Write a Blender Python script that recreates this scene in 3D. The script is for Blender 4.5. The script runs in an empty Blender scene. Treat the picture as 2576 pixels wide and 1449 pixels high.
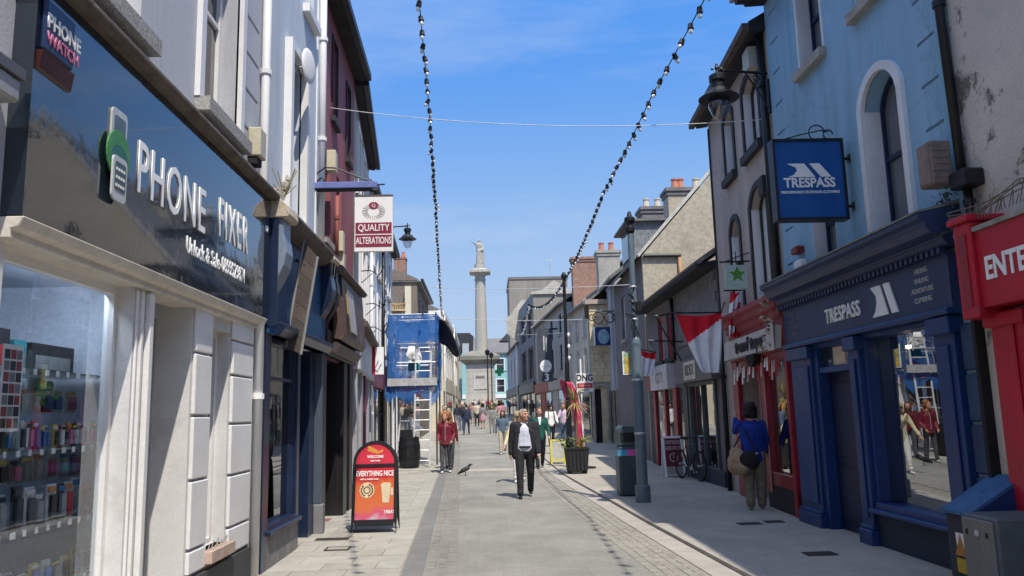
import bpy, bmesh, math, random
from mathutils import Vector, Matrix
random.seed(7)
S = bpy.context.scene
COL = S.collection
R = math.radians

# ------------------------------------------------------------------ camera
FPX, CX, CY, VPX, VPY, ROLL = 2000.0, 1288.0, 724.5, 1235.0, 1042.0, 0.025
CAM = Vector((0, 0, 1.65))
_y = Vector(((VPX-CX)/FPX, (CY-VPY)/FPX, 1.0)).normalized()
_u = Vector((-ROLL, 1.0, 0.0)); _u.z = -(_u.x*_y.x+_u.y*_y.y)/_y.z; _u.normalize()
_x = Vector((_u.y*_y.z-_u.z*_y.y, _u.z*_y.x-_u.x*_y.z, _u.x*_y.y-_u.y*_y.x))
if _x.x < 0: _x = -_x
AX = (_x, _y, _u)
def ray(dx, dy):
    c = Vector(((dx-CX)/FPX, (CY-dy)/FPX, 1.0))
    return Vector((AX[0].dot(c), AX[1].dot(c), AX[2].dot(c)))
def atx(dx, dy, X): r = ray(dx, dy); return CAM + r*(X/r.x)
def aty(dx, dy, Y): r = ray(dx, dy); return CAM + r*(Y/r.y)
right = Vector((AX[0].x, AX[1].x, AX[2].x)); up = Vector((AX[0].y, AX[1].y, AX[2].y)); fwd = Vector((AX[0].z, AX[1].z, AX[2].z))
cd = bpy.data.cameras.new('camera'); cam = bpy.data.objects.new('camera', cd); COL.objects.link(cam)
mw = Matrix.Identity(4)
for i in range(3):
    mw[i][0] = right[i]; mw[i][1] = up[i]; mw[i][2] = -fwd[i]; mw[i][3] = CAM[i]
cam.matrix_world = mw
cd.sensor_width = 36; cd.lens = 36*FPX/2576; cd.clip_start = .05; cd.clip_end = 3000
S.camera = cam

# ------------------------------------------------------------------ light
SUN = Vector((.215, -.58, 1.0)).normalized()
sl = bpy.data.lights.new('sun', 'SUN'); sl.energy = 2.35; sl.angle = R(.53); sl.color = (1, .93, .81)
so = bpy.data.objects.new('sun', sl); COL.objects.link(so); so.location = (0, 0, 60)
so.rotation_euler = SUN.to_track_quat('Z', 'Y').to_euler()
W = bpy.data.worlds.new('World'); S.world = W; W.use_nodes = True
nt = W.node_tree; bg = nt.nodes['Background']
sky = nt.nodes.new('ShaderNodeTexSky'); sky.sky_type = 'NISHITA'; sky.sun_disc = False
sky.sun_elevation = math.asin(SUN.z); sky.sun_rotation = math.atan2(SUN.x, SUN.y)
sky.air_density = 1.0; sky.dust_density = .3; sky.ozone_density = 2.6
hs = nt.nodes.new('ShaderNodeHueSaturation'); hs.inputs['Saturation'].default_value = .78; hs.inputs['Hue'].default_value = .5; hs.inputs['Value'].default_value = 1.12
tc = nt.nodes.new('ShaderNodeTexCoord'); mp = nt.nodes.new('ShaderNodeMapping')
mp.inputs['Scale'].default_value = (1.1, 1.6, 6.0); mp.inputs['Rotation'].default_value = (R(8), R(-22), 0)
nz = nt.nodes.new('ShaderNodeTexNoise'); nz.inputs['Scale'].default_value = 1.7; nz.inputs['Detail'].default_value = 7; nz.inputs['Roughness'].default_value = .58
rp = nt.nodes.new('ShaderNodeMapRange'); rp.inputs[1].default_value = .53; rp.inputs[2].default_value = .8; rp.inputs[3].default_value = 0; rp.inputs[4].default_value = .42
mx = nt.nodes.new('ShaderNodeMixRGB'); mx.inputs[2].default_value = (2.0, 2.3, 2.75, 1)
L = nt.links.new
L(sky.outputs[0], hs.inputs['Color']); L(tc.outputs['Generated'], mp.inputs[0]); L(mp.outputs[0], nz.inputs['Vector'])
sz = nt.nodes.new('ShaderNodeSeparateXYZ'); L(tc.outputs['Generated'], sz.inputs[0])
rm = nt.nodes.new('ShaderNodeValToRGB'); rm.color_ramp.interpolation = 'B_SPLINE'; ce = rm.color_ramp.elements      # low sky: haze to deep blue
ce[0].position = 0.0; ce[0].color = (.52, .65, .82, 1); ce[1].position = .62; ce[1].color = (.085, .31, .87, 1)
for p_, c_ in ((.14, (.44, .60, .84, 1)), (.28, (.25, .47, .86, 1)), (.42, (.092, .325, .87, 1))): e = ce.new(p_); e.color = c_
el = nt.nodes.new('ShaderNodeMapRange'); el.inputs[1].default_value = .45; el.inputs[2].default_value = .8; el.inputs[3].default_value = 0; el.inputs[4].default_value = 1; el.interpolation_type = 'SMOOTHSTEP'; L(sz.outputs[2], el.inputs[0])
sk = nt.nodes.new('ShaderNodeVectorMath'); sk.operation = 'SCALE'; sk.inputs['Scale'].default_value = 3.15; L(sz.outputs[2], rm.inputs[0]); L(rm.outputs[0], sk.inputs[0])
sc = nt.nodes.new('ShaderNodeMixRGB'); L(el.outputs[0], sc.inputs[0]); L(sk.outputs[0], sc.inputs[1]); L(hs.outputs[0], sc.inputs[2])
L(nz.outputs[0], rp.inputs[0]); L(rp.outputs[0], mx.inputs[0]); L(sc.outputs[0], mx.inputs[1]); L(mx.outputs[0], bg.inputs[0])
bg.inputs[1].default_value = .15
vs = S.view_settings; vs.view_transform = 'Standard'; vs.look = 'None'; vs.gamma = 1; vs.use_curve_mapping = False; vs.exposure = 1.1
S.render.engine = 'CYCLES'

# ------------------------------------------------------------------ materials
MATS = {}
def mat(name, col, rough=.75, var=.14, scale=2.5, bump=0.0, bscale=60, spec=.35, metal=0.0, streak=False, dirt=None, dscale=1.2, dlo=.55, dhi=.7, coat=0, rvar=0, emit=None, setts=None, patch=None, crack=0):
    if name in MATS: return MATS[name]
    m = bpy.data.materials.new(name); m.use_nodes = True; n = m.node_tree; P = n.nodes['Principled BSDF']
    P.inputs['Roughness'].default_value = rough; P.inputs['Metallic'].default_value = metal
    P.inputs['Specular IOR Level'].default_value = spec; P.inputs['Coat Weight'].default_value = coat
    g = n.nodes.new('ShaderNodeNewGeometry'); k = n.links.new
    mpn = n.nodes.new('ShaderNodeMapping'); mpn.inputs['Scale'].default_value = (1, 1, .14) if streak else (1, 1, 1)
    k(g.outputs['Position'], mpn.inputs[0])
    a = n.nodes.new('ShaderNodeTexNoise'); a.inputs['Scale'].default_value = scale; a.inputs['Detail'].default_value = 8; a.inputs['Roughness'].default_value = .62
    k(mpn.outputs[0], a.inputs['Vector'])
    r = n.nodes.new('ShaderNodeMapRange'); r.inputs[1].default_value = .3; r.inputs[2].default_value = .7; r.inputs[3].default_value = 1-var; r.inputs[4].default_value = 1+var
    k(a.outputs[0], r.inputs[0])
    h = n.nodes.new('ShaderNodeVectorMath'); h.operation = 'SCALE'; h.inputs[0].default_value = col[:3]; k(r.outputs[0], h.inputs['Scale'])
    out = h.outputs[0]
    if dirt:
        b = n.nodes.new('ShaderNodeTexNoise'); b.inputs['Scale'].default_value = dscale; b.inputs['Detail'].default_value = 10; b.inputs['Roughness'].default_value = .7
        k(mpn.outputs[0], b.inputs['Vector'])
        r2 = n.nodes.new('ShaderNodeMapRange'); r2.inputs[1].default_value = dlo; r2.inputs[2].default_value = dhi; k(b.outputs[0], r2.inputs[0])
        x = n.nodes.new('ShaderNodeMixRGB'); k(r2.outputs[0], x.inputs[0]); k(out, x.inputs[1]); x.inputs[2].default_value = (*dirt, 1); out = x.outputs[0]
    fn = n.nodes.new('ShaderNodeTexNoise'); fn.inputs['Scale'].default_value = 38; fn.inputs['Detail'].default_value = 3; k(g.outputs['Position'], fn.inputs['Vector'])
    lo = n.nodes.new('ShaderNodeTexNoise'); lo.inputs['Scale'].default_value = .55; lo.inputs['Detail'].default_value = 5; k(mpn.outputs[0], lo.inputs['Vector'])
    sm = n.nodes.new('ShaderNodeMath'); sm.operation = 'ADD'; k(fn.outputs[0], sm.inputs[0]); k(lo.outputs[0], sm.inputs[1])
    fr_ = n.nodes.new('ShaderNodeMapRange'); fr_.inputs[1].default_value = .7; fr_.inputs[2].default_value = 1.3; fr_.inputs[3].default_value = 1-min(.14,var); fr_.inputs[4].default_value = 1+min(.14,var); k(sm.outputs[0], fr_.inputs[0])
    mv = n.nodes.new('ShaderNodeVectorMath'); mv.operation = 'SCALE'; k(out, mv.inputs[0]); k(fr_.outputs[0], mv.inputs['Scale']); out = mv.outputs[0]
    if patch:
        pn = n.nodes.new('ShaderNodeTexNoise'); pn.inputs['Scale'].default_value = .9; pn.inputs['Detail'].default_value = 9; pn.inputs['Roughness'].default_value = .68; pm = n.nodes.new('ShaderNodeMapping'); pm.inputs['Scale'].default_value = (1.6,.45,1); k(g.outputs['Position'], pm.inputs[0]); k(pm.outputs[0], pn.inputs['Vector'])
        pr_ = n.nodes.new('ShaderNodeMapRange'); pr_.inputs[1].default_value = .48; pr_.inputs[2].default_value = .72; pr_.inputs[4].default_value = .7; k(pn.outputs[0], pr_.inputs[0]); px_ = n.nodes.new('ShaderNodeMixRGB'); k(pr_.outputs[0], px_.inputs[0]); k(out, px_.inputs[1]); px_.inputs[2].default_value = (*patch,1); out = px_.outputs[0]
    if crack:
        wn = n.nodes.new('ShaderNodeTexNoise'); wn.inputs['Scale'].default_value = 2.5; wn.inputs['Detail'].default_value = 5; k(g.outputs['Position'], wn.inputs['Vector']); wa = n.nodes.new('ShaderNodeVectorMath'); wa.operation = 'MULTIPLY_ADD'; wa.inputs[1].default_value = (.5,.5,.5); k(wn.outputs['Color'], wa.inputs[0]); k(g.outputs['Position'], wa.inputs[2])
        cv = n.nodes.new('ShaderNodeTexVoronoi'); cv.feature = 'DISTANCE_TO_EDGE'; cv.inputs['Scale'].default_value = .55; k(wa.outputs[0], cv.inputs['Vector']); cr_ = n.nodes.new('ShaderNodeMapRange'); cr_.inputs[1].default_value = .0; cr_.inputs[2].default_value = .007; cr_.inputs[3].default_value = 1-crack; cr_.inputs[4].default_value = 1; k(cv.outputs['Distance'], cr_.inputs[0])
        cm = n.nodes.new('ShaderNodeVectorMath'); cm.operation = 'SCALE'; k(out, cm.inputs[0]); k(cr_.outputs[0], cm.inputs['Scale']); out = cm.outputs[0]
    if setts:
        bk = n.nodes.new('ShaderNodeTexBrick'); bk.inputs['Scale'].default_value = 1; bk.inputs['Brick Width'].default_value = setts[0]; bk.inputs['Row Height'].default_value = setts[1]; bk.inputs['Mortar Size'].default_value = setts[2]; bk.inputs['Color1'].default_value = (1.035,1.03,1.02,1); bk.inputs['Color2'].default_value = (.96,.96,.965,1); bk.inputs['Mortar'].default_value = (.88,.87,.85,1); k(g.outputs['Position'], bk.inputs['Vector'])
        vo = n.nodes.new('ShaderNodeTexVoronoi'); vo.inputs['Scale'].default_value = 2.6; k(g.outputs['Position'], vo.inputs['Vector']); gm_ = n.nodes.new('ShaderNodeMapRange'); gm_.inputs[1].default_value = .045; gm_.inputs[2].default_value = .07; gm_.inputs[3].default_value = .62; gm_.inputs[4].default_value = 1; k(vo.outputs['Distance'], gm_.inputs[0])
        m_a = n.nodes.new('ShaderNodeVectorMath'); m_a.operation = 'MULTIPLY'; k(out, m_a.inputs[0]); k(bk.outputs[0], m_a.inputs[1]); m_b = n.nodes.new('ShaderNodeVectorMath'); m_b.operation = 'SCALE'; k(m_a.outputs[0], m_b.inputs[0]); k(gm_.outputs[0], m_b.inputs['Scale']); out = m_b.outputs[0]
    k(out, P.inputs['Base Color'])
    if rvar:
        rr = n.nodes.new('ShaderNodeMapRange'); rr.inputs[1].default_value = .3; rr.inputs[2].default_value = .7
        rr.inputs[3].default_value = max(0, rough-rvar); rr.inputs[4].default_value = rough+rvar; k(a.outputs[0], rr.inputs[0]); k(rr.outputs[0], P.inputs['Roughness'])
    if bump:
        c = n.nodes.new('ShaderNodeTexNoise'); c.inputs['Scale'].default_value = bscale; c.inputs['Detail'].default_value = 4
        k(g.outputs['Position'], c.inputs['Vector'])
        bn = n.nodes.new('ShaderNodeBump'); bn.inputs['Strength'].default_value = bump; bn.inputs['Distance'].default_value = .02; k(c.outputs[0], bn.inputs['Height']); k(bn.outputs[0], P.inputs['Normal'])
    if emit:
        P.inputs['Emission Color'].default_value = (*col, 1); P.inputs['Emission Strength'].default_value = emit
    MATS[name] = m
    return m
def glass(name, tint, refl=.12, rough=.01, wob=0):
    m = bpy.data.materials.new(name); m.use_nodes = True; n = m.node_tree; n.nodes.remove(n.nodes['Principled BSDF']); k = n.links.new
    t = n.nodes.new('ShaderNodeBsdfTransparent'); t.inputs[0].default_value = (*tint, 1)
    g = n.nodes.new('ShaderNodeBsdfGlossy'); g.inputs['Roughness'].default_value = rough; g.inputs[0].default_value = (.95, .97, 1, 1)
    fr = n.nodes.new('ShaderNodeFresnel'); fr.inputs[0].default_value = 1.5
    ad = n.nodes.new('ShaderNodeMath'); ad.operation = 'ADD'; ad.use_clamp = True; ad.inputs[1].default_value = refl; k(fr.outputs[0], ad.inputs[0]); gb = n.nodes.new('ShaderNodeNewGeometry'); inv = n.nodes.new('ShaderNodeMath'); inv.operation = 'SUBTRACT'; inv.inputs[0].default_value = 1; k(gb.outputs['Backfacing'], inv.inputs[1]); mu = n.nodes.new('ShaderNodeMath'); mu.operation = 'MULTIPLY'; k(ad.outputs[0], mu.inputs[0]); k(inv.outputs[0], mu.inputs[1])
    mxs = n.nodes.new('ShaderNodeMixShader'); k(mu.outputs[0], mxs.inputs[0]); k(t.outputs[0], mxs.inputs[1]); k(g.outputs[0], mxs.inputs[2])
    if wob:
        c = n.nodes.new('ShaderNodeTexNoise'); c.inputs['Scale'].default_value = 1.6; gg = n.nodes.new('ShaderNodeNewGeometry'); k(gg.outputs['Position'], c.inputs['Vector'])
        bn = n.nodes.new('ShaderNodeBump'); bn.inputs['Strength'].default_value = wob; bn.inputs['Distance'].default_value = .05; k(c.outputs[0], bn.inputs['Height']); k(bn.outputs[0], g.inputs['Normal'])
    k(mxs.outputs[0], n.nodes['Material Output'].inputs[0]); MATS[name] = m
    return m
white = mat('white paint', (.74, .73, .72), .55, .07, 2, .05, 90, dirt=(.5, .47, .42), dscale=1.5, dlo=.6, dhi=.85)
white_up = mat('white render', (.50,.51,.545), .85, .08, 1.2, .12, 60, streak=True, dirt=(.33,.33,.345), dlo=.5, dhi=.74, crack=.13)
pale_blue = mat('pale blue render', (.55,.6,.66), .85, .08, 1.2, .15, 90, streak=True, dirt=(.4,.43,.47), dscale=1.6, dlo=.52, dhi=.78, crack=.12)
cream = mat('cream paint', (.66, .60, .46), .7, .08)
timber = mat('weathered timber', (.12, .095, .08), .9, .35, 6, .4, 40)
lead = mat('weathered lead', (.3, .28, .25), .8, .35, 5, .3, 30)
darkwin = mat('dark window glass', (.02, .024, .03), .03, .3, .6, spec=.9, coat=.3)
skyblindwin = mat('blind and sky reflection', (.74, .78, .8), .12, .1, 3, spec=.6, coat=.4)  # pale blind; its bright tone also paints the sky reflected in the panes
navy = mat('navy gloss paint', (.012, .022, .055), .3, .2, 3, .05, 40, spec=.5)
navyblue = mat('deep blue paint', (.009, .038, .145), .4, .26, 3, .1, 40, spec=.45, streak=True, dirt=(.032,.058,.125), dscale=7, dlo=.6, dhi=.66, rvar=.12)
navyfascia = mat('dark navy board', (.022, .038, .10), .45, .2, 2, spec=.4)
brightblue = mat('blue board', (.012, .062, .145), .5, .15, 2)
black = mat('black paint', (.012, .012, .014), .4, .3, 4, spec=.45)
blackm = mat('matt black', (.014, .014, .015), .8, .3, 6)
iron = mat('black iron', (.012, .013, .016), .45, .3, 8, spec=.5, metal=.2)
greystone = mat('grey stone slab', (.2, .2, .195), .8, .22, 4, .3, 50)
palestone = mat('pale stone', (.36, .33, .29), .85, .2, 5, .3, 60)
speckle = mat('speckled sill stone', (.34, .33, .31), .85, .45, 45, .3, 80)
maroon = mat('maroon render', (.27, .09, .105), .8, .12, 1.5, .1, 80, streak=True, dirt=(.19, .075, .08))
pebble = mat('grey pebbledash', (.40, .385, .34), .95, .3, 14, .8, 90, dirt=(.29, .28, .25), dscale=.8)
lett = mat('white acrylic lettering', (.92,.92,.91), .4, .02)
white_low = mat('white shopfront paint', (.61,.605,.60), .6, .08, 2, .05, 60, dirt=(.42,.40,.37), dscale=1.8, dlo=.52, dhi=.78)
rearblock = mat('brown grey render', (.27, .25, .215), .95, .15, 2, .3, 20, streak=True)
pebble_warm = mat('warm pebbledash', (.44, .39, .30), .95, .22, 9, .8, 70, dirt=(.31, .28, .215), dscale=.7)
gutter = mat('dark gutter', (.02, .021, .024), .5, .2, 4)
soffit = mat('dark soffit', (.03, .03, .035), .8, .3, 3)
slate = mat('roof slate', (.17, .165, .165), .75, .3, 5, .3, 40, dirt=(.17, .16, .13), dscale=2)
blue_wall = mat('sky blue render', (.265, .44, .605), .85, .1, 1.6, .2, 90, streak=True, dirt=(.155, .33, .40), dscale=2.0, dlo=.48, dhi=.74, crack=.22)
beige = mat('taupe render', (.45, .39, .35), .88, .12, 1.5, .15, 90, streak=True, dirt=(.28, .245, .22), dscale=1.8, dlo=.5, dhi=.76, crack=.3)
darktrim = mat('charcoal trim', (.035, .033, .035), .7, .25, 3)
flaky = mat('flaking cream render', (.56, .51, .455), .9, .1, 1.5, .4, 40, dirt=(.16, .145, .125), dscale=1.7, dlo=.57, dhi=.62, crack=.3)
redp = mat('red gloss paint', (.44, .012, .03), .42, .16, 3, spec=.4, dirt=(.3,.02,.035), dscale=6, dlo=.58, dhi=.68, rvar=.12)
reddark = mat('dark red paint', (.27, .013, .025), .42, .18, 2, .05, 40, spec=.45)
redfade = mat('faded red boards', (.30, .05, .05), .6, .2, 3, streak=True)
granite = mat('monument limestone', (.43, .405, .36), .9, .16, 1.2, .2, 20, streak=True, dirt=(.25, .24, .21), dlo=.6)
turq = mat('turquoise render', (.25, .47, .48), .85, .06)
greyblue = mat('grey blue render', (.41, .41, .40), .85, .1, 1.5, streak=True)
palegrey = mat('pale grey render', (.40, .42, .46), .85, .08)
yellowstone = mat('yellow sandstone', (.62, .5, .33), .9, .22, 3, .3, 30, dirt=(.25, .21, .15), dscale=2)
shadowstone = mat('sandstone in shade', (.38, .35, .29), .9, .25, 3, .3, 30)  # darker greyer sandstone: the neighbours' shade is put into its colour
brick = mat('red brown brick', (.30, .18, .135), .9, .25, 6, .3, 30)
brown = mat('brown timber frame', (.12, .05, .03), .5, .2, 3)
potred = mat('terracotta', (.5, .2, .13), .85, .15, 8)
potcream = mat('cream clay', (.6, .54, .42), .85, .15, 8)
steel = mat('galvanised steel', (.55, .56, .57), .4, .15, 8, metal=.6)
polegrey = mat('blue grey pole paint', (.11, .155, .19), .42, .12, 3, spec=.5)
bingrey = mat('grey green bin paint', (.055, .085, .10), .45, .15, 3)
wh = mat('bright white print', (.8, .8, .79), .6, .04)
inkblack = mat('black print', (.03, .03, .035), .6, .1)
asphalt = mat('street paving asphalt', (.272, .265, .235), .9, .16, 1.1, .5, 130, dirt=(.325, .317, .285), dscale=60, dlo=.5, dhi=.72, setts=(.2,.1,.007), patch=(.195,.19,.172))
skin = mat('skin', (.52, .27, .19), .55, .08, 20)
skin2 = mat('sunburnt skin', (.54, .29, .21), .5, .1, 20)

# ------------------------------------------------------------------ mesh helpers
class Fr:                                   # a vertical plane: u along it, z up, n outward
    def __init__(s, p0, p1, nsign=1):
        s.o = Vector((p0[0], p0[1], 0)); d = Vector((p1[0]-p0[0], p1[1]-p0[1], 0)); s.len = d.length; s.d = d.normalized()
        s.n = Vector((s.d.y, -s.d.x, 0))*nsign
        s.rd = Vector((0, 0, 1)).cross(s.n)
    def pt(s, u, z, n=0): return s.o + s.d*u + s.n*n + Vector((0, 0, z))
class MB:
    def __init__(s): s.v = []; s.f = []; s.m = []; s.cuts = []
    def add(s, vs, fs, mi=0):
        b = len(s.v); s.cuts.append((b, len(s.f))); s.v += [tuple(p) for p in vs]; s.f += [tuple(i+b for i in f) for f in fs]; s.m += [mi]*len(fs); return s
    def hexa(s, p, mi=0): return s.add(p, [(0,3,2,1),(4,5,6,7),(0,1,5,4),(1,2,6,5),(2,3,7,6),(3,0,4,7)], mi)
    def box(s, fr, u0, u1, z0, z1, n0, n1, mi=0):
        return s.hexa([fr.pt(u0,z0,n0),fr.pt(u1,z0,n0),fr.pt(u1,z0,n1),fr.pt(u0,z0,n1),fr.pt(u0,z1,n0),fr.pt(u1,z1,n0),fr.pt(u1,z1,n1),fr.pt(u0,z1,n1)], mi)
    def wb(s, x0, x1, y0, y1, z0, z1, mi=0):
        return s.hexa([(x0,y0,z0),(x1,y0,z0),(x1,y1,z0),(x0,y1,z0),(x0,y0,z1),(x1,y0,z1),(x1,y1,z1),(x0,y1,z1)], mi)
    def quad(s, a, b, c, d, mi=0): return s.add([a,b,c,d], [(0,1,2,3)], mi)
    def slab(s, a, b, c, d, t, mi=0):       # quad with thickness t behind it
        a, b, c, d = map(Vector, (a,b,c,d)); n = (b-a).cross(d-a).normalized()*-t
        return s.hexa([a,b,c,d,a+n,b+n,c+n,d+n], mi)
    def prism(s, fr, poly, n0, n1, mi=0):
        k = len(poly)
        return s.add([fr.pt(u,z,n0) for u,z in poly]+[fr.pt(u,z,n1) for u,z in poly], [tuple(range(k)), tuple(range(2*k-1,k-1,-1))]+[(i,(i+1)%k,k+(i+1)%k,k+i) for i in range(k)], mi)
    def prof(s, fr, poly, u0, u1, mi=0):    # profile in (n,z) swept along u
        k = len(poly)
        return s.add([fr.pt(u0,z,n) for n,z in poly]+[fr.pt(u1,z,n) for n,z in poly], [tuple(range(k)), tuple(range(2*k-1,k-1,-1))]+[(i,(i+1)%k,k+(i+1)%k,k+i) for i in range(k)], mi)
    def tube(s, pts, r, seg=8, mi=0, caps=True):
        pts = [Vector(p) for p in pts]; rs = r if isinstance(r, (list, tuple)) else [r]*len(pts); b = []; 
        for i, p in enumerate(pts):
            t = (pts[min(i+1,len(pts)-1)]-pts[max(i-1,0)]).normalized()
            a = t.cross(Vector((0,0,1))) if abs(t.z) < .95 else t.cross(Vector((1,0,0))); a.normalize(); c = t.cross(a)
            b += [p+(a*math.cos(2*math.pi*j/seg)+c*math.sin(2*math.pi*j/seg))*rs[i] for j in range(seg)]
        fs = [(i*seg+j, i*seg+(j+1)%seg, (i+1)*seg+(j+1)%seg, (i+1)*seg+j) for i in range(len(pts)-1) for j in range(seg)]
        if caps: fs += [tuple(range(seg-1,-1,-1)), tuple(range((len(pts)-1)*seg, len(pts)*seg))]
        return s.add(b, fs, mi)
    def lathe(s, c, prof, seg=12, mi=0, sq=False):
        c = Vector(c); off = math.pi/4 if sq else 0
        vs = [c+Vector((r*math.cos(2*math.pi*j/seg+off), r*math.sin(2*math.pi*j/seg+off), z)) for r,z in prof for j in range(seg)]; k = len(prof)
        return s.add(vs, [(i*seg+j, i*seg+(j+1)%seg, (i+1)*seg+(j+1)%seg, (i+1)*seg+j) for i in range(k-1) for j in range(seg)]+[tuple(range(seg-1,-1,-1)), tuple(range((k-1)*seg,k*seg))], mi)
    def ball(s, c, r, seg=10, rings=6, mi=0, rot=None):
        c = Vector(c); rx, ry, rz = r if isinstance(r, (tuple,list)) else (r,r,r); vs = []
        for i in range(1, rings):
            t = math.pi*i/rings
            for j in range(seg):
                a = 2*math.pi*j/seg; q = Vector((rx*math.sin(t)*math.cos(a), ry*math.sin(t)*math.sin(a), rz*math.cos(t))); vs.append(c+(rot@q if rot else q))
        tp = Vector((0,0,rz)); vs += [c+(rot@tp if rot else tp), c-(rot@tp if rot else tp)]; n = len(vs)
        fs = [(i*seg+j, (i+1)*seg+j, (i+1)*seg+(j+1)%seg, i*seg+(j+1)%seg) for i in range(rings-2) for j in range(seg)]
        fs += [(n-2, j, (j+1)%seg) for j in range(seg)]+[(n-1, (rings-2)*seg+(j+1)%seg, (rings-2)*seg+j) for j in range(seg)]
        return s.add(vs, fs, mi)
    def wall(s, fr, u0, u1, z0, z1, holes=(), mi=0):   # holes: (u0,u1,z0,z1,depth,rise,back)
        H = [tuple(h)+(0,)*(7-len(h)) for h in holes]
        us = sorted({u0,u1}|{x for h in H for x in h[:2] if u0 < x < u1}); zs = sorted({z0,z1}|{x for h in H for x in h[2:4] if z0 < x < z1})
        for i in range(len(us)-1):
            for j in range(len(zs)-1):
                um, zm = (us[i]+us[i+1])/2, (zs[j]+zs[j+1])/2
                if any(h[0] < um < h[1] and h[2] < zm < h[3] for h in H): continue
                s.quad(fr.pt(us[i],zs[j]), fr.pt(us[i+1],zs[j]), fr.pt(us[i+1],zs[j+1]), fr.pt(us[i],zs[j+1]), mi)
        for a,b,c,d,dep,rise,back in H:
            prof = arch(a,b,c,d,rise)
            k = len(prof)
            s.add([fr.pt(u,z,0) for u,z in prof]+[fr.pt(u,z,-dep) for u,z in prof], [(i,(i+1)%k,k+(i+1)%k,k+i) for i in range(k)], mi)
            if back: s.add([fr.pt(u,z,-dep) for u,z in prof], [tuple(range(k))], mi)
            if rise:
                top = prof[2:]; mid = len(top)//2
                s.add([fr.pt(b,d)]+[fr.pt(u,z) for u,z in top[:mid+1]], [tuple(range(mid+2))], mi)
                s.add([fr.pt(a,d)]+[fr.pt(u,z) for u,z in top[mid:]], [tuple(range(len(top)-mid+1))], mi)
        return s
    def mesh(s, mats, name='mesh', smooth=False):
        me = bpy.data.meshes.new(name); me.from_pydata(s.v, [], s.f)
        for m in (mats if isinstance(mats, (list,tuple)) else [mats]): me.materials.append(m)
        if any(s.m): me.polygons.foreach_set('material_index', s.m)
        bm = bmesh.new(); bm.from_mesh(me); bmesh.ops.recalc_face_normals(bm, faces=bm.faces); bm.to_mesh(me); bm.free()
        if smooth: me.polygons.foreach_set('use_smooth', [True]*len(me.polygons))
        me.update(); return me
    def each(s, name, mats, parent=None, bevel=0):      # one object per added shape
        out = []; cu = s.cuts+[(len(s.v), len(s.f))]
        for (v0,f0),(v1,f1) in zip(cu, cu[1:]):
            q = MB(); q.add(s.v[v0:v1], [tuple(i-v0 for i in f) for f in s.f[f0:f1]]); q.m = s.m[f0:f1]; out.append(q.build(name, mats, parent, bevel=bevel))
        return out
    def build(s, name, mats, parent=None, smooth=False, local=False, bevel=0, label=None, stuff=False):
        return obj(name, s.mesh(mats, name, smooth), parent, local, bevel, label, stuff)
def arch(a, b, c, d, rise, k=10):
    if not rise: return [(a,c),(b,c),(b,d),(a,d)]
    w = (b-a)/2; rise = min(rise, w); rad = (w*w+rise*rise)/(2*rise); t0 = math.asin(min(1, w/rad)); cz = d-rad; um = (a+b)/2
    return [(a,c),(b,c)]+[(um+rad*math.sin(t0-2*t0*i/k), cz+rad*math.cos(t0-2*t0*i/k)) for i in range(k+1)]
def obj(name, me, parent=None, local=False, bevel=0, label=None, stuff=False):
    o = bpy.data.objects.new(name, me); COL.objects.link(o)
    if parent is not None:
        o.parent = parent
        if not local:
            off = Vector(parent.location); q = parent.parent
            while q: off = off+Vector(q.location) if not q.get('_w') else off; q = q.parent
            o.matrix_parent_inverse = Matrix.Translation(-off) if parent.type == 'EMPTY' else Matrix.Identity(4)
    if bevel:
        b = o.modifiers.new('bevel', 'BEVEL'); b.width = bevel; b.segments = 1; b.limit_method = 'ANGLE'; b.angle_limit = R(40)
    if label: o['label'] = label
    if stuff: o['kind'] = 'stuff'
    return o
def thing(name, label, cat, loc=(0,0,0), group=None, rz=0):
    o = bpy.data.objects.new(name, None); COL.objects.link(o); o.location = loc; o.rotation_euler = (0,0,rz); o.empty_display_size = .2
    tag(o, label, cat, group); return o
def tag(o, label, cat, group=None):
    o['label'] = label; o['category'] = cat
    if group: o['group'] = group
    return o
def structure(o): o['kind'] = 'structure'; return o
def kids(o): return [c for c in ALLO() if c.parent == o]
def ALLO(): return list(COL.objects)
def copy_thing(src, tree, loc, rz, label=None, group=None):
    r = src.copy(); COL.objects.link(r); r.location = loc; r.rotation_euler = (0,0,rz)
    if label: r['label'] = label
    if group: r['group'] = group
    out = []
    for c in tree:
        k = c[0].copy(); COL.objects.link(k); k.parent = r; out.append(k)
        for g in c[1]:
            q = g.copy(); COL.objects.link(q); q.parent = k
    return r, out
def copies(o, parent, mats_offsets, name=None):      # a piece repeated at offsets, mesh shared
    for off in mats_offsets:
        c = o.copy(); COL.objects.link(c); c.parent = parent; c.matrix_parent_inverse = o.matrix_parent_inverse.copy(); c.location = off
_fonts = {}
def text(s, size, fr, u, z, n, m, parent, name='lettering', ext=.004, bold=.0, align='CENTER', shear=0, xs=1.0, sp=1.0):
    cu = bpy.data.curves.new('txt', 'FONT'); cu.body = s; cu.size = size; cu.extrude = ext; cu.offset = bold*size; cu.align_x = align; cu.space_character = sp; cu.align_y = 'CENTER'; cu.shear = shear; cu.resolution_u = 3
    o = bpy.data.objects.new('txt', cu); COL.objects.link(o); dg = bpy.context.evaluated_depsgraph_get()
    me = bpy.data.meshes.new_from_object(o.evaluated_get(dg)); bpy.data.objects.remove(o); bpy.data.curves.remove(cu)
    p = fr.pt(u, z, n); M4 = Matrix.Identity(4)
    for i in range(3):
        M4[i][0] = fr.rd[i]*xs; M4[i][1] = (0,0,1)[i]; M4[i][2] = fr.n[i]; M4[i][3] = p[i]
    me.transform(M4); me.materials.clear(); me.materials.append(m)
    return obj(name, me, parent)
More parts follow.
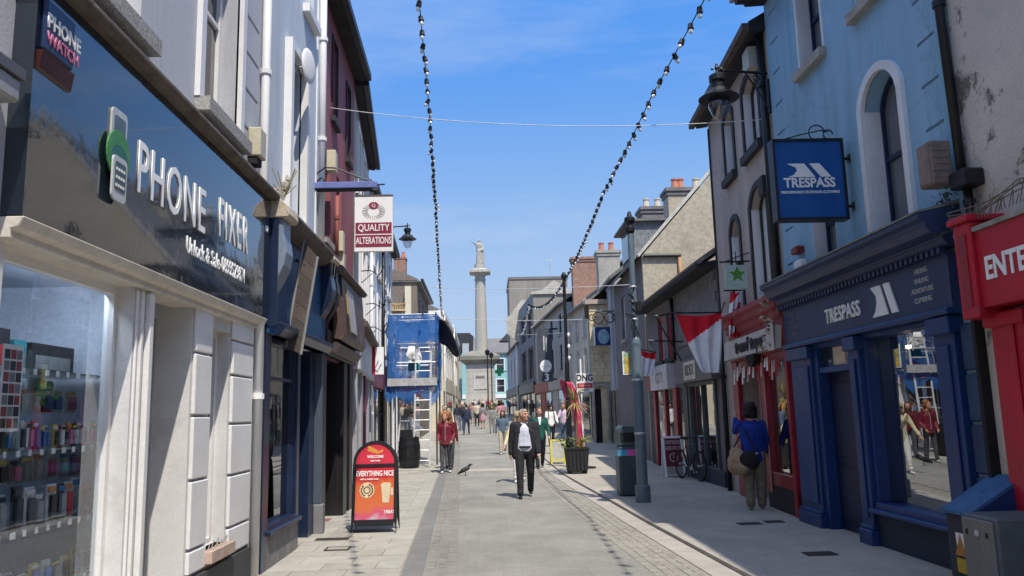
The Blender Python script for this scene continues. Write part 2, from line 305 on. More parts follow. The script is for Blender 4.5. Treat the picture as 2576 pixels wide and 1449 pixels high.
def face(Y, x0=0): return Fr((x0, Y), (x0+1, Y), 1)      # plane facing the camera (n = -Y), u = X - x0
def window(bld, fr, u0, u1, z0, z1, rec, fm=None, gm=None, rise=0, bars='sash', sill=None, trim=None, tw=.1, w=.05, tn=.03, sillm=None, split=.5):
    fm = fm or white; gm = gm or darkwin; b = MB(); n0, n1 = -rec+.012, -rec+.06
    if rise:
        po = arch(u0,u1,z0,z1,rise); pi_ = arch(u0+w,u1-w,z0+w,z1-w,rise*.92); k = len(po)
        b.add([fr.pt(u,z,n1) for u,z in po]+[fr.pt(u,z,n1) for u,z in pi_]+[fr.pt(u,z,n0) for u,z in pi_], [(i,(i+1)%k,k+(i+1)%k,k+i) for i in range(k)]+[(k+i,k+(i+1)%k,2*k+(i+1)%k,2*k+i) for i in range(k)])
    else:
        b.box(fr,u0,u1,z0,z0+w,n0,n1).box(fr,u0,u1,z1-w,z1,n0,n1).box(fr,u0,u0+w,z0+w,z1-w,n0,n1).box(fr,u1-w,u1,z0+w,z1-w,n0,n1)
    zm = z0+(z1-z0)*split
    if bars in ('sash', '2x2'): b.box(fr,u0+w,u1-w,zm-.025,zm+.025,n0,n1-.008)
    if bars == '2x2':
        um = (u0+u1)/2; zt = z1-w-(rise*.05); b.box(fr,um-.012,um+.012,z0+w,zm-.025,n0,n1-.012).box(fr,um-.012,um+.012,zm+.025,zt,n0,n1-.012)
    o = b.build('window', fm, bld)
    p = MB(); pr = arch(u0+w*.5,u1-w*.5,z0+w*.5,z1-w*.5,rise*.96 if rise else 0); p.add([fr.pt(u,z,n0+.008) for u,z in pr], [tuple(range(len(pr)))]); p.build('pane', gm, o)
    if sill: MB().box(fr,u0-sill[0],u1+sill[0],z0-sill[1],z0,-rec*.5,sill[2]).build('sill', sillm or palestone, o)
    if trim:
        t = MB(); po = arch(u0-tw,u1+tw,z0,z1+tw,rise*1.05 if rise else 0); pi_ = arch(u0,u1,z0,z1,rise); k = len(po)
        t.add([fr.pt(u,z,tn) for u,z in po]+[fr.pt(u,z,tn) for u,z in pi_]+[fr.pt(u,z,0) for u,z in po]+[fr.pt(u,z,-.02) for u,z in pi_],
              [(i,(i+1)%k,k+(i+1)%k,k+i) for i in range(1,k)]+[(i,2*k+i,2*k+(i+1)%k,(i+1)%k) for i in range(1,k)]+[(k+i,k+(i+1)%k,3*k+(i+1)%k,3*k+i) for i in range(1,k)])
        t.build('surround', trim, o)
    return o
def shell(name, label, fr, u0, u1, z0, z1, depth, holes, m, front=True, cat='building', sides=None, top=None):
    bld = thing(name, label, cat, fr.pt((u0+u1)/2, max(z0,0), -depth/2))
    b = MB()
    if front: b.wall(fr,u0,u1,z0,z1,holes)
    for u in (u0,u1): b.quad(fr.pt(u,z0,0),fr.pt(u,z0,-depth),fr.pt(u,z1,-depth),fr.pt(u,z1,0))
    b.quad(fr.pt(u0,z0,-depth),fr.pt(u1,z0,-depth),fr.pt(u1,z1,-depth),fr.pt(u0,z1,-depth))
    b.quad(fr.pt(u0,z1,0),fr.pt(u1,z1,0),fr.pt(u1,z1,-depth),fr.pt(u0,z1,-depth))
    b.build('wall', m, bld)
    return bld
def roof(bld, fr, u0, u1, z, depth, pitch, over=.35, m=None, th=.1):
    b = MB(); h = depth/2*pitch
    b.prof(fr, [(over,z-over*pitch),(over,z-over*pitch+th),(-depth/2,z+h+th),(-depth-over,z-over*pitch+th),(-depth-over,z-over*pitch),(-depth/2,z+h)], u0, u1)
    b2 = b.build('roof', m or slate, bld)
    MB().prof(fr, [(0,z),(-depth/2,z+h-.02),(-depth,z)], u0+.05, u1-.05).build('gable_infill', pebble, bld)
    return b2
def pipe(bld, pts, r, m, name='drainpipe', brackets=True):
    o = MB().tube(pts, r, 10).build(name, m, bld, smooth=True)
    if brackets and len(pts) == 2:
        p0, p1 = Vector(pts[0]), Vector(pts[1]); k = max(1, int((p1-p0).length/1.8)); b = MB()
        for i in range(1, k+1):
            q = p0.lerp(p1, i/(k+.5)); b.lathe(q, [(r*1.35,-.03),(r*1.35,.03)], 10)
        b.each('pipe_collar', m, o)
    return o
def gz(y): return max(0.0, (y-22)*.022)
# ------------------------------------------------------------------ ground
def lane(y): return -0.98-.0365*(y-8.7) if y < 40 else -2.12-.01*(y-40)        # left edge of the carriageway
KP = [(-20,3.6),(2,2.8),(8.19,2.45),(11.87,2.26),(14.75,2.15),(20,1.93),(27.45,1.73),(40,1.35),(60,.8),(95,.2)]
def kerb(y):
    for (a,b),(c,d) in zip(KP, KP[1:]):
        if y <= c: return b+(d-b)*(y-a)/(c-a)
    return .2
def strip(name, fa, fb, y0, y1, z, m, step=1.5, kind=True, parent=None):
    b = MB(); k = max(2, int((y1-y0)/step)); vs = []
    for i in range(k+1):
        y = y0+(y1-y0)*i/k; vs += [(fa(y), y, gz(y)+z), (fb(y), y, gz(y)+z)]
    b.add(vs, [(2*i,2*i+1,2*i+3,2*i+2) for i in range(k)]); o = b.build(name, m, parent)
    if kind and parent is None: structure(o)
    return o
soil = mat('far ground', (.2,.19,.17), .95)
slabm = mat('buff paving slab', (.36,.342,.297), .9, .12, 3, .35, 90, dirt=(.3,.275,.23), dscale=5, dlo=.55, dhi=.8)
slabm2 = mat('buff paving slab pale', (.385,.365,.315), .9, .12, 3, .35, 90, dirt=(.33,.3,.25), dscale=5, dlo=.55, dhi=.8)
slabm3 = mat('buff paving slab dull', (.34,.32,.276), .9, .14, 3, .35, 90, dirt=(.27,.25,.21), dscale=5, dlo=.52, dhi=.8)
jointm = mat('sand joint', (.335,.305,.25), .95, .2, 8)
conc = mat('right pavement concrete', (.38,.355,.30), .88, .12, 1.2, .3, 80, dirt=(.33,.31,.265), dscale=2.0, dlo=.5, dhi=.8, setts=(.9,.6,.005), patch=(.28,.26,.225))
sett1 = mat('grey sett', (.235,.225,.195), .85, .2, 6, .4, 80)
sett2 = mat('warm sett', (.25,.235,.2), .85, .2, 6, .4, 80)
bandm = mat('dark paving band', (.19,.188,.175), .85, .12, 4, .3, 90)
pinkm = mat('pinkish sett strip', (.285,.265,.225), .9, .25, 9, .5, 60, dirt=(.32,.3,.26), dscale=14)
kerbm = mat('pale kerb stone', (.38,.35,.31), .85, .12, 4, .3, 90)
gr = MB(); ys = [-60,-20,0,22,40,60,80,100,130,200,600]
for i in range(len(ys)-1):
    a, c = ys[i], ys[i+1]; za, zc = gz(min(a,130))-.06, gz(min(c,130))-.06
    gr.quad((-300,a,za),(300,a,za),(300,c,zc),(-300,c,zc))
structure(gr.build('ground', soil))
structure(strip('road', lambda y: lane(y)+.02, lambda y: kerb(y)-.02, -20, 118, 0, asphalt))
lp = strip('left_pavement', lambda y: -9, lambda y: lane(y), -20, 118, -.004, jointm)
rpv = strip('right_pavement', lambda y: kerb(y)+.16, lambda y: 9.5, -20, 118, .05, conc)
# square in front of the monument
# individual slabs on the left pavement
random.seed(3)
protos = []
y = 6.2; row = 0; n = 0
rest = MB()
while y < 62:
    dl = .42; x1 = lane(y+dl/2)-.012; x = x1; off = (row % 2)*.3
    first = True
    while x > -2.62-(.0 if y < 13 else (y-13)*.07):
        w = .6-(.3 if first and row % 2 else 0); first = False; xa = max(x-w, -2.62-(0 if y < 13 else (y-13)*.07)-.3)
        h = random.uniform(.004,.0085)+gz(y); g = .0035
        if n < 290 and y < 24:
            b = MB().hexa([(xa+g,y+g,h-.03),(x-g,y+g,h-.03),(x-g,y+dl-g,h-.03),(xa+g,y+dl-g,h-.03),(xa+g,y+g,h),(x-g,y+g,h),(x-g,y+dl-g,h+random.uniform(-.0015,.0015)),(xa+g,y+dl-g,h)])
            b.build('paving_slab', random.choice([slabm,slabm,slabm2,slabm3]), lp); n += 1
        else:
            rest.quad((xa+g,y+g,h),(x-g,y+g,h),(x-g,y+dl-g,h+gz(y+dl)-gz(y)),(xa+g,y+dl-g,h+gz(y+dl)-gz(y)), random.choice([0,0,1,2]))
        x -= w
    y += dl; row += 1
rest.build('paving_slab', [slabm,slabm2,slabm3], lp, stuff=True)
# dark band and three sett courses along the left of the carriageway
road = bpy.data.objects['road']
y = 6.5
while y < 30:
    l = .62; a, c = lane(y), lane(y+l); h = .007+gz(y)
    MB().hexa([(a,y+.004,-.03+gz(y)),(a+.23,y+.004,-.03+gz(y)),(c+.23,y+l-.004,-.03+gz(y)),(c,y+l-.004,-.03+gz(y)),(a,y+.004,h),(a+.23,y+.004,h),(c+.23,y+l-.004,h+gz(y+l)-gz(y)),(c,y+l-.004,h+gz(y+l)-gz(y))]).build('band_stone', bandm, road)
    y += l
strip('band_stone', lambda y: lane(y), lambda y: lane(y)+.23, 30.1, 110, .005, bandm, parent=road)['kind'] = 'stuff'
me_s = None; n = 0; rest = MB()
y = 7.2; k = 0
while y < 40:
    for j in range(3):
        l = .2; x0 = lane(y)+.25+j*.115; x1 = x0+.106; yy = y+(j%2)*.1; h = random.uniform(.004,.009)+gz(y)
        p = [(x0,yy+.004,h-.03),(x1,yy+.004,h-.03),(x1,yy+l-.004,h-.03),(x0,yy+l-.004,h-.03),(x0+.004,yy+.007,h),(x1-.004,yy+.007,h),(x1-.004,yy+l-.007,h),(x0+.004,yy+l-.007,h)]
        if n < 294:
            MB().hexa(p).build('sett', sett1 if random.random() < .5 else sett2, road); n += 1
        else: rest.hexa(p, random.randint(0,1))
    y += .2
rest.build('sett', [sett1, sett2], road, stuff=True)
# worn sett strip along the right kerb, kerb stones
rest = MB(); y = 6.5
while y < 34:
    for j in range(5):
        x1 = kerb(y)-.30-j*.105; l = .2; yy = y+(j%2)*.1; h = random.uniform(.0035,.008)+gz(y)
        rest.hexa([(x1-.1,yy+.004,h-.03),(x1,yy+.004,h-.03),(x1,yy+l-.004,h-.03),(x1-.1,yy+l-.004,h-.03),(x1-.096,yy+.007,h),(x1-.004,yy+.007,h),(x1-.004,yy+l-.007,h),(x1-.096,yy+l-.007,h)], random.randint(0,1))
    y += .2
pink2 = mat('pinkish sett pale', (.305,.285,.245), .9, .25, 9, .5, 60)
rest.build('sett', [pinkm, pink2], road, stuff=True)
y = 6.0; 
while y < 42:
    l = .9; a, c = kerb(y), kerb(y+l); g0, g1 = gz(y), gz(y+l)
    MB().hexa([(a-.28,y+.004,g0-.05),(a,y+.004,g0-.05),(c,y+l-.004,g1-.05),(c-.28,y+l-.004,g1-.05),(a-.28,y+.004,g0+.009),(a,y+.004,g0+.012),(c,y+l-.004,g1+.012),(c-.28,y+l-.004,g1+.009)]).build('channel_stone', kerbm, road)
    MB().hexa([(a+.012,y+.004,g0-.05),(a+.17,y+.004,g0-.05),(c+.17,y+l-.004,g1-.05),(c+.012,y+l-.004,g1-.05),(a+.014,y+.004,g0+.053),(a+.17,y+.004,g0+.055),(c+.17,y+l-.004,g1+.055),(c+.014,y+l-.004,g1+.053)]).build('kerb_stone', kerbm, rpv)
    y += l
strip('kerb_stone', lambda y: kerb(y)+.0, lambda y: kerb(y)+.17, 42, 100, .055, kerbm, parent=rpv)['kind'] = 'stuff'
y = 8
while y < 30:                       # faint scored joints across the concrete pavement
    MB().wb(kerb(y)+.18, 4.5, y-.006, y+.006, .046+gz(y), .0512+gz(y)).build('score_joint', jointm, rpv); y += 2.4
MB().wb(lane(24)+.6, kerb(24)-.3, 23.3, 24.3, .0+gz(24)-.02, gz(24)+.006).build('cross_band', kerbm, road)

coverm = mat('cast iron cover', (.055,.05,.045), .6, .3, 12, .4, 60, metal=.3)
for (px, py, w, l, lab) in [(836,1357,.2,.06,'narrow dark iron drain cover set in the buff paving by the navy shop'),(850,1381,.13,.1,'small square cover outlined in the buff paving near the kerb of slabs'),
                            (1885,1318,.13,.07,'dark square cover in the shaded pavement behind the woman in blue'),(1947,1313,.1,.07,'small dark square cover beside the red shop step'),
                            (2062,1394,.14,.08,'dark rectangular cover in the shaded pavement before the navy shop door'),(1720,1171,.14,.1,'dark cover lying in the pavement by the bicycle')]:
    r = ray(px, py); right_side = px > 1500; zz = .05 if right_side else .008; p = CAM+r*((zz-1.65)/r.z)
    c = thing('drain_cover', lab, 'drain cover', (p.x, p.y, zz), 'drain covers in the pavements')
    MB().wb(p.x-w, p.x+w, p.y-l, p.y+l, zz-.03, zz+.008).build('lid', coverm if not (px == 850) else slabm3, c)
    f = MB()
    for (x0,x1,y0,y1) in [(-w-.025,w+.025,-l-.025,-l),(-w-.025,w+.025,l,l+.025),(-w-.025,-w,-l,l),(w,w+.025,-l,l)]: f.wb(p.x+x0,p.x+x1,p.y+y0,p.y+y1,zz-.03,zz+.011)
    f.build('frame', coverm, c)
# ------------------------------------------------------------------ left side: phone repair shop
LA = Fr((-2.6,0), (-2.6,1))
B = thing('phone_shop', 'white rendered building with glossy slate-blue phone repair shopfront', 'building', (-2.6,6.5,0))
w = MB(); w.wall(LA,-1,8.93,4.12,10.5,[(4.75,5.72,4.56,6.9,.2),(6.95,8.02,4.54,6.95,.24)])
wl_ = MB(); w.wall(LA,-1,4.2,.0,4.12); wl_.wall(LA,7.0,8.93,.0,2.74,[(7.46,8.02,.5,2.52,.18)]).wall(LA,5.85,6.18,0,2.74)
wl_.quad(LA.pt(5.85,0,0),LA.pt(5.85,0,-.18),LA.pt(5.85,2.74,-.18),LA.pt(5.85,2.74,0))
for u in (6.18,7.0): wl_.quad(LA.pt(u,0,0),LA.pt(u,0,-1.0),LA.pt(u,2.74,-1.0),LA.pt(u,2.74,0))
wl_.quad(LA.pt(6.18,2.74,0),LA.pt(7.0,2.74,0),LA.pt(7.0,2.74,-1.0),LA.pt(6.18,2.74,-1.0))
w.quad(LA.pt(-1,10.5,0),LA.pt(8.93,10.5,0),LA.pt(8.93,10.5,-7),LA.pt(-1,10.5,-7))
w.quad(LA.pt(8.93,0,0),LA.pt(8.93,0,-7),LA.pt(8.93,10.5,-7),LA.pt(8.93,10.5,0)); w.quad(LA.pt(-1,0,-7),LA.pt(8.93,0,-7),LA.pt(8.93,10.5,-7),LA.pt(-1,10.5,-7))
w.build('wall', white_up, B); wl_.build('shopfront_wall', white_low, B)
window(B,LA,4.75,5.72,4.56,6.9,.2,white,darkwin,sill=(.12,.13,.12),sillm=speckle,w=.09)
window(B,LA,6.95,8.02,4.54,6.95,.24,white,darkwin,sill=(.1,.13,.14),sillm=speckle,w=.08,trim=white,tw=.11,tn=.05)
window(B,LA,7.46,8.02,.5,2.52,.18,white,darkwin,sill=(.05,.1,.1),sillm=mat('pinkish sill',(.45,.33,.27),.85,.25,8),w=.05,bars='')
# shop window bay: sill wall, frames, glass, soffit
b = MB(); b.box(LA,4.2,5.85,0,.34,-.18,-.12).box(LA,4.2,4.3,.34,2.74,-.18,-.02)
b.build('stallriser', white, B)
b = MB(); b.box(LA,4.3,4.46,.34,2.64,-.19,-.12).box(LA,5.8,5.848,.34,2.64,-.19,-.12).box(LA,4.46,5.8,.34,.4,-.19,-.12).box(LA,4.46,5.8,2.58,2.64,-.19,-.12)
f = b.build('shop_window', white, B)
shopglass = glass('clear shop glass', (.93,.96,.98), .1, .005, .02)
MB().box(LA,4.42,5.83,.36,2.62,-.163,-.155).build('pane', shopglass, f)
b = MB()                                           # display room behind the pane
for q in [(4.1,6.16,.28,.3,-1.5,-.19),(4.1,6.16,2.7,2.72,-1.5,-.19),(4.1,6.16,.3,2.7,-1.52,-1.5),(4.1,4.12,.3,2.7,-1.5,-.19),(6.14,6.16,.3,2.7,-1.5,-.19)]: b.box(LA,*q)
b.build('display_room', mat('pale blue interior', (.62,.68,.78), .8), B)
b = MB(); b.prof(LA,[(-.19,2.64),(.06,2.64),(.06,2.69),(.1,2.7),(.13,2.76),(.02,2.76),(-.19,2.76)],4.2,8.9); b.build('cornice_moulding', mat('aged cream paint',(.62,.57,.5),.6,.15,4), B, bevel=.006)
b = MB()
for u0,u1,n in [(5.87,5.90,.02),(5.93,5.97,.03),(6.04,6.10,.045),(6.13,6.17,.02)]: b.box(LA,u0,u1,.06,2.62,0,n)
b.box(LA,5.86,6.17,0,.3,0,.05); b.each('pilaster_moulding', white, B, bevel=.006)
d = MB(); d.box(LA,6.2,6.98,0,2.7,-1.0,-.93); d.build('door', white, B)
b = MB()
for i in range(4): b.box(LA,6.985,6.998,.05,2.55,-.92+.2*i,-.92+.2*i+.012)
b.each('panel_joint', mat('pale joint',(.45,.44,.42),.8), B)
qz = [.36,.57,1.15,1.70,2.25,2.73]
for a,c in zip(qz,qz[1:]): MB().box(LA,7.03,7.44,a+.012,c-.012,0,.035).build('quoin_block', white, B, bevel=.01)
qz = [.36,.62,1.12,1.62,2.1,2.45,2.73]
for a,c in zip(qz,qz[1:]): MB().box(LA,8.05,8.72,a+.012,c-.012,0,.035).build('quoin_block', white, B, bevel=.01)
z = 4.34
while z < 8.5:
    MB().box(LA,8.16,8.66,z+.012,z+.41,0,.035).build('quoin_block', white_up, B, bevel=.012); z += .42
MB().box(LA,7.0,8.75,0,.34,0,.05).build('plinth', mat('dark plinth',(.07,.07,.075),.7), B)
b = MB()
for i in range(7): b.tube([LA.pt(7.5+.08*i,.5,.03),LA.pt(7.49+.08*i,.56+.02*(i%2),.05+.01*(i%3))],.006,4)
b.each('bird_spike', steel, B)
pipe(B,[LA.pt(8.8,.04,.07),LA.pt(8.8,10.3,.07)],.05,white)
# fascia
fas = mat('gloss slate fascia', (.012,.02,.032), .06, .3, 1, .25, 2.2, spec=.9, coat=.7, rvar=.03)
fb = MB(); k = 14
for i in range(k): fb.box(LA,4.2+4.72*i/k,4.2+4.72*(i+1)/k,2.765,4.14,.0,.12)
F = MB().box(LA,4.2,8.92,2.765,4.14,.0,.12).build('fascia_board', fas, B)
MB().prof(LA,[(0,4.14),(.18,4.14),(.22,4.17),(.22,4.21),(.17,4.25),(0,4.36)],4.1,8.98).build('fascia_ledge', timber, B, bevel=.01)
MB().prof(LA,[(0,4.362),(.16,4.262),(.08,4.33),(0,4.4)],4.1,8.98).build('lead_flashing', lead, B)
text('PHONE',.55,LA,6.19,3.44,.126,lett,F,ext=.004,bold=.004,xs=.7,sp=1.12)
text('FIXER',.52,LA,7.66,3.50,.126,lett,F,ext=.004,bold=.008,xs=.54,sp=1.32)
text('Unlock & Sale-0899529871',.2,LA,7.27,3.09,.124,lett,F,ext=.003,bold=.008,xs=.68,sp=1.06)
def rrect(u0,u1,z0,z1,r,k=4):
    return [(cx+r*math.cos(a), cz+r*math.sin(a)) for cx,cz,a0 in [(u1-r,z0+r,-90),(u1-r,z1-r,0),(u0+r,z1-r,90),(u0+r,z0+r,180)] for a in [R(a0+90*i/k) for i in range(k+1)]]
lg = thing('phone_emblem', 'raised emblem of two white handsets over a green speech disc on the fascia', 'sign', LA.pt(5.2,3.4,.13))
hx = mat('handset silver',(.5,.52,.53),.35,.1)
MB().prism(LA,rrect(5.09,5.31,3.42,3.74,.04),.121,.135).build('handset', hx, lg)
MB().prism(LA,rrect(5.12,5.28,3.5,3.69,.02),.1355,.139).build('screen', mat('grey screen',(.10,.13,.16),.3), lg)
MB().prism(LA,[(5.18+.165*math.cos(t*.2618), 3.42+.17*math.sin(t*.2618)) for t in range(24)],.14,.15).build('speech_disc', mat('emblem green',(.07,.26,.07),.4,.3,6), lg)
MB().prism(LA,[(5.18+.12*math.cos(t*.2618), 3.39+.1*math.sin(t*.2618)) for t in range(24)],.1505,.154).build('speech_disc', mat('emblem teal',(.03,.14,.11),.4,.3,6), lg)
MB().prism(LA,rrect(5.07,5.27,3.1,3.4,.04),.1545,.168).build('handset', hx, lg)
MB().prism(LA,rrect(5.095,5.245,3.17,3.36,.02),.1685,.172).build('screen', mat('green grey screen',(.06,.10,.10),.3), lg)
b = MB()
for i in range(3):
    for j in range(4): b.box(LA,5.105+.034*j,5.125+.034*j,3.19+.055*i,3.21+.055*i,.1725,.175)
b.each('keypad_key', wh, lg)
ab = thing('alarm_box', 'navy alarm bell box lettered PHONE WATCH high on the fascia', 'alarm box', LA.pt(4.4,3.9,.12))
MB().box(LA,4.23,4.55,3.72,4.04,.12,.155).build('case', mat('alarm navy',(.02,.035,.09),.3), ab, bevel=.02)
MB().prof(LA,[(.12,3.6),(.14,3.61),(.155,3.715),(.12,3.715)],4.22,4.56).build('strobe_lens', mat('alarm red',(.05,.012,.01),.25), ab)
text('PHONE',.12,LA,4.42,3.90,.158,wh,ab,bold=.02,xs=.9); text('WATCH',.10,LA,4.42,3.80,.158,mat('pink print',(.5,.16,.26),.6),ab,bold=.02,xs=.9)
jb = thing('junction_box', 'grey electrical junction box on the white wall left of the fascia', 'box', LA.pt(4.12,3.5,.05))
MB().box(LA,3.7,4.04,3.32,3.45,0,.16).build('case', mat('box grey',(.3,.31,.32),.5), jb, bevel=.015); MB().box(LA,3.69,4.05,3.45,3.51,0,.175).build('hood', mat('dark box grey',(.1,.1,.11),.5), jb)
b = MB()
for i in range(5): b.tube([LA.pt(3.9+.02*i,3.33,.08),LA.pt(3.93+.02*i,3.26,.11-.01*i),LA.pt(3.9+.03*i,3.2,.05)],.004,5)
b.each('loose_cable', mat('grey cable',(.3,.28,.26),.7), jb)
cb = thing('junction_box', 'small cream junction box fixed beside the upper quoins', 'box', LA.pt(8.4,4.6,.1)); MB().box(LA,8.28,8.5,4.46,4.78,.04,.18).build('case', mat('cream plastic',(.55,.5,.36),.5), cb, bevel=.012); MB().box(LA,8.3,8.48,4.38,4.46,.04,.14).build('bracket', blackm, cb)
# goods in the window
ls = thing('strip_light', 'lit bluish white strip light under the ceiling of the phone shop window', 'lamp', LA.pt(5.4,2.6,-.5))
MB().box(LA,4.6,5.8,2.655,2.675,-.26,-.23).build('tube', mat('lit tube',(.75,.85,1.0),.5,emit=26), ls); MB().box(LA,4.58,5.82,2.675,2.695,-.27,-.22).build('batten', wh, ls)
sh = thing('display_shelf', 'three glass shelves across the phone shop window', 'shelf', LA.pt(5.2,.4,-.5))
shm = mat('shelf edge glass', (.12,.17,.17), .15, spec=.7)
for z in (.62,1.02,1.5,2.0): MB().box(LA,4.5,6.1,z-.012,z,-.75,-.26).build('shelf', shm, sh)
MB().box(LA,4.35,4.38,.35,2.3,-.8,-.36).build('upright', shm, sh)
b = MB(); u = 4.56
while u < 6.0:
    for z in (.62,1.02,1.5,2.0): b.box(LA,u,u+random.uniform(.03,.05),z-.035,z+.002,-.259,-.254)
    u += .13
b.each('price_ticket', wh, sh)
cols = {'red':(.5,.03,.04),'white':(.6,.62,.62),'black':(.02,.02,.025),'teal':(.03,.25,.3),'yellow':(.6,.45,.08),'pink':(.6,.15,.3),'grey':(.25,.27,.28),'green':(.08,.35,.12),'orange':(.6,.22,.05),'blue':(.05,.14,.4)}
gm = {k: mat('pack '+k, v, .45, .2, 15) for k,v in cols.items()}
random.seed(11); DN = .1
def pack(u, z, n, w_, h_, c, where, inner=None):
    inner = inner or random.choice(['black','white','grey','blue','pink'])
    n += DN; t = thing('phone_case_pack', f'{c} phone accessory pack with {inner} case {where}', 'pack', LA.pt(u,z,n), f'{c} packs {where}')
    h_ *= random.uniform(.85,1.12); w_ *= random.uniform(.82,1.0); n += random.uniform(-.02,.02); tl = random.uniform(-.012,.012)
    MB().hexa([LA.pt(u-w_/2,z,n-.012),LA.pt(u+w_/2,z,n-.012),LA.pt(u+w_/2,z,n),LA.pt(u-w_/2,z,n),LA.pt(u-w_/2+tl,z+h_,n-.022),LA.pt(u+w_/2+tl,z+h_,n-.022),LA.pt(u+w_/2+tl,z+h_,n-.01),LA.pt(u-w_/2+tl,z+h_,n-.01)]).build('card', gm[c], t); MB().box(LA,u-w_*.42,u+w_*.42,z+h_*.8,z+h_*.93,n-.008,n+.002).build('print', gm[random.choice(['white','yellow','black','orange','blue'])], t)
    MB().box(LA,u-w_*.3,u+w_*.3,z+.02,z+h_*.72,n,n+.02).build('case', gm[inner], t)
u = 4.55
while u < 6.05: pack(u+.03,1.5,-.40,.055,.17,random.choice(['red','pink','black','teal','yellow','orange','white','blue','grey','white']),'on the second shelf down'); u += .066
u = 4.55
while u < 6.0: pack(u+.05,1.02,-.42,.11,.24,random.choice(['white','red','white','grey','white','black']),'on the third shelf down', random.choice(['black','red','grey'])); u += .125
u = 4.55
while u < 6.0: pack(u+.05,.62,-.44,.1,random.uniform(.12,.2),random.choice(['yellow','white','blue','pink','white']),'on the lowest shelf'); u += .13
u = 4.6
while u < 6.05: pack(u+.05,1.74,-.6,.13,.16,random.choice(['white','red','grey','black','white']),'hanging behind the second shelf'); u += .15
u = 4.6
while u < 6.05: pack(u+.05,1.28,-.6,.13,.17,random.choice(['white','grey','blue','white']),'hanging behind the third shelf'); u += .145
for u,w_,h_,c,lab in [(4.98,.3,.26,'black','black and red speaker carton on the top shelf'),(5.25,.14,.2,'teal','teal carton standing in the middle of the top shelf'),(5.65,.55,.2,'black','long black carton lying at the right of the top shelf')]:
    t = thing('carton', lab, 'carton', LA.pt(u,2.0,-.5)); MB().box(LA,u-w_/2,u+w_/2,2.0,2.0+h_,-.7,-.45).build('box', gm[c], t); MB().box(LA,u-w_*.4,u+w_*.4,2.03,2.0+h_*.6,-.45,-.446).build('print', gm['red' if u < 5.1 else 'grey'], t)
t = thing('toy_plant_pot', 'green leafy ornament beside a white card above the second shelf', 'ornament', LA.pt(5.35,1.75,-.5))
b = MB()
for i in range(14): b.ball(LA.pt(5.65+random.uniform(-.1,.1),1.85+random.uniform(-.08,.1),-.5+random.uniform(-.04,.04)),.035,6,4)
b.build('leaves', gm['green'], t); MB().box(LA,5.55,5.75,1.74,1.98,-.56,-.55).build('card', gm['white'], t)
po = thing('poster', 'dark notice poster with pale grid stuck inside the shop window', 'poster', LA.pt(4.9,1.9,-.25))
MB().box(LA,4.62,4.82,1.62,2.12,-.182,-.178).build('sheet', wh, po); 
b = MB()
for i in range(7):
    for j in range(3): b.box(LA,4.635+.06*j,4.688+.06*j,1.64+.066*i,1.695+.066*i,-.1775,-.1765,(i+j)%3)
b.build('print', [inkblack, mat('poster red',(.3,.05,.06),.6), mat('poster grey',(.2,.2,.22),.6)], po)

# ------------------------------------------------------------------ left side: navy shop, pale house
B = shell('navy_shop', 'pale blue rendered house over a navy shopfront with scrolled brackets', LA,8.96,12.08,0,10.2,7,
          [(10.0,10.8,4.3,6.5,.28),(9.2,11.95,.0,2.62,.5),(10.9,11.5,7.6,9.2,.25)], pale_blue)
window(B,LA,10.0,10.8,4.3,6.5,.28,white,darkwin,sill=(.12,.12,.12),sillm=white,trim=white,tw=.12,tn=.1)
window(B,LA,10.9,11.5,7.6,9.2,.25,white,darkwin,sill=(.1,.12,.1),sillm=white)
d = thing('satellite_dish', 'round white satellite dish over the pale house window', 'satellite dish', LA.pt(10.45,6.45,.2))
rt = Matrix.Rotation(R(90),3,'Y')
b = MB(); b.ball(LA.pt(10.35,6.42,.2),(.04,.21,.25),16,8,rot=Matrix.Rotation(R(-12),3,'Z')); b.build('reflector', white, d, smooth=True)
MB().tube([LA.pt(10.35,6.4,0),LA.pt(10.35,6.4,.18)],.02,6).build('arm', steel, d)
pipe(B,[LA.pt(11.98,4.3,.05),LA.pt(11.98,10.1,.05)],.055,white)
MB().box(LA,11.75,11.8,4.2,10.1,0,.02).build('edge_band', white, B)
# shopfront
MB().box(LA,8.99,9.21,0,2.7,-.02,.09).build('post', navy, B)
b = MB(); b.box(LA,9.21,10.66,.38,.45,-.1,.06).box(LA,9.21,10.66,2.55,2.62,-.1,.02).box(LA,9.21,9.27,.45,2.55,-.1,.02).box(LA,10.6,10.66,.45,2.55,-.1,.02).box(LA,9.27,10.6,2.12,2.16,-.09,.0)
f = b.build('shop_window', navy, B)
MB().box(LA,9.25,10.62,.42,2.58,-.06,-.05).build('pane', glass('dim shop glass',(.28,.33,.34),.16,.005,.015), f)
b = MB()
for q in [(9.0,10.7,.3,.32,-1.2,-.11),(9.0,10.7,2.62,2.64,-1.2,-.11),(9.0,10.7,.3,2.64,-1.22,-1.2),(10.69,10.71,.3,2.64,-1.2,-.11),(9.0,9.02,.3,2.64,-1.2,-.11)]: b.box(LA,*q)
b.build('display_room', mat('grey interior',(.14,.15,.15),.8), B)
us = [9.21,9.72,10.2,10.68]
for a,c in zip(us,us[1:]): MB().box(LA,a+.006,c-.006,.0,.37,-.05,.08).build('stone_slab', greystone, B, bevel=.008)
MB().box(LA,9.2,10.7,.37,.42,-.05,.13).build('sill', navy, B, bevel=.01)
MB().box(LA,10.68,10.82,0,2.7,-.3,.05).build('post', navy, B)
MB().box(LA,10.82,11.62,.0,2.3,-.28,-.22).build('door', navy, B); 
b = MB()
for z0,z1 in ((.2,.85),(1.0,2.1)): b.box(LA,10.93,11.5,z0,z1,-.22,-.205)
b.each('door_panel', navy, B); MB().box(LA,10.82,11.62,2.3,2.62,-.28,-.2).build('transom', navy, B)
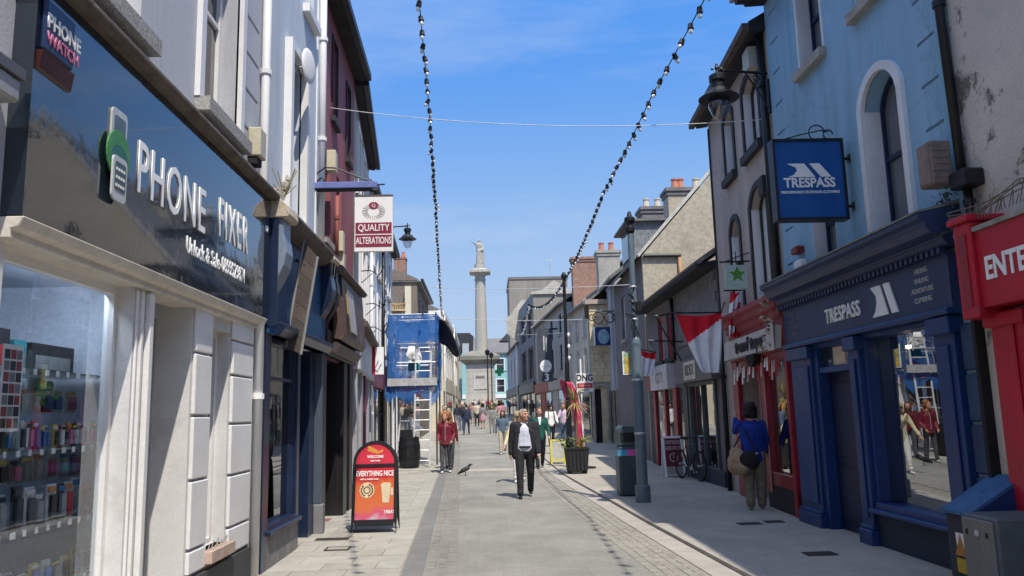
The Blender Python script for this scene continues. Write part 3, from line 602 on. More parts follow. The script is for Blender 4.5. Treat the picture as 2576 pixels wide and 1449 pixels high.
MB().box(LA,11.62,11.95,0,2.62,-.3,.0).build('door_jamb', navy, B)
MB().box(LA,11.95,12.07,.42,2.62,0,.1).build('pilaster', mat('slate grey paint',(.07,.09,.12),.4,.1), B, bevel=.01)
MB().box(LA,11.93,12.08,0,.42,0,.14).build('pilaster_base', mat('grey base stone',(.2,.2,.21),.8), B, bevel=.01)
MB().box(LA,9.0,12.07,2.62,3.86,0,.12).build('fascia_board', brightblue, B)
MB().prof(LA,[(0,2.62),(.16,2.62),(.22,2.7),(.22,2.76),(.14,2.78),(0,2.78)],9.3,12.2).build('fascia_moulding', navy, B, bevel=.01)
MB().prof(LA,[(0,3.86),(.2,3.9),(.28,3.97),(.32,4.04),(.32,4.08),(.26,4.11),(0,4.16)],9.45,12.07).build('cornice', timber, B, bevel=.012)
scroll = [(0,2.7),(.09,2.72),(.115,2.86),(.1,3.0),(.12,3.12),(.2,3.26),(.265,3.4),(.285,3.55),(.27,3.68),(.25,3.76),(.25,3.95),(0,3.95)]
consg = mat('grey blue console paint',(.2,.24,.31),.35,.1,4)
for u0 in (9.02,11.7):
    MB().prof(LA,scroll,u0,u0+.34).build('console_bracket', consg if u0 < 10 else navy, B, bevel=.012)
    b = MB()
    for i in range(3): b.prof(LA,[(.09,2.72+.035*i),(.13,2.74+.035*i),(.13,2.76+.035*i),(.09,2.74+.035*i)],u0+.02,u0+.32)
    b.build('reeding', navy, B)
    MB().prof(LA,[(-.02,3.95),(.31,3.95),(.33,3.99),(.31,4.08),(.17,4.22),(0,4.22)],u0-.05,u0+.39).build('console_cap', mat('flaked cream cap',(.5,.43,.33),.9,.25,6,.4,30,dirt=(.24,.2,.16),dscale=5), B, bevel=.01)
MB().box(LA,8.985,9.017,2.7,3.94,0,.2).build('end_board', navy, B)
st = thing('broken_finial', 'chipped stone and cement fragment with dry weeds standing on the bracket cap', 'stone', LA.pt(9.2,4.24,.2))
b = MB(); random.seed(5)
for i,(z,r) in enumerate([(4.26,.11),(4.36,.08),(4.46,.07),(4.56,.06)]): b.ball(LA.pt(9.2+.05*i+random.uniform(-.03,.03),z-.02*i,.12+.03*i),(r*random.uniform(.6,1.1),r*random.uniform(.5,1),r*1.1),5,4,rot=Matrix.Rotation(random.uniform(0,3),3,'X'))
b.build('rubble', palestone, st); b = MB()
for i in range(14): a = random.uniform(0,6.28); b.tube([LA.pt(9.2,4.25,.2),LA.pt(9.2+.16*math.cos(a),4.3+random.uniform(.05,.3),.2+.14*math.sin(a))],.006,4)
b.build('weed', mat('dry weed',(.3,.27,.15),.9), st)
wsn = thing('hanging_board', 'long weathered wooden sign board leaning out over the navy shop', 'sign', LA.pt(10.3,3.3,.4))
A_,B_,C_,D_ = aty(764,606,10.1),aty(799,646,10.15),aty(757,892,9.95),aty(719,873,9.9)
def lerpq(s_,t_): return (A_.lerp(B_,s_)).lerp(D_.lerp(C_,s_),t_)
woodc = [mat('sign plank %d'%i, c, .8,.25,5,.2,40,streak=True) for i,c in enumerate([(.055,.042,.036),(.075,.056,.046),(.05,.042,.037)])]
for i in range(7):
    MB().slab(lerpq(0,i/7),lerpq(1,i/7),lerpq(1,(i+1)/7-.004),lerpq(0,(i+1)/7-.004),-.05).build('plank', woodc[i%3], wsn)
b = MB(); b.tube([A_,lerpq(0,1)],.018,6).tube([B_,lerpq(1,1)],.018,6); b.build('edge_strip', mat('grey strip',(.2,.2,.2),.6), wsn)
MB().tube([lerpq(.3,.2),LA.pt(10.2,3.7,.1)],.015,6).build('bracket', iron, wsn); MB().tube([lerpq(.3,.6),LA.pt(10.2,3.1,.1)],.015,6).build('bracket', iron, wsn)
ws = thing('wall_lantern', 'small square iron lantern with pale panes at the end of the navy shop', 'lamp', LA.pt(12.4,3.8,.5))
c_ = aty(830,672,11.9)
MB().lathe(c_,[(.02,.2),(.14,.1),(.12,.08)],4,sq=True).build('roof', iron, ws); MB().lathe(c_,[(.11,.08),(.08,-.14)],4,sq=True).build('pane', mat('lantern pane',(.6,.58,.5),.3), ws)
b = MB(); 
for s_ in (-1,1):
    for q in (-1,1): b.tube([c_+Vector((.08*s_,.08*q,.08)),c_+Vector((.06*s_,.06*q,-.14))],.012,5)
b.tube([c_+Vector((0,0,.2)),c_+Vector((-.3,.05,.25))],.012,5); b.build('frame', iron, ws)

# ------------------------------------------------------------------ left side: maroon house
LB = Fr((-2.6,12.1),(-2.70,15.75))
B = shell('maroon_house', 'dark red rendered house with deep eaves above a black shopfront', LB,0,LB.len,0,8.75,7,
          [(.95,1.45,6.75,8.2,.2),(2.55,3.0,6.55,8.05,.2),(.3,.95,4.5,6.0,.3),(1.55,2.1,4.3,5.9,.3),(.3,2.0,0,2.6,.9,0,1)], maroon)
for u0,u1,z0,z1 in ((.95,1.45,6.75,8.2),(2.55,3.0,6.55,8.05)): window(B,LB,u0,u1,z0,z1,.2,mat('maroon dark frame',(.05,.03,.04),.6),darkwin,sill=(.06,.1,.08),sillm=darktrim,trim=darktrim,tw=.04)
for u0,u1,z0,z1 in ((.3,.95,4.5,6.0),(1.55,2.1,4.3,5.9)): window(B,LB,u0,u1,z0,z1,.3,white,darkwin,sill=(.06,.1,.08),sillm=palestone)
MB().prof(LB,[(0,8.6),(.2,8.56),(.24,8.62),(.24,8.76),(0,8.95)],-.02,LB.len+.02).build('eaves', soffit, B)
MB().prof(LB,[(.24,8.58),(.35,8.58),(.35,8.72),(.24,8.72)],-.02,LB.len+.02).build('gutter', gutter, B)
roof(B,LB,0,LB.len,8.85,7,.7,.2)
MB().box(LB,1.985,1.999,0.01,2.59,-.895,-.001).box(LB,.301,.315,.01,2.59,-.895,-.001).each('door_lining', black, B); MB().box(LB,.32,1.98,2.585,2.598,-.89,-.002).build('door_soffit', black, B)
b = MB(); b.box(LB,.02,.28,0,2.62,0,.09).box(LB,2.0,2.4,0,2.62,0,.09).box(LB,2.7,3.08,0,2.62,0,.09).box(LB,.02,3.08,2.62,3.0,0,.14); b.each('pilaster', black, B, bevel=.01)
MB().box(LB,2.4,2.7,0,2.62,0,.04).build('shop_window', darkwin, B)
b = MB(); b.box(LB,.32,1.1,.05,2.5,-.85,-.8).box(LB,1.15,1.98,.05,2.5,-.85,-.8); b.each('door', black, B)
tl = mat('aged brown sign board',(.09,.055,.05),.45,.35,3,.1,20,dirt=(.2,.17,.16),dscale=2)
MB().prof(LB,[(.14,2.9),(.28,2.86),(.34,2.95),(.27,3.9),(.14,3.95)],.5,3.0).build('fascia_board', tl, B, bevel=.01)
MB().prof(LB,[(.0,3.92),(.32,3.92),(.36,3.97),(.32,4.03),(.1,4.12),(0,4.15)],.3,3.1).build('cornice', timber, B, bevel=.01)
fx = Fr(LB.pt(0,0,.3).xy, LB.pt(1,0,.3).xy)
MB().slab(fx.pt(.9,3.05,.04),fx.pt(1.7,3.05,.04),fx.pt(1.7,3.75,-.035),fx.pt(.9,3.75,-.035),-.02).build('sign_plate', mat('pale sign plate',(.38,.36,.36),.4,.1), B)
MB().slab(fx.pt(.85,3.0,.042),fx.pt(.9,3.0,.042),fx.pt(.9,3.8,-.038),fx.pt(.85,3.8,-.038),-.03).build('sign_frame', mat('gilt frame',(.35,.22,.08),.4), B)
MB().prof(LB,scroll,.06,.3).build('console_bracket', black, B, bevel=.01)
MB().prof(LB,[(0,2.62),(.2,2.68),(.27,2.8),(.2,2.84),(0,2.84)],.5,3.0).build('canopy_moulding', mat('brown moulding',(.08,.06,.055),.5), B)
b = MB()
for p in ((.35,5.6),(1.2,4.45),(1.3,4.1)): b.box(LB,p[0],p[0]+.2,p[1],p[1]+.35,.03,.18)
b.each('meter_box', mat('cream plastic',(.55,.5,.36),.5), B, bevel=.01)
pipe(B,[LB.pt(1.15,4.25,.08),LB.pt(1.15,5.4,.08)],.035,mat('rust red pipe',(.26,.08,.06),.6))
bs = thing('sign_bracket', 'lilac blue strip sign carrier with scrolled ironwork projecting over the street', 'sign bracket', (-2.5,11.8,5.1))
MB().wb(-2.62,-1.66,11.72,11.88,5.09,5.19).build('strip', mat('lilac blue paint',(.16,.19,.42),.4,.15,5), bs, bevel=.01); MB().wb(-2.6,-1.74,11.74,11.86,5.07,5.09).build('underside', blackm, bs)
b = MB(); b.tube([(-2.62+.0,11.8,5.12),(-2.58,11.8,5.35),(-2.46,11.8,5.44),(-2.3,11.8,5.43),(-2.0,11.8,5.3),(-1.75,11.8,5.2)],.012,6)
b.tube([(-2.6,11.8,5.2),(-2.52,11.8,5.28),(-2.46,11.8,5.24),(-2.5,11.8,5.2)],.012,6).tube([(-2.62,11.8,5.13),(-1.55,11.8,5.16)],.012,6); b.build('scroll', iron, bs)
qa = thing('hanging_sign', 'white and maroon projecting sign lettered QUALITY ALTERATIONS', 'sign', (-2.35,16,5.6))
f16 = face(16); mar = mat('sign maroon',(.25,.025,.06),.5)
MB().box(f16,-2.72,-1.94,5.0,6.16,-.12,0).build('panel', wh, qa); MB().box(f16,-2.7,-1.96,5.37,5.60,0,.006).build('band', mar, qa); MB().box(f16,-2.7,-1.96,5.09,5.34,0,.006).build('band', mar, qa)
text('QUALITY',.2,f16,-2.33,5.485,.008,wh,qa,xs=.78,bold=.012); text('ALTERATIONS',.2,f16,-2.33,5.215,.008,wh,qa,xs=.56,bold=.012)
MB().prism(f16,[(-2.33+.105*math.cos(i*.393),5.96+.075*math.sin(i*.393)) for i in range(16)],0,.007).build('emblem', mar, qa)
text('Q',.1,f16,-2.33,5.955,.009,wh,qa)
b = MB(); random.seed(2)
for i in range(26):
    a = math.pi*2*i/26
    if abs(a-math.pi/2) < .5: continue
    b.tube([f16.pt(-2.33+.12*math.cos(a),5.84+.1*math.sin(a),.003),f16.pt(-2.33+.24*math.cos(a),5.84+.17*math.sin(a),.003)],.008,4)
b.each('emblem_leaves', mat('pale print',(.6,.56,.53),.7), qa)
MB().wb(-2.95,-2.72,16.04,16.08,6.0,6.04).wb(-2.95,-2.72,16.04,16.08,5.1,5.14).each('bracket', iron, qa)
MB().wb(-2.72,-1.94,15.99,16.13,6.16,6.19).build('cap_strip', timber, qa)

# ------------------------------------------------------------------ left side: pebbledash terrace and beyond
LC = Fr((-2.72,15.8),(-3.28,21.6)); LD = Fr((-3.32,21.65),(-3.85,31.6)); LE = Fr((-3.7,31.8),(-3.7,41.8))
B = shell('pebbledash_house', 'grey pebbledash house with pale window surrounds and black gutter', LC,0,LC.len,0,8.7,7,
          [(.9,1.7,6.4,7.9,.2),(2.6,3.4,6.4,7.9,.2),(4.3,5.1,6.4,7.9,.2),(.9,1.7,3.9,5.6,.2),(2.6,3.4,3.9,5.6,.2),(4.3,5.1,3.9,5.6,.2)], pebble)
for u in (.9,2.6,4.3):
    window(B,LC,u,u+.8,6.4,7.9,.2,white,darkwin,sill=(.08,.1,.1),sillm=palestone,trim=white,tw=.12,tn=.06)
    window(B,LC,u,u+.8,3.9,5.6,.2,white,darkwin,sill=(.08,.1,.1),sillm=palestone,trim=white,tw=.12,tn=.06)
MB().prof(LC,[(0,8.5),(.16,8.48),(.2,8.55),(.2,8.7),(0,8.85)],0,LC.len).build('eaves', soffit, B); MB().prof(LC,[(.2,8.5),(.31,8.5),(.31,8.66),(.2,8.66)],0,LC.len).build('gutter', gutter, B)
roof(B,LC,0,LC.len,8.8,7,.7,.18)
b = MB()
for u in (0.05,1.5,2.9,4.3,5.45): b.box(LC,u,u+.3,0,2.6,0,.1)
ps = b.each('pilaster', mat('dull pale pilaster',(.34,.34,.36),.6), B); ps[2].data.materials.clear(); ps[2].data.materials.append(mat('plum paint',(.13,.03,.06),.5))
MB().box(LC,0,LC.len,2.6,3.4,0,.16).build('fascia_board', mat('off white fascia',(.5,.5,.52),.6), B); MB().prof(LC,[(0,3.4),(.3,3.45),(.3,3.55),(0,3.6)],0,LC.len).build('cornice', timber, B)
for u in (.4,1.85,3.25,4.65): MB().box(LC,u,u+.95,.4,2.55,.02,.05).build('shop_window', darkwin if u != 1.85 else mat('white door',(.6,.6,.6),.5), B)
MB().box(LC,0,LC.len,0,.38,0,.08).build('plinth', darktrim, B)
b = MB()
for u,z in ((1.9,4.9),(3.7,4.4),(4.0,3.85)): b.tube([LC.pt(u,z,.02),LC.pt(u,z+.02,.25),LC.pt(u,z-.1,.45),LC.pt(u,z+.12,.55)],.014,5).tube([LC.pt(u,z-.3,.02),LC.pt(u,z-.05,.3)],.01,5)
b.each('old_bracket', iron, B)
B = shell('white_fronted_house', 'pale painted house with black edging behind the scaffold', LD,0,LD.len,0,8.1,7,
          [(u,u+.9,z0,z1,.2) for u in (.8,3.0,5.2,7.4) for z0,z1 in ((3.7,5.3),(6.0,7.3))], pale_blue)
for u in (.8,3.0,5.2,7.4):
    for z0,z1 in ((3.7,5.3),(6.0,7.3)): window(B,LD,u,u+.9,z0,z1,.2,white,darkwin,sill=(.08,.1,.08),trim=white,tw=.15,tn=.05)
MB().prof(LD,[(0,7.95),(.16,7.93),(.2,8.0),(.2,8.12),(0,8.25)],0,LD.len).build('eaves', soffit, B); MB().prof(LD,[(.2,7.95),(.31,7.95),(.31,8.1),(.2,8.1)],0,LD.len).build('gutter', gutter, B)
roof(B,LD,0,LD.len,8.2,7,.75,.18)
MB().box(LD,0,LD.len,2.5,3.3,0,.15).build('fascia_board', mat('plum fascia',(.2,.05,.09),.5), B)
for u,m_ in ((.2,white),(1.5,darkwin),(3.2,darkwin),(5.0,black),(6.4,darkwin),(8.2,darkwin)): MB().box(LD,u,u+1.2,0.2,2.45,.0,.06).build('shop_window', m_, B)
pipe(B,[LD.pt(.15,0,.1),LD.pt(.15,7.9,.1)],.05,white); pipe(B,[LD.pt(4.2,0,.1),LD.pt(4.2,7.9,.1)],.05,black)
rs = thing('hanging_sign', 'small red and white curled banner hanging on the left shopfronts', 'sign', LC.pt(5.4,3.0,.4)); c_ = aty(946,908,20.5)
b = MB(); k = 8
for i in range(k):
    a0, a1 = -1.2+2.4*i/k, -1.2+2.4*(i+1)/k
    b.quad(c_+Vector((.22*math.sin(a0),-.12*math.cos(a0),-.35)),c_+Vector((.22*math.sin(a1),-.12*math.cos(a1),-.35)),c_+Vector((.22*math.sin(a1),-.12*math.cos(a1),.35)),c_+Vector((.22*math.sin(a0),-.12*math.cos(a0),.35)), 0 if i < 4 else 1)
b.build('banner', [mat('banner red',(.5,.02,.04),.5), wh], rs); MB().tube([c_+Vector((0,0,.36)),LC.pt(5.0,c_.z+.4,0)],.015,5).build('bracket', iron, rs)
B = shell('low_white_house', 'low two storey house with white gable beyond the scaffold', LE,0,LE.len,0,5.6,6,[(u,u+.9,3.4,4.8,.15) for u in (1,3.6,6.2,8.4)], white)
for u in (1,3.6,6.2,8.4): window(B,LE,u,u+.9,3.4,4.8,.15,white,darkwin,sill=(.05,.1,.08))
MB().prof(LE,[(0,5.6),(-3,7.0),(-6,5.6)],0,LE.len).build('roof', slate, B); MB().prof(LE,[(.05,5.58),(-3,6.98),(-6.05,5.58),(-6,5.3),(0,5.3)],-.06,-.01).build('gable_end', white, B)
for u in (.3,2.6,4.9,7.2): MB().box(LE,u,u+1.9,.2,2.6,0,.06).build('shop_window', darkwin, B)
MB().box(LE,0,LE.len,2.6,3.2,0,.12).build('fascia_board', mat('plum fascia',(.2,.05,.09),.5), B)
# gabled house with a brick chimney
LF = Fr((-3.8,42),(-3.9,51)); B = shell('gabled_house', 'brown pebbledash house with its gable and brick chimney to the street', LF,0,LF.len,0.3,8.85,7,
          [(u,u+.9,z0,z1,.15) for u in (1,3.6,6.2) for z0,z1 in ((4.4,5.9),(6.6,8.0))], mat('brown pebbledash',(.2,.165,.135),.95,.2,6,.5,40))
for u in (1,3.6,6.2):
    for z0,z1 in ((4.4,5.9),(6.6,8.0)): window(B,LF,u,u+.9,z0,z1,.15,white,darkwin,sill=(.05,.1,.08))
MB().prof(LF,[(.2,8.72),(-.0,8.9),(-1.1,9.4),(-5.5,9.4),(-7.2,8.8),(-7.2,8.72)],-.12,LF.len).build('roof', slate, B)
MB().prof(LF,[(0,8.8),(-1.1,9.32),(-5.5,9.32),(-7,8.8)],-.14,-.122).build('gable_top', mat('brown pebbledash',(.2,.165,.135)), B)
MB().prof(LF,[(.2,8.74),(.34,8.74),(.34,8.88),(.2,8.88)],-.1,LF.len).build('gutter', gutter, B)
MB().box(LF,-.35,-.01,6.9,8.45,-.62,-.3).build('chimney_breast', cream, B)
ch = MB().box(LF,.05,.7,9.2,10.0,-1.25,-.6).box(LF,.02,.73,10.0,10.1,-1.28,-.57).build('chimney', brick, B)
for q in (-1.1,-.75): MB().lathe(LF.pt(.35,10.1,q),[(.1,0),(.12,.05),(.09,.3),(.1,.32)],8).build('chimney_pot', potred, ch)
# cream buildings closing the left side
LG = Fr((-3.05,52),(-2.95,64)); LH = Fr((-2.95,64.2),(-3.2,82))
for nm,lab,f,zt,m_ in (('cream_house','tall cream painted house lit along its edge beyond the black tarpaulin',LG,8.2,cream),('yellow_house','pale yellow house at the far end of the left side',LH,8.6,mat('pale yellow render',(.62,.55,.36),.85,.06))):
    B = shell(nm,lab,f,0,f.len,.4,zt,8,[(u,u+1,z0,z1,.15) for u in (1,3.6,6.2,8.8) for z0,z1 in ((4.2,5.8),(6.4,7.7))],m_)
    for u in (1,3.6,6.2,8.8):
        for z0,z1 in ((4.2,5.8),(6.4,7.7)): window(B,f,u,u+1,z0,z1,.15,white,darkwin,sill=(.05,.1,.08),trim=white,tw=.12)
    MB().box(f,0,f.len,zt,zt+.3,-.3,.12).build('parapet', white, B); MB().box(f,0,f.len,3.2,3.9,0,.12).build('fascia_board', mat('cream fascia',(.55,.5,.38),.6), B)
    for u in (.5,3,5.5,8): MB().box(f,u,u+2,.9,3.1,0,.05).build('shop_window', darkwin, B)
    pipe(B,[f.pt(.3,.5,.1),f.pt(.3,zt,.1)],.06,white)
    if f is LG:
        MB().prof(f,[(0,zt+.3),(-4,zt+2.2),(-8,zt+.3)],.3,f.len).build('roof', slate, B)
        MB().wb(-5.4,-3.02,51.85,51.98,zt-1.2,zt+.25).build('white_panel', wh, B)
BB = thing('terrace_behind', 'plain pale terrace on the left behind the viewpoint', 'building', (-2.6,-12,0)); MB().wb(-9,-2.6,-26,-1.05,0,9.5).build('wall', white_up, BB)
b = MB()
for i in range(6): b.box(LA,-24+i*4,-22.6+i*4,4.5,6.4,0,.03)
b.each('window', darkwin, BB); MB().box(LA,-26,-1.1,2.7,3.6,0,.2).build('fascia_board', navy, BB)
# ------------------------------------------------------------------ right side: red shop under flaking house
RA = Fr((4.48,0),(4.48,1),-1)
B = shell('flaking_house', 'flaking cream rendered house over a bright red shopfront', RA,1.5,7.05,0,9.3,7,[(2.2,6.3,0,2.5,.6)], flaky)
window(B,RA,2.6,3.5,4.6,6.3,.02,white,darkwin)
MB().box(RA,1.6,6.6,2.44,3.1,0,.28).build('fascia_board', redp, B, bevel=.008)
b = MB(); b.box(RA,6.6,6.84,2.36,3.2,0,.32).box(RA,6.57,6.87,3.2,3.26,0,.36); b.build('console_block', redp, B, bevel=.012); MB().box(RA,6.66,6.78,2.46,3.1,.32,.33).build('console_panel', reddark, B)
text('ENTER',.27,RA,6.17,2.75,.285,wh,B,bold=.025,xs=.82)
b = MB(); b.box(RA,6.3,6.78,.0,2.4,0,.12); b.build('pilaster', redp, B, bevel=.012)
b = MB(); b.box(RA,6.46,6.62,.3,2.3,.12,.145).box(RA,6.28,6.8,2.28,2.4,0,.18); b.build('pilaster_panel', redp, B, bevel=.012)
MB().box(RA,2.2,6.3,0,2.5,-.62,-.5).build('shopfront', reddark, B)
b = MB()
for i in range(4): b.box(RA,2.4+i,3.2+i,.5,2.3,-.5,-.48)
b.each('shop_window', darkwin, B)
MB().prof(RA,[(0,3.1),(.3,3.1),(.3,3.14),(0,3.22)],1.6,6.87).build('flashing', lead, B)
b = MB(); random.seed(9); u = 6.95
while u > 4.9:
    h = random.uniform(.08,.2); b.tube([RA.pt(u,3.2,.26),RA.pt(u-.02,3.2+h,.24+random.uniform(-.03,.05))],.005,4); u -= .045
for k in range(4): b.tube([RA.pt(7.0-.5*j,3.3+random.uniform(-.06,.1),.25) for j in range(5)],.006,4)
b.build('bird_wire', mat('rusty wire',(.17,.14,.12),.8), B)
# ------------------------------------------------------------------ blue outdoor shop
B = shell('blue_house', 'sky blue rendered house above a navy outdoor clothing shop', RA,7.08,11.72,0,8.15,7,
          [(9.76,10.5,6.3,7.75,.26),(8.05,8.8,6.3,7.75,.26),(8.02,8.84,3.52,5.38,.27,.36),(9.86,10.58,3.45,4.75,.27),(7.72,9.36,.44,2.49,.3),(9.62,10.78,0,2.52,.4)]+
          [(7.3,7.62,z,z+.035,.03,0,1) for z in (3.9,4.36,4.82,5.28,5.74,6.2,6.66,7.12,7.58)]+[(11.26,11.56,z,z+.035,.03,0,1) for z in (3.72,4.24,4.76,5.28,5.74,6.2,6.72,7.22,7.7)], blue_wall)
wsash = mat('white reveal paint',(.68,.69,.70),.7,.08,3)
MB().box(RA,9.70,9.758,6.3,7.75,-.25,.012).box(RA,10.502,10.56,6.3,7.75,-.25,.012).each('reveal_band', wsash, B)
navyframe = mat('navy sash paint',(.015,.025,.07),.4,.2)
for u0,u1,z0,z1,ri in ((9.76,10.5,6.3,7.75,0),(8.05,8.8,6.3,7.75,0),(8.02,8.84,3.52,5.38,.36),(9.86,10.58,3.45,4.75,0)):
    window(B,RA,u0,u1,z0,z1,.24,navyframe,mat('grey curtained glass',(.12,.13,.145),.06,.25,2,spec=.7,coat=.3),rise=ri,sill=(.09,.12,.1) if z0 > 6 else None,sillm=palestone,trim=wsash if ri else None,tw=.1,tn=.05)
    # white painted reveals
    b = MB(); b.box(RA,u0+.001,u0+.012,z0,z1-(ri*.9),-.18,-.002).box(RA,u1-.012,u1-.001,z0,z1-(ri*.9),-.18,-.002); b.each('reveal', wsash, B)
text('2',.2,RA,8.2,3.95,-.22,mat('pale numeral',(.5,.52,.55),.5),B)
MB().prof(RA,[(0,7.98),(.3,7.96),(.34,8.02),(.34,8.2),(0,8.3)],7.08,11.72).build('eaves', soffit, B); MB().prof(RA,[(.34,8.0),(.46,8.0),(.46,8.14),(.34,8.14)],7.08,11.72).build('gutter', gutter, B)
roof(B,RA,7.08,11.72,8.2,7,.6,.3)
b = MB(); b.prof(RA,[(.2,8.14),(.5,8.1),(.5,8.24),(.2,8.26)],11.4,11.86); b.build('gutter_end', palestone, B)
# black pipe and hopper
pipe(B,[RA.pt(7.0,3.7,.07),RA.pt(7.14,8.1,.07)],.045,iron)
MB().box(RA,6.78,7.02,3.58,3.74,0,.2).build('hopper', iron, B, bevel=.015); pipe(B,[RA.pt(6.93,3.1,.08),RA.pt(6.93,3.62,.08)],.04,iron)
b = MB(); random.seed(4)
for i in range(60): p = RA.pt(random.uniform(7.02,7.3),random.uniform(3.22,3.62),random.uniform(0,.2)); q = p+Vector((random.uniform(-.08,.04),random.uniform(-.08,.08),random.uniform(-.08,.08))); b.tri = None; b.add([p,q,p+Vector((random.uniform(-.03,.03),.05,.02))],[(0,1,2)])
tag(b.build('wall_weed', mat('dark weed',(.035,.05,.03),.9)), 'dark weeds growing from the wall under the black hopper', 'weeds')
ac = thing('vent_box', 'weathered brown metal extractor box on the blue wall by the black pipe', 'vent', RA.pt(7.6,3.7,.2))
rust = mat('weathered brown metal',(.21,.165,.15),.8,.3,5,.2,40,dirt=(.1,.075,.065),dscale=3)
MB().box(RA,7.08,7.32,3.68,4.1,.1,.30).build('case', rust, ac, bevel=.012)
b = MB(); b.box(RA,7.1,7.3,3.7,4.08,.30,.308); b.build('front_panel', rust, ac); b = MB()
for i in range(5): b.box(RA,7.074,7.08,3.74+.065*i,3.78+.065*i,.13,.28)
b.each('louvre', rust, ac)
al = thing('alarm_box', 'small white alarm box low on the blue wall with red sounder above', 'alarm box', RA.pt(10.9,3.5,.05))
MB().box(RA,10.85,11.1,3.42,3.7,0,.1).build('case', wh, al, bevel=.015); MB().box(RA,10.9,11.12,3.8,3.9,0,.12).build('sounder', mat('dull red plastic',(.2,.03,.03),.5), al, bevel=.015)
# shopfront
MB().prof(RA,[(0,3.12),(.16,3.12),(.2,3.16),(.2,3.2),(.32,3.24),(.36,3.3),(.36,3.34),(.42,3.38),(.42,3.43),(0,3.52)],7.2,11.66).build('cornice', navyfascia, B, bevel=.008)
b = MB(); u = 7.3
while u < 11.6: b.box(RA,u,u+.05,3.06,3.115,.12,.19); u += .1
b.each('dentil', navyfascia, B)
MB().prof(RA,[(0,3.521),(.43,3.431),(.43,3.45),(0,3.56)],7.2,11.66).build('lead_flashing', mat('mossy lead',(.2,.21,.19),.85,.3,6), B)
Fz = MB().box(RA,7.3,11.6,2.54,3.06,0,.12).build('fascia_board', navyfascia, B)
MB().prof(RA,[(0,2.48),(.17,2.48),(.19,2.51),(.17,2.54),(0,2.54)],7.3,11.6).build('fascia_moulding', navyblue, B)
text('TRESPASS',.26,RA,9.62,2.77,.13,wh,Fz,ext=.01,bold=.008,xs=.84,sp=1.06)
def peak(fr, u, z, n, w_, h_, m_, par, ext=.02):     # two slanted bars with a swept tail
    s = fr.rd.dot(fr.d); t = lambda x: u+s*x*w_
    b = MB()
    b.prism(fr,[(t(-.5),z-h_/2),(t(-.36),z-.32*h_),(t(-.28),z-.02*h_),(t(-.30),z+.2*h_),(t(-.5),z+h_/2),(t(-.1),z+h_/2),(t(.14),z-h_/2)],n,n+ext)
    b.prism(fr,[(t(.02),z+h_/2),(t(.26),z+h_/2),(t(.52),z-h_/2),(t(.28),z-h_/2)],n,n+ext)
    return b.build('emblem', m_, par)
peak(RA,8.56,2.79,.121,.56,.34,wh,Fz,.015)
for i,wd in enumerate(('HIKING','SAILING','ADVENTURE','CLIMBING')):
    text(wd,.072,RA,7.78,2.97-.098*i,.123,mat('grey print',(.4,.4,.42),.6),Fz,bold=.01); text(wd,.07,RA,11.25,2.95-.095*i,.123,mat('faint grey print',(.14,.15,.19),.6),Fz,bold=.01)
for u0,u1 in ((10.78,11.5),(9.36,9.62),(7.38,7.72)):
    MB().box(RA,u0,u1,.0,2.46,0,.1).build('pilaster', navyblue, B, bevel=.01)
    b = MB(); b.box(RA,u0+.08,u1-.08,.35,2.2,.1,.125).box(RA,u0-.03,u1+.03,2.3,2.47,0,.16).box(RA,u0-.03,u1+.03,0,.22,0,.15).box(RA,u0-.015,u1+.015,.22,.27,0,.13); b.build('pilaster_moulding', navyblue, B, bevel=.01)
b = MB(); b.box(RA,9.62,9.72,0,2.5,-.1,.06).box(RA,10.66,10.78,0,2.5,-.1,.06).box(RA,9.72,10.66,2.08,2.16,-.1,.04).box(RA,9.72,10.66,2.42,2.5,-.1,.04); b.build('door_frame', navyblue, B, bevel=.008)
MB().box(RA,9.72,10.66,.06,2.08,-.16,-.1).build('door', mat('door navy',(.012,.018,.05),.4), B)
b = MB(); b.box(RA,9.82,10.56,.2,.85,-.1,-.085).box(RA,9.82,10.56,1.0,1.95,-.1,-.085); b.each('door_panel', mat('door navy',(.012,.018,.05),.4), B, bevel=.005)
MB().box(RA,9.72,10.66,2.16,2.42,-.03,-.02).build('transom_pane', darkwin, B); MB().box(RA,9.95,10.3,2.17,2.4,-.019,-.012).build('transom_card', mat('cream card',(.6,.5,.38),.6), B)
b = MB(); b.box(RA,7.72,9.36,.46,.54,-.14,.07).box(RA,7.72,9.36,2.42,2.48,-.14,.05).box(RA,7.72,7.78,.54,2.42,-.14,.04).box(RA,9.3,9.36,.54,2.42,-.14,.04); f = b.build('shop_window', navyblue, B, bevel=.008)
mirrorg = glass('reflective shop glass',(.5,.54,.58),.28,.006,.012)
MB().hexa([RA.pt(7.75,.5,0),RA.pt(9.33,.5,-.105),RA.pt(9.33,.5,-.113),RA.pt(7.75,.5,-.008),RA.pt(7.75,2.45,0),RA.pt(9.33,2.45,-.105),RA.pt(9.33,2.45,-.113),RA.pt(7.75,2.45,-.008)]).build('pane', mirrorg, f)
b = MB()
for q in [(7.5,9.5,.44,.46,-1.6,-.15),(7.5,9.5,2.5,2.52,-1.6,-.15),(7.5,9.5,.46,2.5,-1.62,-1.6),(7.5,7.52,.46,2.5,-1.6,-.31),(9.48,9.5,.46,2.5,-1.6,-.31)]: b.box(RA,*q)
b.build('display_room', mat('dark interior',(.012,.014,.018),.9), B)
MB().box(RA,7.72,9.36,0,.42,-.02,.05).build('stallriser', mat('dark slate riser',(.02,.032,.055),.6,.2), B); MB().box(RA,7.7,9.38,.42,.47,-.02,.14).build('sill', navyblue, B, bevel=.01)
for i in range(5):
    MB().box(RA,7.09,7.36,.06+i*.47,.50+i*.47,0,.05).build('quoin_block', mat('navy quoin',(.03,.055,.12),.6,.2), B, bevel=.02)
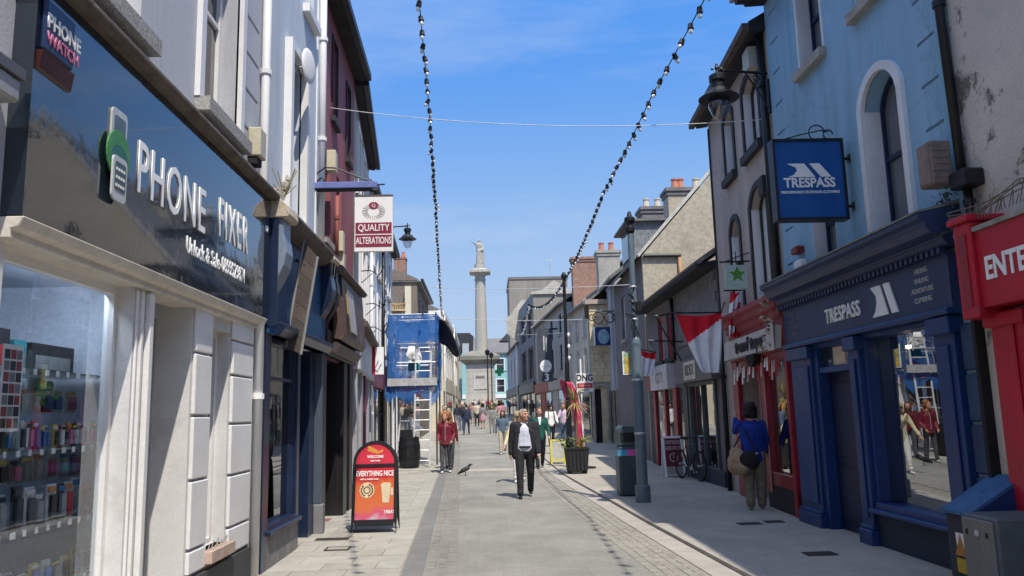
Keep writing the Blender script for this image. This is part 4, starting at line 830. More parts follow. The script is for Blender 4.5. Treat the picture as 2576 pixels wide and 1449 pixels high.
MB().box(RA,7.05,7.1,0,3.2,0,.09).build('dark_gap', blackm, B)
sp = thing('spot_lamp', 'lit spot lamp hanging inside the navy shop window', 'lamp', RA.pt(8.95,2.33,-.3))
MB().ball(RA.pt(8.95,2.3,-.3),.035,8,6).build('bulb', mat('lit bulb',(1,.72,.4),.5,emit=12), sp); MB().tube([RA.pt(8.95,2.5,-.3),RA.pt(8.95,2.33,-.3)],.015,6).build('stem', iron, sp); MB().lathe(RA.pt(8.95,2.31,-.3),[(.03,.06),(.06,0)],10).build('shade', black, sp)
# hanging sign
f9 = face(9.25); hsn = thing('hanging_sign', 'large square blue projecting sign lettered TRESPASS', 'sign', (3.95,9.25,4.4))
sb = mat('sign blue',(.01,.085,.3),.35,.08,3,coat=.2)
MB().box(f9,3.53,4.35,3.9,4.86,-.13,0).build('box', sb, hsn)
b = MB(); b.box(f9,3.50,3.53,3.87,4.89,-.15,.02).box(f9,4.35,4.38,3.87,4.89,-.15,.02).box(f9,3.53,4.35,3.87,3.9,-.15,.02).box(f9,3.53,4.35,4.86,4.89,-.15,.02); b.build('frame', black, hsn)
text('TRESPASS',.165,f9,3.93,4.33,.003,wh,hsn,bold=.025,xs=.9); text('PERFORMANCE OUTDOOR CLOTHING',.046,f9,3.93,4.215,.003,wh,hsn,bold=.02,xs=.88)
peak(f9,3.93,4.49,.002,.52,.17,wh,hsn,.008)
b = MB(); b.tube([(4.36,9.32,4.65),(4.48,9.32,4.65)],.02,6).tube([(4.36,9.32,4.05),(4.48,9.32,4.05)],.02,6)
b.tube([(3.6,9.32,4.89),(3.9,9.32,4.97),(4.15,9.32,5.02),(4.25,9.32,5.0)],.008,5).tube([(4.1+.1*math.cos(t*.35),9.32,4.99+.1*math.sin(t*.35)) for t in range(17)],.009,5).tube([(4.24+.06*math.cos(t*.4),9.32,4.97+.06*math.sin(t*.4)) for t in range(13)],.009,5)
b.box(f9,4.46,4.479,4.6,4.7,-.1,-.04).box(f9,4.46,4.479,4.0,4.1,-.1,-.04); b.build('bracket', iron, hsn)
# wall lantern on a long bracket
def lantern(nm, lab, c, wall_p, sc=1.0):
    t = thing(nm, lab, 'street lamp', c); c = Vector(c)
    P_ = lambda pr: [(r*sc,z*sc) for r,z in pr]
    MB().lathe(c,P_([(.0,.62),(.02,.6),(.035,.55),(.02,.52),(.03,.47),(.09,.45),(.13,.42),(.13,.34),(.1,.33),(.1,.22),(.17,.19),(.22,.12),(.31,.06),(.31,.045),(.2,.05)]),16).build('hood', iron, t, smooth=False)
    MB().lathe(c,P_([(.17,.05),(.17,-.06),(.1,-.24),(.02,-.28)]),12).build('glass_bowl', glass('lantern glass '+nm,(.75,.72,.72),.1,.05), t, smooth=True)
    b = MB(); top = c+Vector((0,0,.52*sc)); w_ = Vector(wall_p); dr = (w_-top); 
    b.tube([top, Vector((w_.x,w_.y,top.z))],.022*sc,6)
    b.tube([w_+Vector((0,0,-.4*sc)), w_+Vector((0,0,.15*sc))],.03*sc,6)
    m_ = top.lerp(Vector((w_.x,w_.y,top.z)),.55); b.tube([m_, m_.lerp(w_+Vector((0,0,-.1*sc)),.5)+Vector((0,0,-.1*sc)), w_+Vector((0,0,-.35*sc))],.014*sc,6)
    q = m_.lerp(Vector((w_.x,w_.y,top.z)),.5)+Vector((0,0,-.1*sc)); dd = dr.normalized(); b.tube([q+(dd*math.cos(i*.45)+Vector((0,0,math.sin(i*.45))))*.07*sc*(1-.04*i) for i in range(16)],.01*sc,5)
    b.build('bracket', iron, t); b = MB()
    for s_ in (-1,1): b.ball(top+Vector((.07*s_*sc,0,.02)),.025*sc,6,4)
    b.ball(top+Vector((0,0,.1*sc)),.02*sc,6,4); b.build('finial', iron, t)
    return t
lantern('wall_lantern','large black street lantern on a long scrolled bracket above the right shops',(3.62,11.6,6.33),(4.46,11.75,6.6),1.0)
# ------------------------------------------------------------------ taupe house and red shop
RB = Fr((4.5,11.78),(4.74,16.05),-1)
Ws = [(.62,1.55,6.0,7.3,.25,.16),(2.32,2.98,6.0,7.25,.25,.16),(.6,1.55,3.42,5.32,.25,.3),(2.35,3.0,3.42,5.15,.25,.3)]
Wg = [(.1,1.24,.42,2.42,.3),(1.5,2.95,0,2.5,.6)]
B = shell('taupe_house', 'taupe rendered house with dark edged arched windows above the red shop', RB,0,RB.len,0,7.75,6,Ws+Wg, beige)
for (u0,u1,z0,z1,dp,ri) in Ws: window(B,RB,u0,u1,z0,z1,.2,darktrim,skyblindwin,rise=ri,sill=(.1,.14,.1),sillm=darktrim,trim=darktrim,tw=.1,tn=.03,bars=''); MB().box(RB,u1-.012,u1-.001,z0,z1-ri*.9,-.2,-.004).box(RB,u0+.001,u0+.012,z0,z1-ri*.9,-.2,-.004).each('reveal', wsash, B)
MB().prof(RB,[(0,7.6),(.22,7.57),(.26,7.63),(.26,7.75),(0,7.9)],-.02,RB.len+.1).build('eaves', soffit, B); MB().prof(RB,[(.26,7.6),(.37,7.6),(.37,7.72),(.26,7.72)],-.02,RB.len+.2).build('gutter', timber, B)
roof(B,RB,0,RB.len,7.78,6,.75,.22)
pipe(B,[RB.pt(.12,3.2,.07),RB.pt(.12,7.6,.07)],.06,iron); pipe(B,[RB.pt(4.12,0.05,.07),RB.pt(4.12,3.4,.07)],.05,iron)
MB().box(RB,4.2,4.26,3.4,7.5,0,.03).build('edge_band', darktrim, B); MB().box(RB,.3,.55,5.0,5.3,0,.14).build('speaker_box', darktrim, B); MB().box(RB,.35,.7,7.15,7.5,0,.2).build('floodlight', mat('pale floodlight',(.5,.48,.42),.5), B)
MB().prof(RB,[(0,3.0),(.1,3.0),(.14,3.03),(.14,3.12),(.2,3.15),(.2,3.24),(.26,3.28),(.26,3.36),(0,3.45)],0,3.35).build('cornice', redfade, B, bevel=.006)
MB().box(RB,.0,3.35,2.5,3.0,0,.09).build('fascia_board', redfade, B)
fsn = MB().slab(RB.pt(.05,2.54,.22),RB.pt(3.3,2.54,.22),RB.pt(3.3,2.88,.19),RB.pt(.05,2.88,.19),-.1).build('sign_box', mat('pale sign board',(.55,.52,.48),.5,.12,2), B)
RBs = Fr(RB.pt(0,0,.225).xy, RB.pt(1,0,.225).xy,-1)
tx = text('trend tops',.32,RBs,1.55,2.71,-.015,inkblack,fsn,ext=.02,bold=.02,xs=1.25)
MB().prism(RB,[(.0,2.5),(.3,2.5),(.3,2.9),(.0,2.95)],.235,.245).build('sign_end', mat('pale sign board',(.55,.52,.48),.5), B)
MB().prism(RB,[(1.55+.26*math.cos(math.pi+i*.314),2.53+.2*math.sin(math.pi+i*.314)) for i in range(11)],.12,.2).build('drop_board', blackm, B)
b = MB(); b.box(RB,1.22,1.5,.3,2.5,-.05,.08).box(RB,2.95,3.35,.0,2.5,-.05,.08).box(RB,.0,.12,.0,2.5,-.05,.08).box(RB,.12,1.22,.42,.62,-.05,.06).box(RB,.12,1.22,2.36,2.5,-.05,.06).box(RB,1.5,2.95,2.3,2.5,-.4,.05); b.build('shopfront', reddark, B, bevel=.008)
b = MB()
for u in (1.2,1.49,2.15,2.97): b.box(RB,u,u+.018,.3,2.45,.08 if u < 1.6 else -.32,.092 if u < 1.6 else -.3)
b.box(RB,.12,1.22,.615,.63,.06,.07); b.each('pink_lining', mat('pink lining',(.55,.3,.25),.6), B)
MB().box(RB,.12,1.22,.62,2.36,-.02,-.014).build('pane', mirrorg, B)
MB().box(RB,.0,1.5,0,.42,-.02,.06).build('stallriser', mat('dark riser',(.035,.03,.035),.7), B); MB().box(RB,1.5,2.95,0,.5,-.46,-.35).build('step_riser', mat('dark riser',(.035,.03,.035),.7), B)
b = MB(); b.box(RB,1.5,2.2,.5,2.3,-.46,-.38).box(RB,2.2,2.95,.5,2.3,-.46,-.36); b.each('door', reddark, B); MB().box(RB,2.3,2.85,.8,2.2,-.36,-.35).build('door_pane', mat('brown glass',(.1,.05,.04),.1), B)
b = MB()
for q in [(.1,1.24,.42,.44,-.9,-.03),(.1,1.24,.44,2.4,-.92,-.9)]: b.box(RB,*q)
b.build('display_room', mat('shop interior',(.08,.06,.06),.9), B)
mq = thing('mannequin', 'headless white shirted dummy in dark trousers in the red shop window', 'mannequin', RB.pt(.55,.44,-.3))
MB().lathe(RB.pt(.55,1.25,-.3),[(.15,0),(.13,.15),(.18,.4),(.19,.52),(.08,.6),(.05,.66)],10).build('shirt', wh, mq, smooth=True)
for s_ in (-.08,.08): MB().tube([RB.pt(.55+s_,.46,-.3),RB.pt(.55+s_*.9,1.26,-.3)],[.06,.09],8).build('trouser_leg', mat('dark green cloth',(.03,.07,.06),.9), mq)
for kk,(u,z) in enumerate(((.5,2.0),(.9,1.9),(.3,2.1))):
    t = thing('hanging_shirt', ['white shirt hanging highest in the middle of the red shop window','red shirt hanging at the right end of the red shop window','black printed shirt hanging at the near end of the red shop window'][kk], 'shirt', RB.pt(u,z,-.1))
    MB().prism(RB,[(u-.16,z-.3),(u+.16,z-.3),(u+.15,z+.05),(u+.25,z-.1),(u+.28,z),(u+.12,z+.2),(u-.12,z+.2),(u-.28,z),(u-.25,z-.1),(u-.15,z+.05)],-.16,-.1).build('cloth', [wh,redp,inkblack][kk], t)
# scraps of garland over the red door and on the corner
def garland(lab, pts, n_, m_, sz):
    b = MB()
    for i in range(n_):
        p = random.choice(pts); p = Vector(p)+Vector((random.gauss(0,.05),random.gauss(0,.08),random.gauss(0,.07))); d1 = Vector((random.uniform(-1,1),random.uniform(-1,1),random.uniform(-1,1)))*sz; d2 = Vector((random.uniform(-1,1),random.uniform(-1,1),random.uniform(-1,1)))*sz
        b.add([p,p+d1,p+d1+d2,p+d2],[(0,1,2,3)],random.randrange(len(m_)))
    return tag(b.build('garland', m_), lab, 'garland')
gl = [mat('dead leaf',(.25,.21,.13),.9), mat('pale leaf',(.42,.37,.28),.9), mat('dark leaf',(.05,.05,.03),.9)]
garland('withered pale leaf garland hanging off the corner of the red shop cornice', [RB.pt(.15,3.3-.1*i,.3) for i in range(8)], 70, gl, .05)
b = MB()
for i in range(26):
    u = .2+i*.12; z = 2.45-random.uniform(0,.12); ln = random.uniform(.12,.32); b.slab(RB.pt(u,z,.12),RB.pt(u+.05,z,.12),RB.pt(u+.055,z-ln,.14),RB.pt(u-.01,z-ln,.13),.004,random.randrange(3))
tag(b.build('bunting', [mat('bunting red',(.4,.02,.03),.8), wh, mat('bunting pale',(.5,.4,.36),.8)]), 'ragged red and white bunting strips hanging along the red shop lintel', 'bunting')
# star sign
f13 = face(13.6); ss = thing('hanging_sign', 'square pale mint sign with a green star above the red shop', 'sign', (4.2,13.6,4.0))
c0, c1 = aty(1823,667,13.6), aty(1882,727,13.6)
mint = mat('mint panel',(.46,.58,.52),.5)
MB().box(f13,c0.x,c1.x,c1.z,c0.z,-.05,0).build('panel', mint, ss)
cx, cz, r_ = (c0.x+c1.x)/2+.02, c0.z-.17, .15
MB().prism(f13,[(cx+(r_ if i%2 == 0 else r_*.45)*math.sin(math.pi*i/5), cz+(r_ if i%2 == 0 else r_*.45)*math.cos(math.pi*i/5)) for i in range(10)],0,.006).build('star', mat('star green',(.09,.3,.05),.6,.3,20), ss)
b = MB(); b.tube([(c0.x-.08,13.63,c0.z+.06),(4.62,13.63,c0.z+.07)],.016,6).tube([(cx,13.63,c0.z),(cx,13.63,c0.z+.25)],.01,5).tube([(cx-.2,13.63,c0.z+.06),(cx,13.63,c0.z+.14),(4.6,13.63,c0.z+.22)],.01,5).ball((cx+.06,13.63,c0.z+.03),.05,6,4); b.build('bracket', iron, ss)
# ------------------------------------------------------------------ low grey shop
RC = Fr((4.78,16.15),(4.86,24.3),-1)
B = shell('low_shop', 'low grey two storey building with red windows and dark slate eaves', RC,0,RC.len,0,4.7,6,[(4.5,5.3,3.0,4.25,.12),(5.75,6.5,3.0,4.25,.12),(.75,2.9,.4,2.25,.06)], mat('grey smooth render',(.16,.15,.155),.85,.15,2))
for u in (4.5,5.75): window(B,RC,u,u+.78,3.0,4.25,.12,redp,mat('pale curtain glass',(.42,.4,.42),.2),sill=(.06,.1,.1),sillm=darktrim,w=.12,bars='')
MB().prof(RC,[(.42,4.62),(.46,4.7),(-3,7.0),(-6.3,4.7),(-6,4.65),(-3,6.85)],-.05,RC.len-.05).build('roof', slate, B)
MB().prof(RC,[(0,4.58),(.44,4.56),(.46,4.64),(0,4.72)],0,RC.len-.04).build('eaves', soffit, B)
n_ = 0
for r0 in range(6):
    u = .1+(r0%2)*.15
    while u < 3.9: MB().box(RC,u,min(u+.29,3.95),3.2+r0*.22,3.44+r0*.22,.0,.03+.004*(r0%2)).build('wall_slate', slate, B); u += .3
MB().box(RC,.3,3.7,2.27,2.8,0,.2).build('fascia_board', mat('grey fascia',(.11,.11,.125),.5), B); MB().box(RC,1.6,2.7,2.32,2.74,.2,.215).build('sign_plate', mat('cream plate',(.6,.56,.45),.5), B)
text('RIDEX',.34,RC,2.15,2.53,.217,mat('sign brown',(.12,.1,.1),.6),B,bold=.02,xs=.9)
MB().box(RC,4.6,7.3,2.2,2.85,.0,.22).build('fascia_board', mat('white fascia',(.55,.54,.54),.5), B); text('CITY',.4,RC,5.6,2.5,.223,mat('sign grey',(.3,.28,.28),.6),B,xs=1.1,bold=.02); MB().box(RC,6.9,7.32,2.18,2.87,.01,.225).build('fascia_end', reddark, B)
b = MB(); b.box(RC,.65,.75,.4,2.25,-.05,.06).box(RC,2.9,3.0,.4,2.25,-.05,.06).box(RC,.75,2.9,2.18,2.26,-.05,.06).box(RC,1.78,1.84,.4,2.2,-.05,.05); f = b.build('shop_window', mat('grey green frame',(.08,.1,.1),.5), B)
MB().box(RC,.7,2.95,.38,2.22,-.02,-.012).build('pane', mirrorg, f)
b = MB(); b.box(RC,.6,3.05,.1,2.3,-1.0,-.98); b.build('display_room', mat('shop interior',(.08,.06,.06),.9), B)
MB().box(RC,.3,3.1,0,.36,0,.05).build('stallriser', mat('dark slate riser',(.02,.032,.055)), B)
for u0,u1,m_ in ((3.1,3.25,mat('grey green frame',(.08,.1,.1))),(3.3,3.5,mat('grey green frame',(.08,.1,.1))),(4.25,4.65,reddark),(5.6,5.85,reddark),(7.0,7.3,reddark)): MB().box(RC,u0,u1,0,2.2,0,.08).build('pilaster', m_, B)
MB().box(RC,3.5,4.25,0,2.2,-.0,.02).build('door', darkwin, B); MB().box(RC,4.65,5.6,.3,2.2,0,.03).build('shop_window', darkwin, B); MB().box(RC,5.85,7.0,.3,2.2,0,.03).build('shop_window', darkwin, B)
pipe(B,[RC.pt(4.1,2.9,.1),RC.pt(4.1,4.5,.1)],.05,iron)
for i in range(6):
    MB().box(RC,7.45,8.0,.06+i*.4,.44+i*.4,0,.05).build('quoin_block', mat('dark quoin',(.09,.09,.09),.8), B, bevel=.015)
# ------------------------------------------------------------------ tall gable house
RD = Fr((4.88,24.7),(4.95,31.0),-1); fg = face(24.7)
B = shell('gable_house', 'pebbledashed house with its big sunlit gable facing down the street', RD,0,RD.len,0,6.5,9,[(1,1.9,4.2,5.8,.15),(3.6,4.5,4.2,5.8,.15)], mat('grey smooth render',(.16,.15,.155)))
for u in (1,3.6): window(B,RD,u,u+.9,4.2,5.8,.15,white,darkwin,sill=(.05,.1,.08))
MB().prism(fg,[(4.88,0),(13.8,0),(13.8,6.5),(9.3,11.4),(4.88,6.5)],0,.12).build('gable_wall', pebble_warm, B)
MB().prism(fg,[(4.78,6.45),(9.3,11.46),(9.3,11.62),(4.72,6.52)],-.05,.17).build('verge', mat('pale verge',(.5,.48,.44),.8,.2,5), B)
MB().prof(RD,[(.3,6.3),(.3,6.42),(-4.45,11.5),(-9,6.6),(-9,6.48),(-4.45,11.38)],0,RD.len).build('roof', slate, B)
b = MB(); b.tube([(4.9,24.5,6.47),(6.1,24.5,6.46)],.06,8); b.build('gutter', gutter, B); pipe(B,[(6.05,24.5,6.4),(6.05,24.5,5.0)],.05,mat('orange pipe',(.4,.22,.1),.7),brackets=False)
MB().box(fg,4.9,13,3.9,3.98,.12,.16).build('string_course', pebble_warm, B)
# half dormer with slate hung cheek
dm = MB().wb(4.95,7.2,26.3,28.6,6.6,8.0).build('dormer', mat('grey smooth render',(.16,.15,.155)), B)
sl_ = mat('hung slate',(.2,.215,.225),.6,.2,5,.2,40)
for r0 in range(7):
    x = 4.97-(r0%2)*.12
    while x < 7.1: MB().wb(max(x,4.96),min(x+.24,7.15),26.27-.004*(r0%2),26.3,6.6+r0*.2,6.82+r0*.2).build('wall_slate', sl_, dm); x += .25
MB().wb(4.7,7.3,26.1,28.8,8.0,8.08).build('dormer_roof', slate, B); MB().wb(4.9,4.95,26.6,28.3,6.9,7.8).build('dormer_window', darkwin, B)
def stack(par, x0, x1, y0, y1, z0, z1, m_, pots, capm=None):
    c = MB().wb(x0,x1,y0,y1,z0,z1).build('chimney', m_, par); MB().wb(x0-.1,x1+.1,y0-.1,y1+.1,z1,z1+.14).wb(x0-.05,x1+.05,y0-.05,y1+.05,z1-.15,z1-.001).build('chimney_cap', capm or m_, c)
    for (px, pm) in pots: MB().lathe((px,(y0+y1)/2,z1+.14),[(.14,0),(.16,.06),(.12,.4),(.15,.43),(.15,.48)],10).build('chimney_pot', pm, c)
stack(B,7.1,8.9,30.0,30.9,7,10.1,pebble_warm,[(7.5,potred),(7.72,potred),(8.35,potcream)],slate)
RE = Fr((5.15,31.2),(5.2,34.5),-1)
B = shell('grey_house', 'narrow grey house with pale pilaster strips behind the iron lamp post', RE,0,RE.len,0,6.9,8,[(.5,1.3,3.6,5.4,.15),(2.0,2.8,3.6,5.4,.15)], greyblue)
for u in (.5,2.0): window(B,RE,u,u+.8,3.6,5.4,.15,white,darkwin)
MB().box(RE,1.45,1.8,2.6,6.8,0,.12).box(RE,0,.3,2.6,6.8,0,.12).build('pilaster', palegrey, B); MB().prof(RE,[(.3,6.85),(.3,7),(-4,10.2),(-8,7),(-8,6.85),(-4,10.0)],0,RE.len).build('roof', slate, B)
for u in (.3,1.9): MB().box(RE,u,u+1.2,.2,2.5,0,.05).build('shop_window', darkwin, B)
stack(B,6.7,9.3,33.2,34.3,7,10.2,mat('slate brick stack',(.19,.175,.18),.9,.2,8),[(7.0,potcream),(7.5,potcream),(8.0,potcream)],slate)
b = MB()
for i in range(3): b.tube([(5.1-.1*i,31.0,5.4),(4.6-.1*i,31.0,5.5)],.02,5)
c_ = Vector((4.4,31.0,5.15))
si = thing('iron_scroll_sign', 'wrought iron scrollwork bracket with open rings high on the grey house', 'sign bracket', (4.8,31,5.2))
b = MB(); b.tube([(5.15,31,5.55),(3.95,31,5.55)],.025,6)
for cx_,r_ in ((4.3,.22),(4.75,.2),(4.05,.12),(5.0,.14)): b.tube([(cx_+r_*math.cos(i*.42),31,5.3+r_*math.sin(i*.42)) for i in range(16)],.022,5)
b.build('scrollwork', iron, si)
# stone house with arched doorway
f34 = face(34.48)
RF = Fr((4.38,34.6),(5.14,40.6),-1)
B = shell('stone_house', 'yellow sandstone house front with pointed dark doorway', RF,0,RF.len,0,6.3,7,[(1,1.8,3.8,5.5,.2),(3.6,4.4,3.8,5.5,.2)], yellowstone)
for u in (1,3.6): window(B,RF,u,u+.8,3.8,5.5,.2,white,darkwin)
MB().wall(f34,4.38,5.3,0.2,6.3,[(4.48,5.02,.25,2.75,.1,.34,1)]).build('front_wall', shadowstone, B)
random.seed(21); z = 2.9; r0 = 0
while z < 6.25:
    h = random.uniform(.26,.36); x = 4.375-(r0%2)*.15
    while x < 5.28:
        w_ = random.uniform(.3,.5); a, c = max(x,4.37), min(x+w_,5.3)
        if c-a > .06: MB().box(f34,a+.008,c-.008,z+.006,min(z+h,6.29)-.006,0,.03+random.uniform(0,.02)).build('ashlar_stone', yellowstone, B)
        x += w_
    z += h; r0 += 1
MB().wb(4.2,5.4,34.3,34.62,6.3,6.5).build('cornice', mat('pinkish cornice',(.45,.36,.3),.85), B)
b = MB(); po = arch(4.40,5.10,.25,2.85,.42); pi_ = arch(4.48,5.02,.25,2.75,.34); k = len(po)
b.add([f34.pt(u,z,.08) for u,z in po]+[f34.pt(u,z,.08) for u,z in pi_]+[f34.pt(u,z,0) for u,z in po]+[f34.pt(u,z,0) for u,z in pi_],[(i,(i+1)%k,k+(i+1)%k,k+i) for i in range(1,k)]+[(i,2*k+i,2*k+(i+1)%k,(i+1)%k) for i in range(1,k)]+[(k+i,k+(i+1)%k,3*k+(i+1)%k,3*k+i) for i in range(1,k)]); b.build('door_arch', shadowstone, B)
MB().box(f34,4.49,5.01,0.26,2.6,-.095,-.07).build('door', blackm, B)
MB().prof(RF,[(.2,6.28),(.2,6.4),(-3.5,9.2),(-7,6.4),(-7,6.28),(-3.5,9.05)],0,RF.len).build('roof', slate, B)
stack(B,5.6,6.7,39.5,40.4,6,9.6,pebble,[(5.85,potred),(6.35,potred)])
for i,u in enumerate((1.2,3.4)): MB().box(RF,u,u+1.6,.5,2.8,0,.06).build('shop_window', darkwin, B)
pl = thing('wall_sign', 'deep blue bracket sign with a pale head on the sandstone house', 'sign', (4.75,33.8,4.75)); f33 = face(33.8); c0, c1 = aty(1496,823,33.8), aty(1538,868,33.8)
MB().box(f33,c0.x,c1.x,c1.z,c0.z,-.1,0).build('panel', mat('picture navy',(.02,.04,.16),.4), pl); MB().prism(f33,[((c0.x+c1.x)/2+.02+.25*math.cos(i*.45),(c0.z+c1.z)/2-.02+.32*math.sin(i*.45)) for i in range(14)],0,.01).build('pale_oval', mat('picture pale blue',(.25,.38,.5),.5,.4,5), pl); MB().box(f33,c0.x-.05,c0.x,c1.z,c0.z,-.1,.02).build('edge', wh, pl)
MB().wb(c1.x,5.15,33.82,33.88,4.5,4.56).build('bracket', iron, pl)
# ------------------------------------------------------------------ far right terrace
RG = Fr((5.12,40.8),(4.6,47),-1); RH = Fr((4.5,47.2),(3.57,62),-1); RI = Fr((3.55,62.2),(2.81,74),-1); RJ = Fr((2.72,74.2),(1.95,90),-1)
B = shell('grey_stone_house', 'long grey stone house with two rows of small windows and steep slates', RG,0,RG.len,.2,7.3,8,[(u,u+.8,z0,z1,.15) for u in (.5,2.6,4.7) for z0,z1 in ((3.6,5.0),(5.6,6.7))], mat('grey stone render', (.50, .475, .41),.9,.15,3,.3,30))
for u in (.5,2.6,4.7):
    for z0,z1 in ((3.6,5.0),(5.6,6.7)): window(B,RG,u,u+.8,z0,z1,.15,white,darkwin,sill=(.05,.1,.06),bars='2x2',w=.07)
MB().prof(RG,[(.25,7.15),(.25,7.3),(-4,10.4),(-8,7.3),(-8,7.15),(-4,10.25)],-.1,RG.len+.1).build('roof', slate, B); MB().prof(RG,[(.26,7.31),(-4,10.42),(-4,10.5),(.26,7.4)],-.12,.05).build('verge', palestone, B)
MB().box(RG,0,RG.len,2.5,3.1,0,.15).build('fascia_board', mat('pale fascia',(.4,.4,.4),.6), B)
for u in (.4,2.5,4.5): MB().box(RG,u,u+1.4,.6,2.4,0,.05).build('shop_window', darkwin, B)
stack(B,5.0,7.3,46.2,47.0,7,10.6,brick,[])
B = shell('slate_blue_house', 'slate blue house with wide windows beside the hanging banner', RH,0,RH.len,.4,8.2,8,[(u,u+1.2,z0,z1,.15) for u in (1.2,5,9,12.4) for z0,z1 in ((4.2,5.8),(6.4,7.7))], greyblue)
for u in (1.2,5,9,12.4):
    for z0,z1 in ((4.2,5.8),(6.4,7.7)): window(B,RH,u,u+1.2,z0,z1,.15,mat('dark sash',(.03,.03,.04),.5),darkwin,sill=(.05,.1,.06))
MB().prof(RH,[(.3,8.05),(.3,8.2),(-4,11.0),(-8,8.2),(-8,8.05),(-4,10.85)],-.1,RH.len+.1).build('roof', slate, B); MB().prof(RH,[(.31,8.22),(-4,11.02),(-4,11.1),(.31,8.32)],RH.len-.05,RH.len+.15).build('verge', palestone, B)
for u,m_ in ((.3,darkwin),(3.2,mat('pale fascia',(.4,.4,.4))),(6.2,darkwin),(9.3,reddark),(12,darkwin)): MB().box(RH,u,u+2.4,.9,3.0,0,.06).build('shop_window', m_, B)
MB().box(RH,0,7,3.1,3.8,0,.15).build('fascia_board', mat('pale fascia',(.4,.4,.4)), B); MB().box(RH,7.1,RH.len,3.1,3.8,0,.16).build('fascia_board', reddark, B)
f50 = face(50); bn = thing('hanging_banner', 'tall charcoal banner with a white disc and the numeral 3', 'banner', (3.6,50,5.5)); c0, c1 = aty(1351,826,50), aty(1392,960,50)
MB().box(f50,c0.x,c1.x,c1.z,c0.z,-.06,0).build('cloth', mat('banner charcoal',(.06,.07,.085),.5,.3,3), bn); cx_, cz_ = (c0.x+c1.x)/2+.02, aty(1373,921,50).z
MB().prism(f50,[(cx_+.37*math.cos(i*.3927),cz_+.4*math.sin(i*.3927)) for i in range(16)],0,.012).build('disc', wh, bn); text('3',.62,f50,cx_+.05,aty(1373,950,50).z,.012,wh,bn,bold=.03)
text('A&A',.26,f50,cx_,cz_,.016,mat('print grey',(.55,.55,.55),.6),bn)
b = MB(); b.box(f50,cx_-.12,cx_-.04,cz_+1.0,cz_+1.9,0,.01).box(f50,cx_+.04,cx_+.1,cz_+.9,cz_+1.8,0,.01); b.build('print', mat('print grey',(.3,.31,.33),.6), bn)
MB().wb(c1.x,4.4,50.02,50.1,c0.z-.1,c0.z).wb(c1.x,4.4,50.02,50.1,c1.z+.1,c1.z+.2).build('bracket', iron, bn)
B = shell('dark_parapet_house', 'dark grey flat topped house with broad brown framed windows', RI,0,RI.len,.8,11.2,6,[(1.2,5,4.4,7.0,.2),(6.4,10.4,4.4,7.0,.2),(1.2,5,7.8,10,.2),(6.4,10.4,7.8,10,.2)], mat('charcoal blue render', (.2, .21, .235),.85,.1))
for u0,u1 in ((1.2,5),(6.4,10.4)):
    for z0,z1 in ((4.4,7.0),(7.8,10)): window(B,RI,u0,u1,z0,z1,.2,brown,darkwin,w=.14,bars='2x2')
f62 = face(62.1); MB().box(f62,3.5,8.2,3,10.9,.0,.14).build('gable_wall', rearblock, B); MB().prism(f62,[(3.35,10.9),(3.35,11.1),(4.2,11.2),(5.2,12.0),(6.4,11.2),(6.6,10.9)],0,.3).build('pediment', mat('flaking white plaster',(.46,.43,.37),.9,.2,3,dirt=(.3,.28,.25)), B)
MB().box(RI,0,RI.len,3.3,4.1,0,.2).build('fascia_board', black, B)
for u in (.4,3.4,6.4,9): MB().box(RI,u,u+2.2,1.1,3.2,0,.06).build('shop_window', darkwin, B)
B = shell('pale_house', 'pale grey two storey house nearest the monument on the right', RJ,0,RJ.len,1,8.2,7,[(u,u+.9,z0,z1,.15) for u in (1.5,5,9,13) for z0,z1 in ((4.6,7.2),)], palegrey)
for u in (1.5,5,9,13): window(B,RJ,u,u+.9,4.6,7.2,.15,mat('dark sash',(.03,.03,.04)),darkwin,w=.1)
MB().prof(RJ,[(.3,8.05),(.3,8.2),(-3.5,10.6),(-7,8.2),(-7,8.05),(-3.5,10.45)],-.1,RJ.len+.1).build('roof', slate, B); pipe(B,[RJ.pt(.4,1.2,.15),RJ.pt(.4,8.3,.15)],.12,white)
f74 = face(74.1); MB().prism(f74,[(1.7,9.0),(2.75,8.2),(6.5,8.2),(6.5,12.2),(3.1,12.2),(1.6,10.4)],0,.1).build('gable_end', mat('flaking white plaster',(.55,.52,.46)), B)
MB().box(RJ,0,RJ.len,3.4,4.2,0,.2).build('fascia_board', mat('grey fascia',(.11,.11,.125)), B)
for u in (.4,4.4,8.4,12): MB().box(RJ,u,u+3,1.4,3.3,0,.06).build('shop_window', darkwin, B)
pc = thing('pharmacy_cross', 'green pharmacy cross sign at the far end of the right terrace', 'sign', aty(1256,935,92)); f92 = face(92); c_ = aty(1256,935,92)
MB().box(f92,c_.x-.5,c_.x+.5,c_.z-.2,c_.z+.2,-.1,0).box(f92,c_.x-.2,c_.x+.2,c_.z-.5,c_.z+.5,-.09,.01).build('cross', mat('pharmacy green',(.005,.09,.045),.4), pc); MB().wb(c_.x,c_.x+2,92.02,92.1,c_.z-.04,c_.z+.04).build('bracket', iron, pc)
B = thing('tall_rear_block', 'tall grey windowless block rising behind the right terrace', 'building', (6,98,0)); MB().wb(2.5,9.6,95,106,0,17.7).build('wall', rearblock, B); MB().wb(2.4,9.7,94.9,106.1,17.7,18.0).build('coping', slate, B)
ae = thing('roof_aerial', 'thin aerial mast standing on the tall grey block', 'aerial', (6.6,94.5,17.8)); MB().tube([(7.6,96,18.0),(7.6,96,20.6)],.05,5).tube([(7.3,96,20.2),(7.9,96,20.2)],.03,5).build('mast', steel, ae)
BB = thing('terrace_behind', 'plain buff terrace on the right behind the viewpoint', 'building', (4.5,-12,0)); MB().wb(4.48,11,-26,1.45,0,9).build('wall', flaky, BB)
b = MB()
for i in range(6): b.box(RA,-24+i*4,-22.6+i*4,4.5,6.4,0,.03)
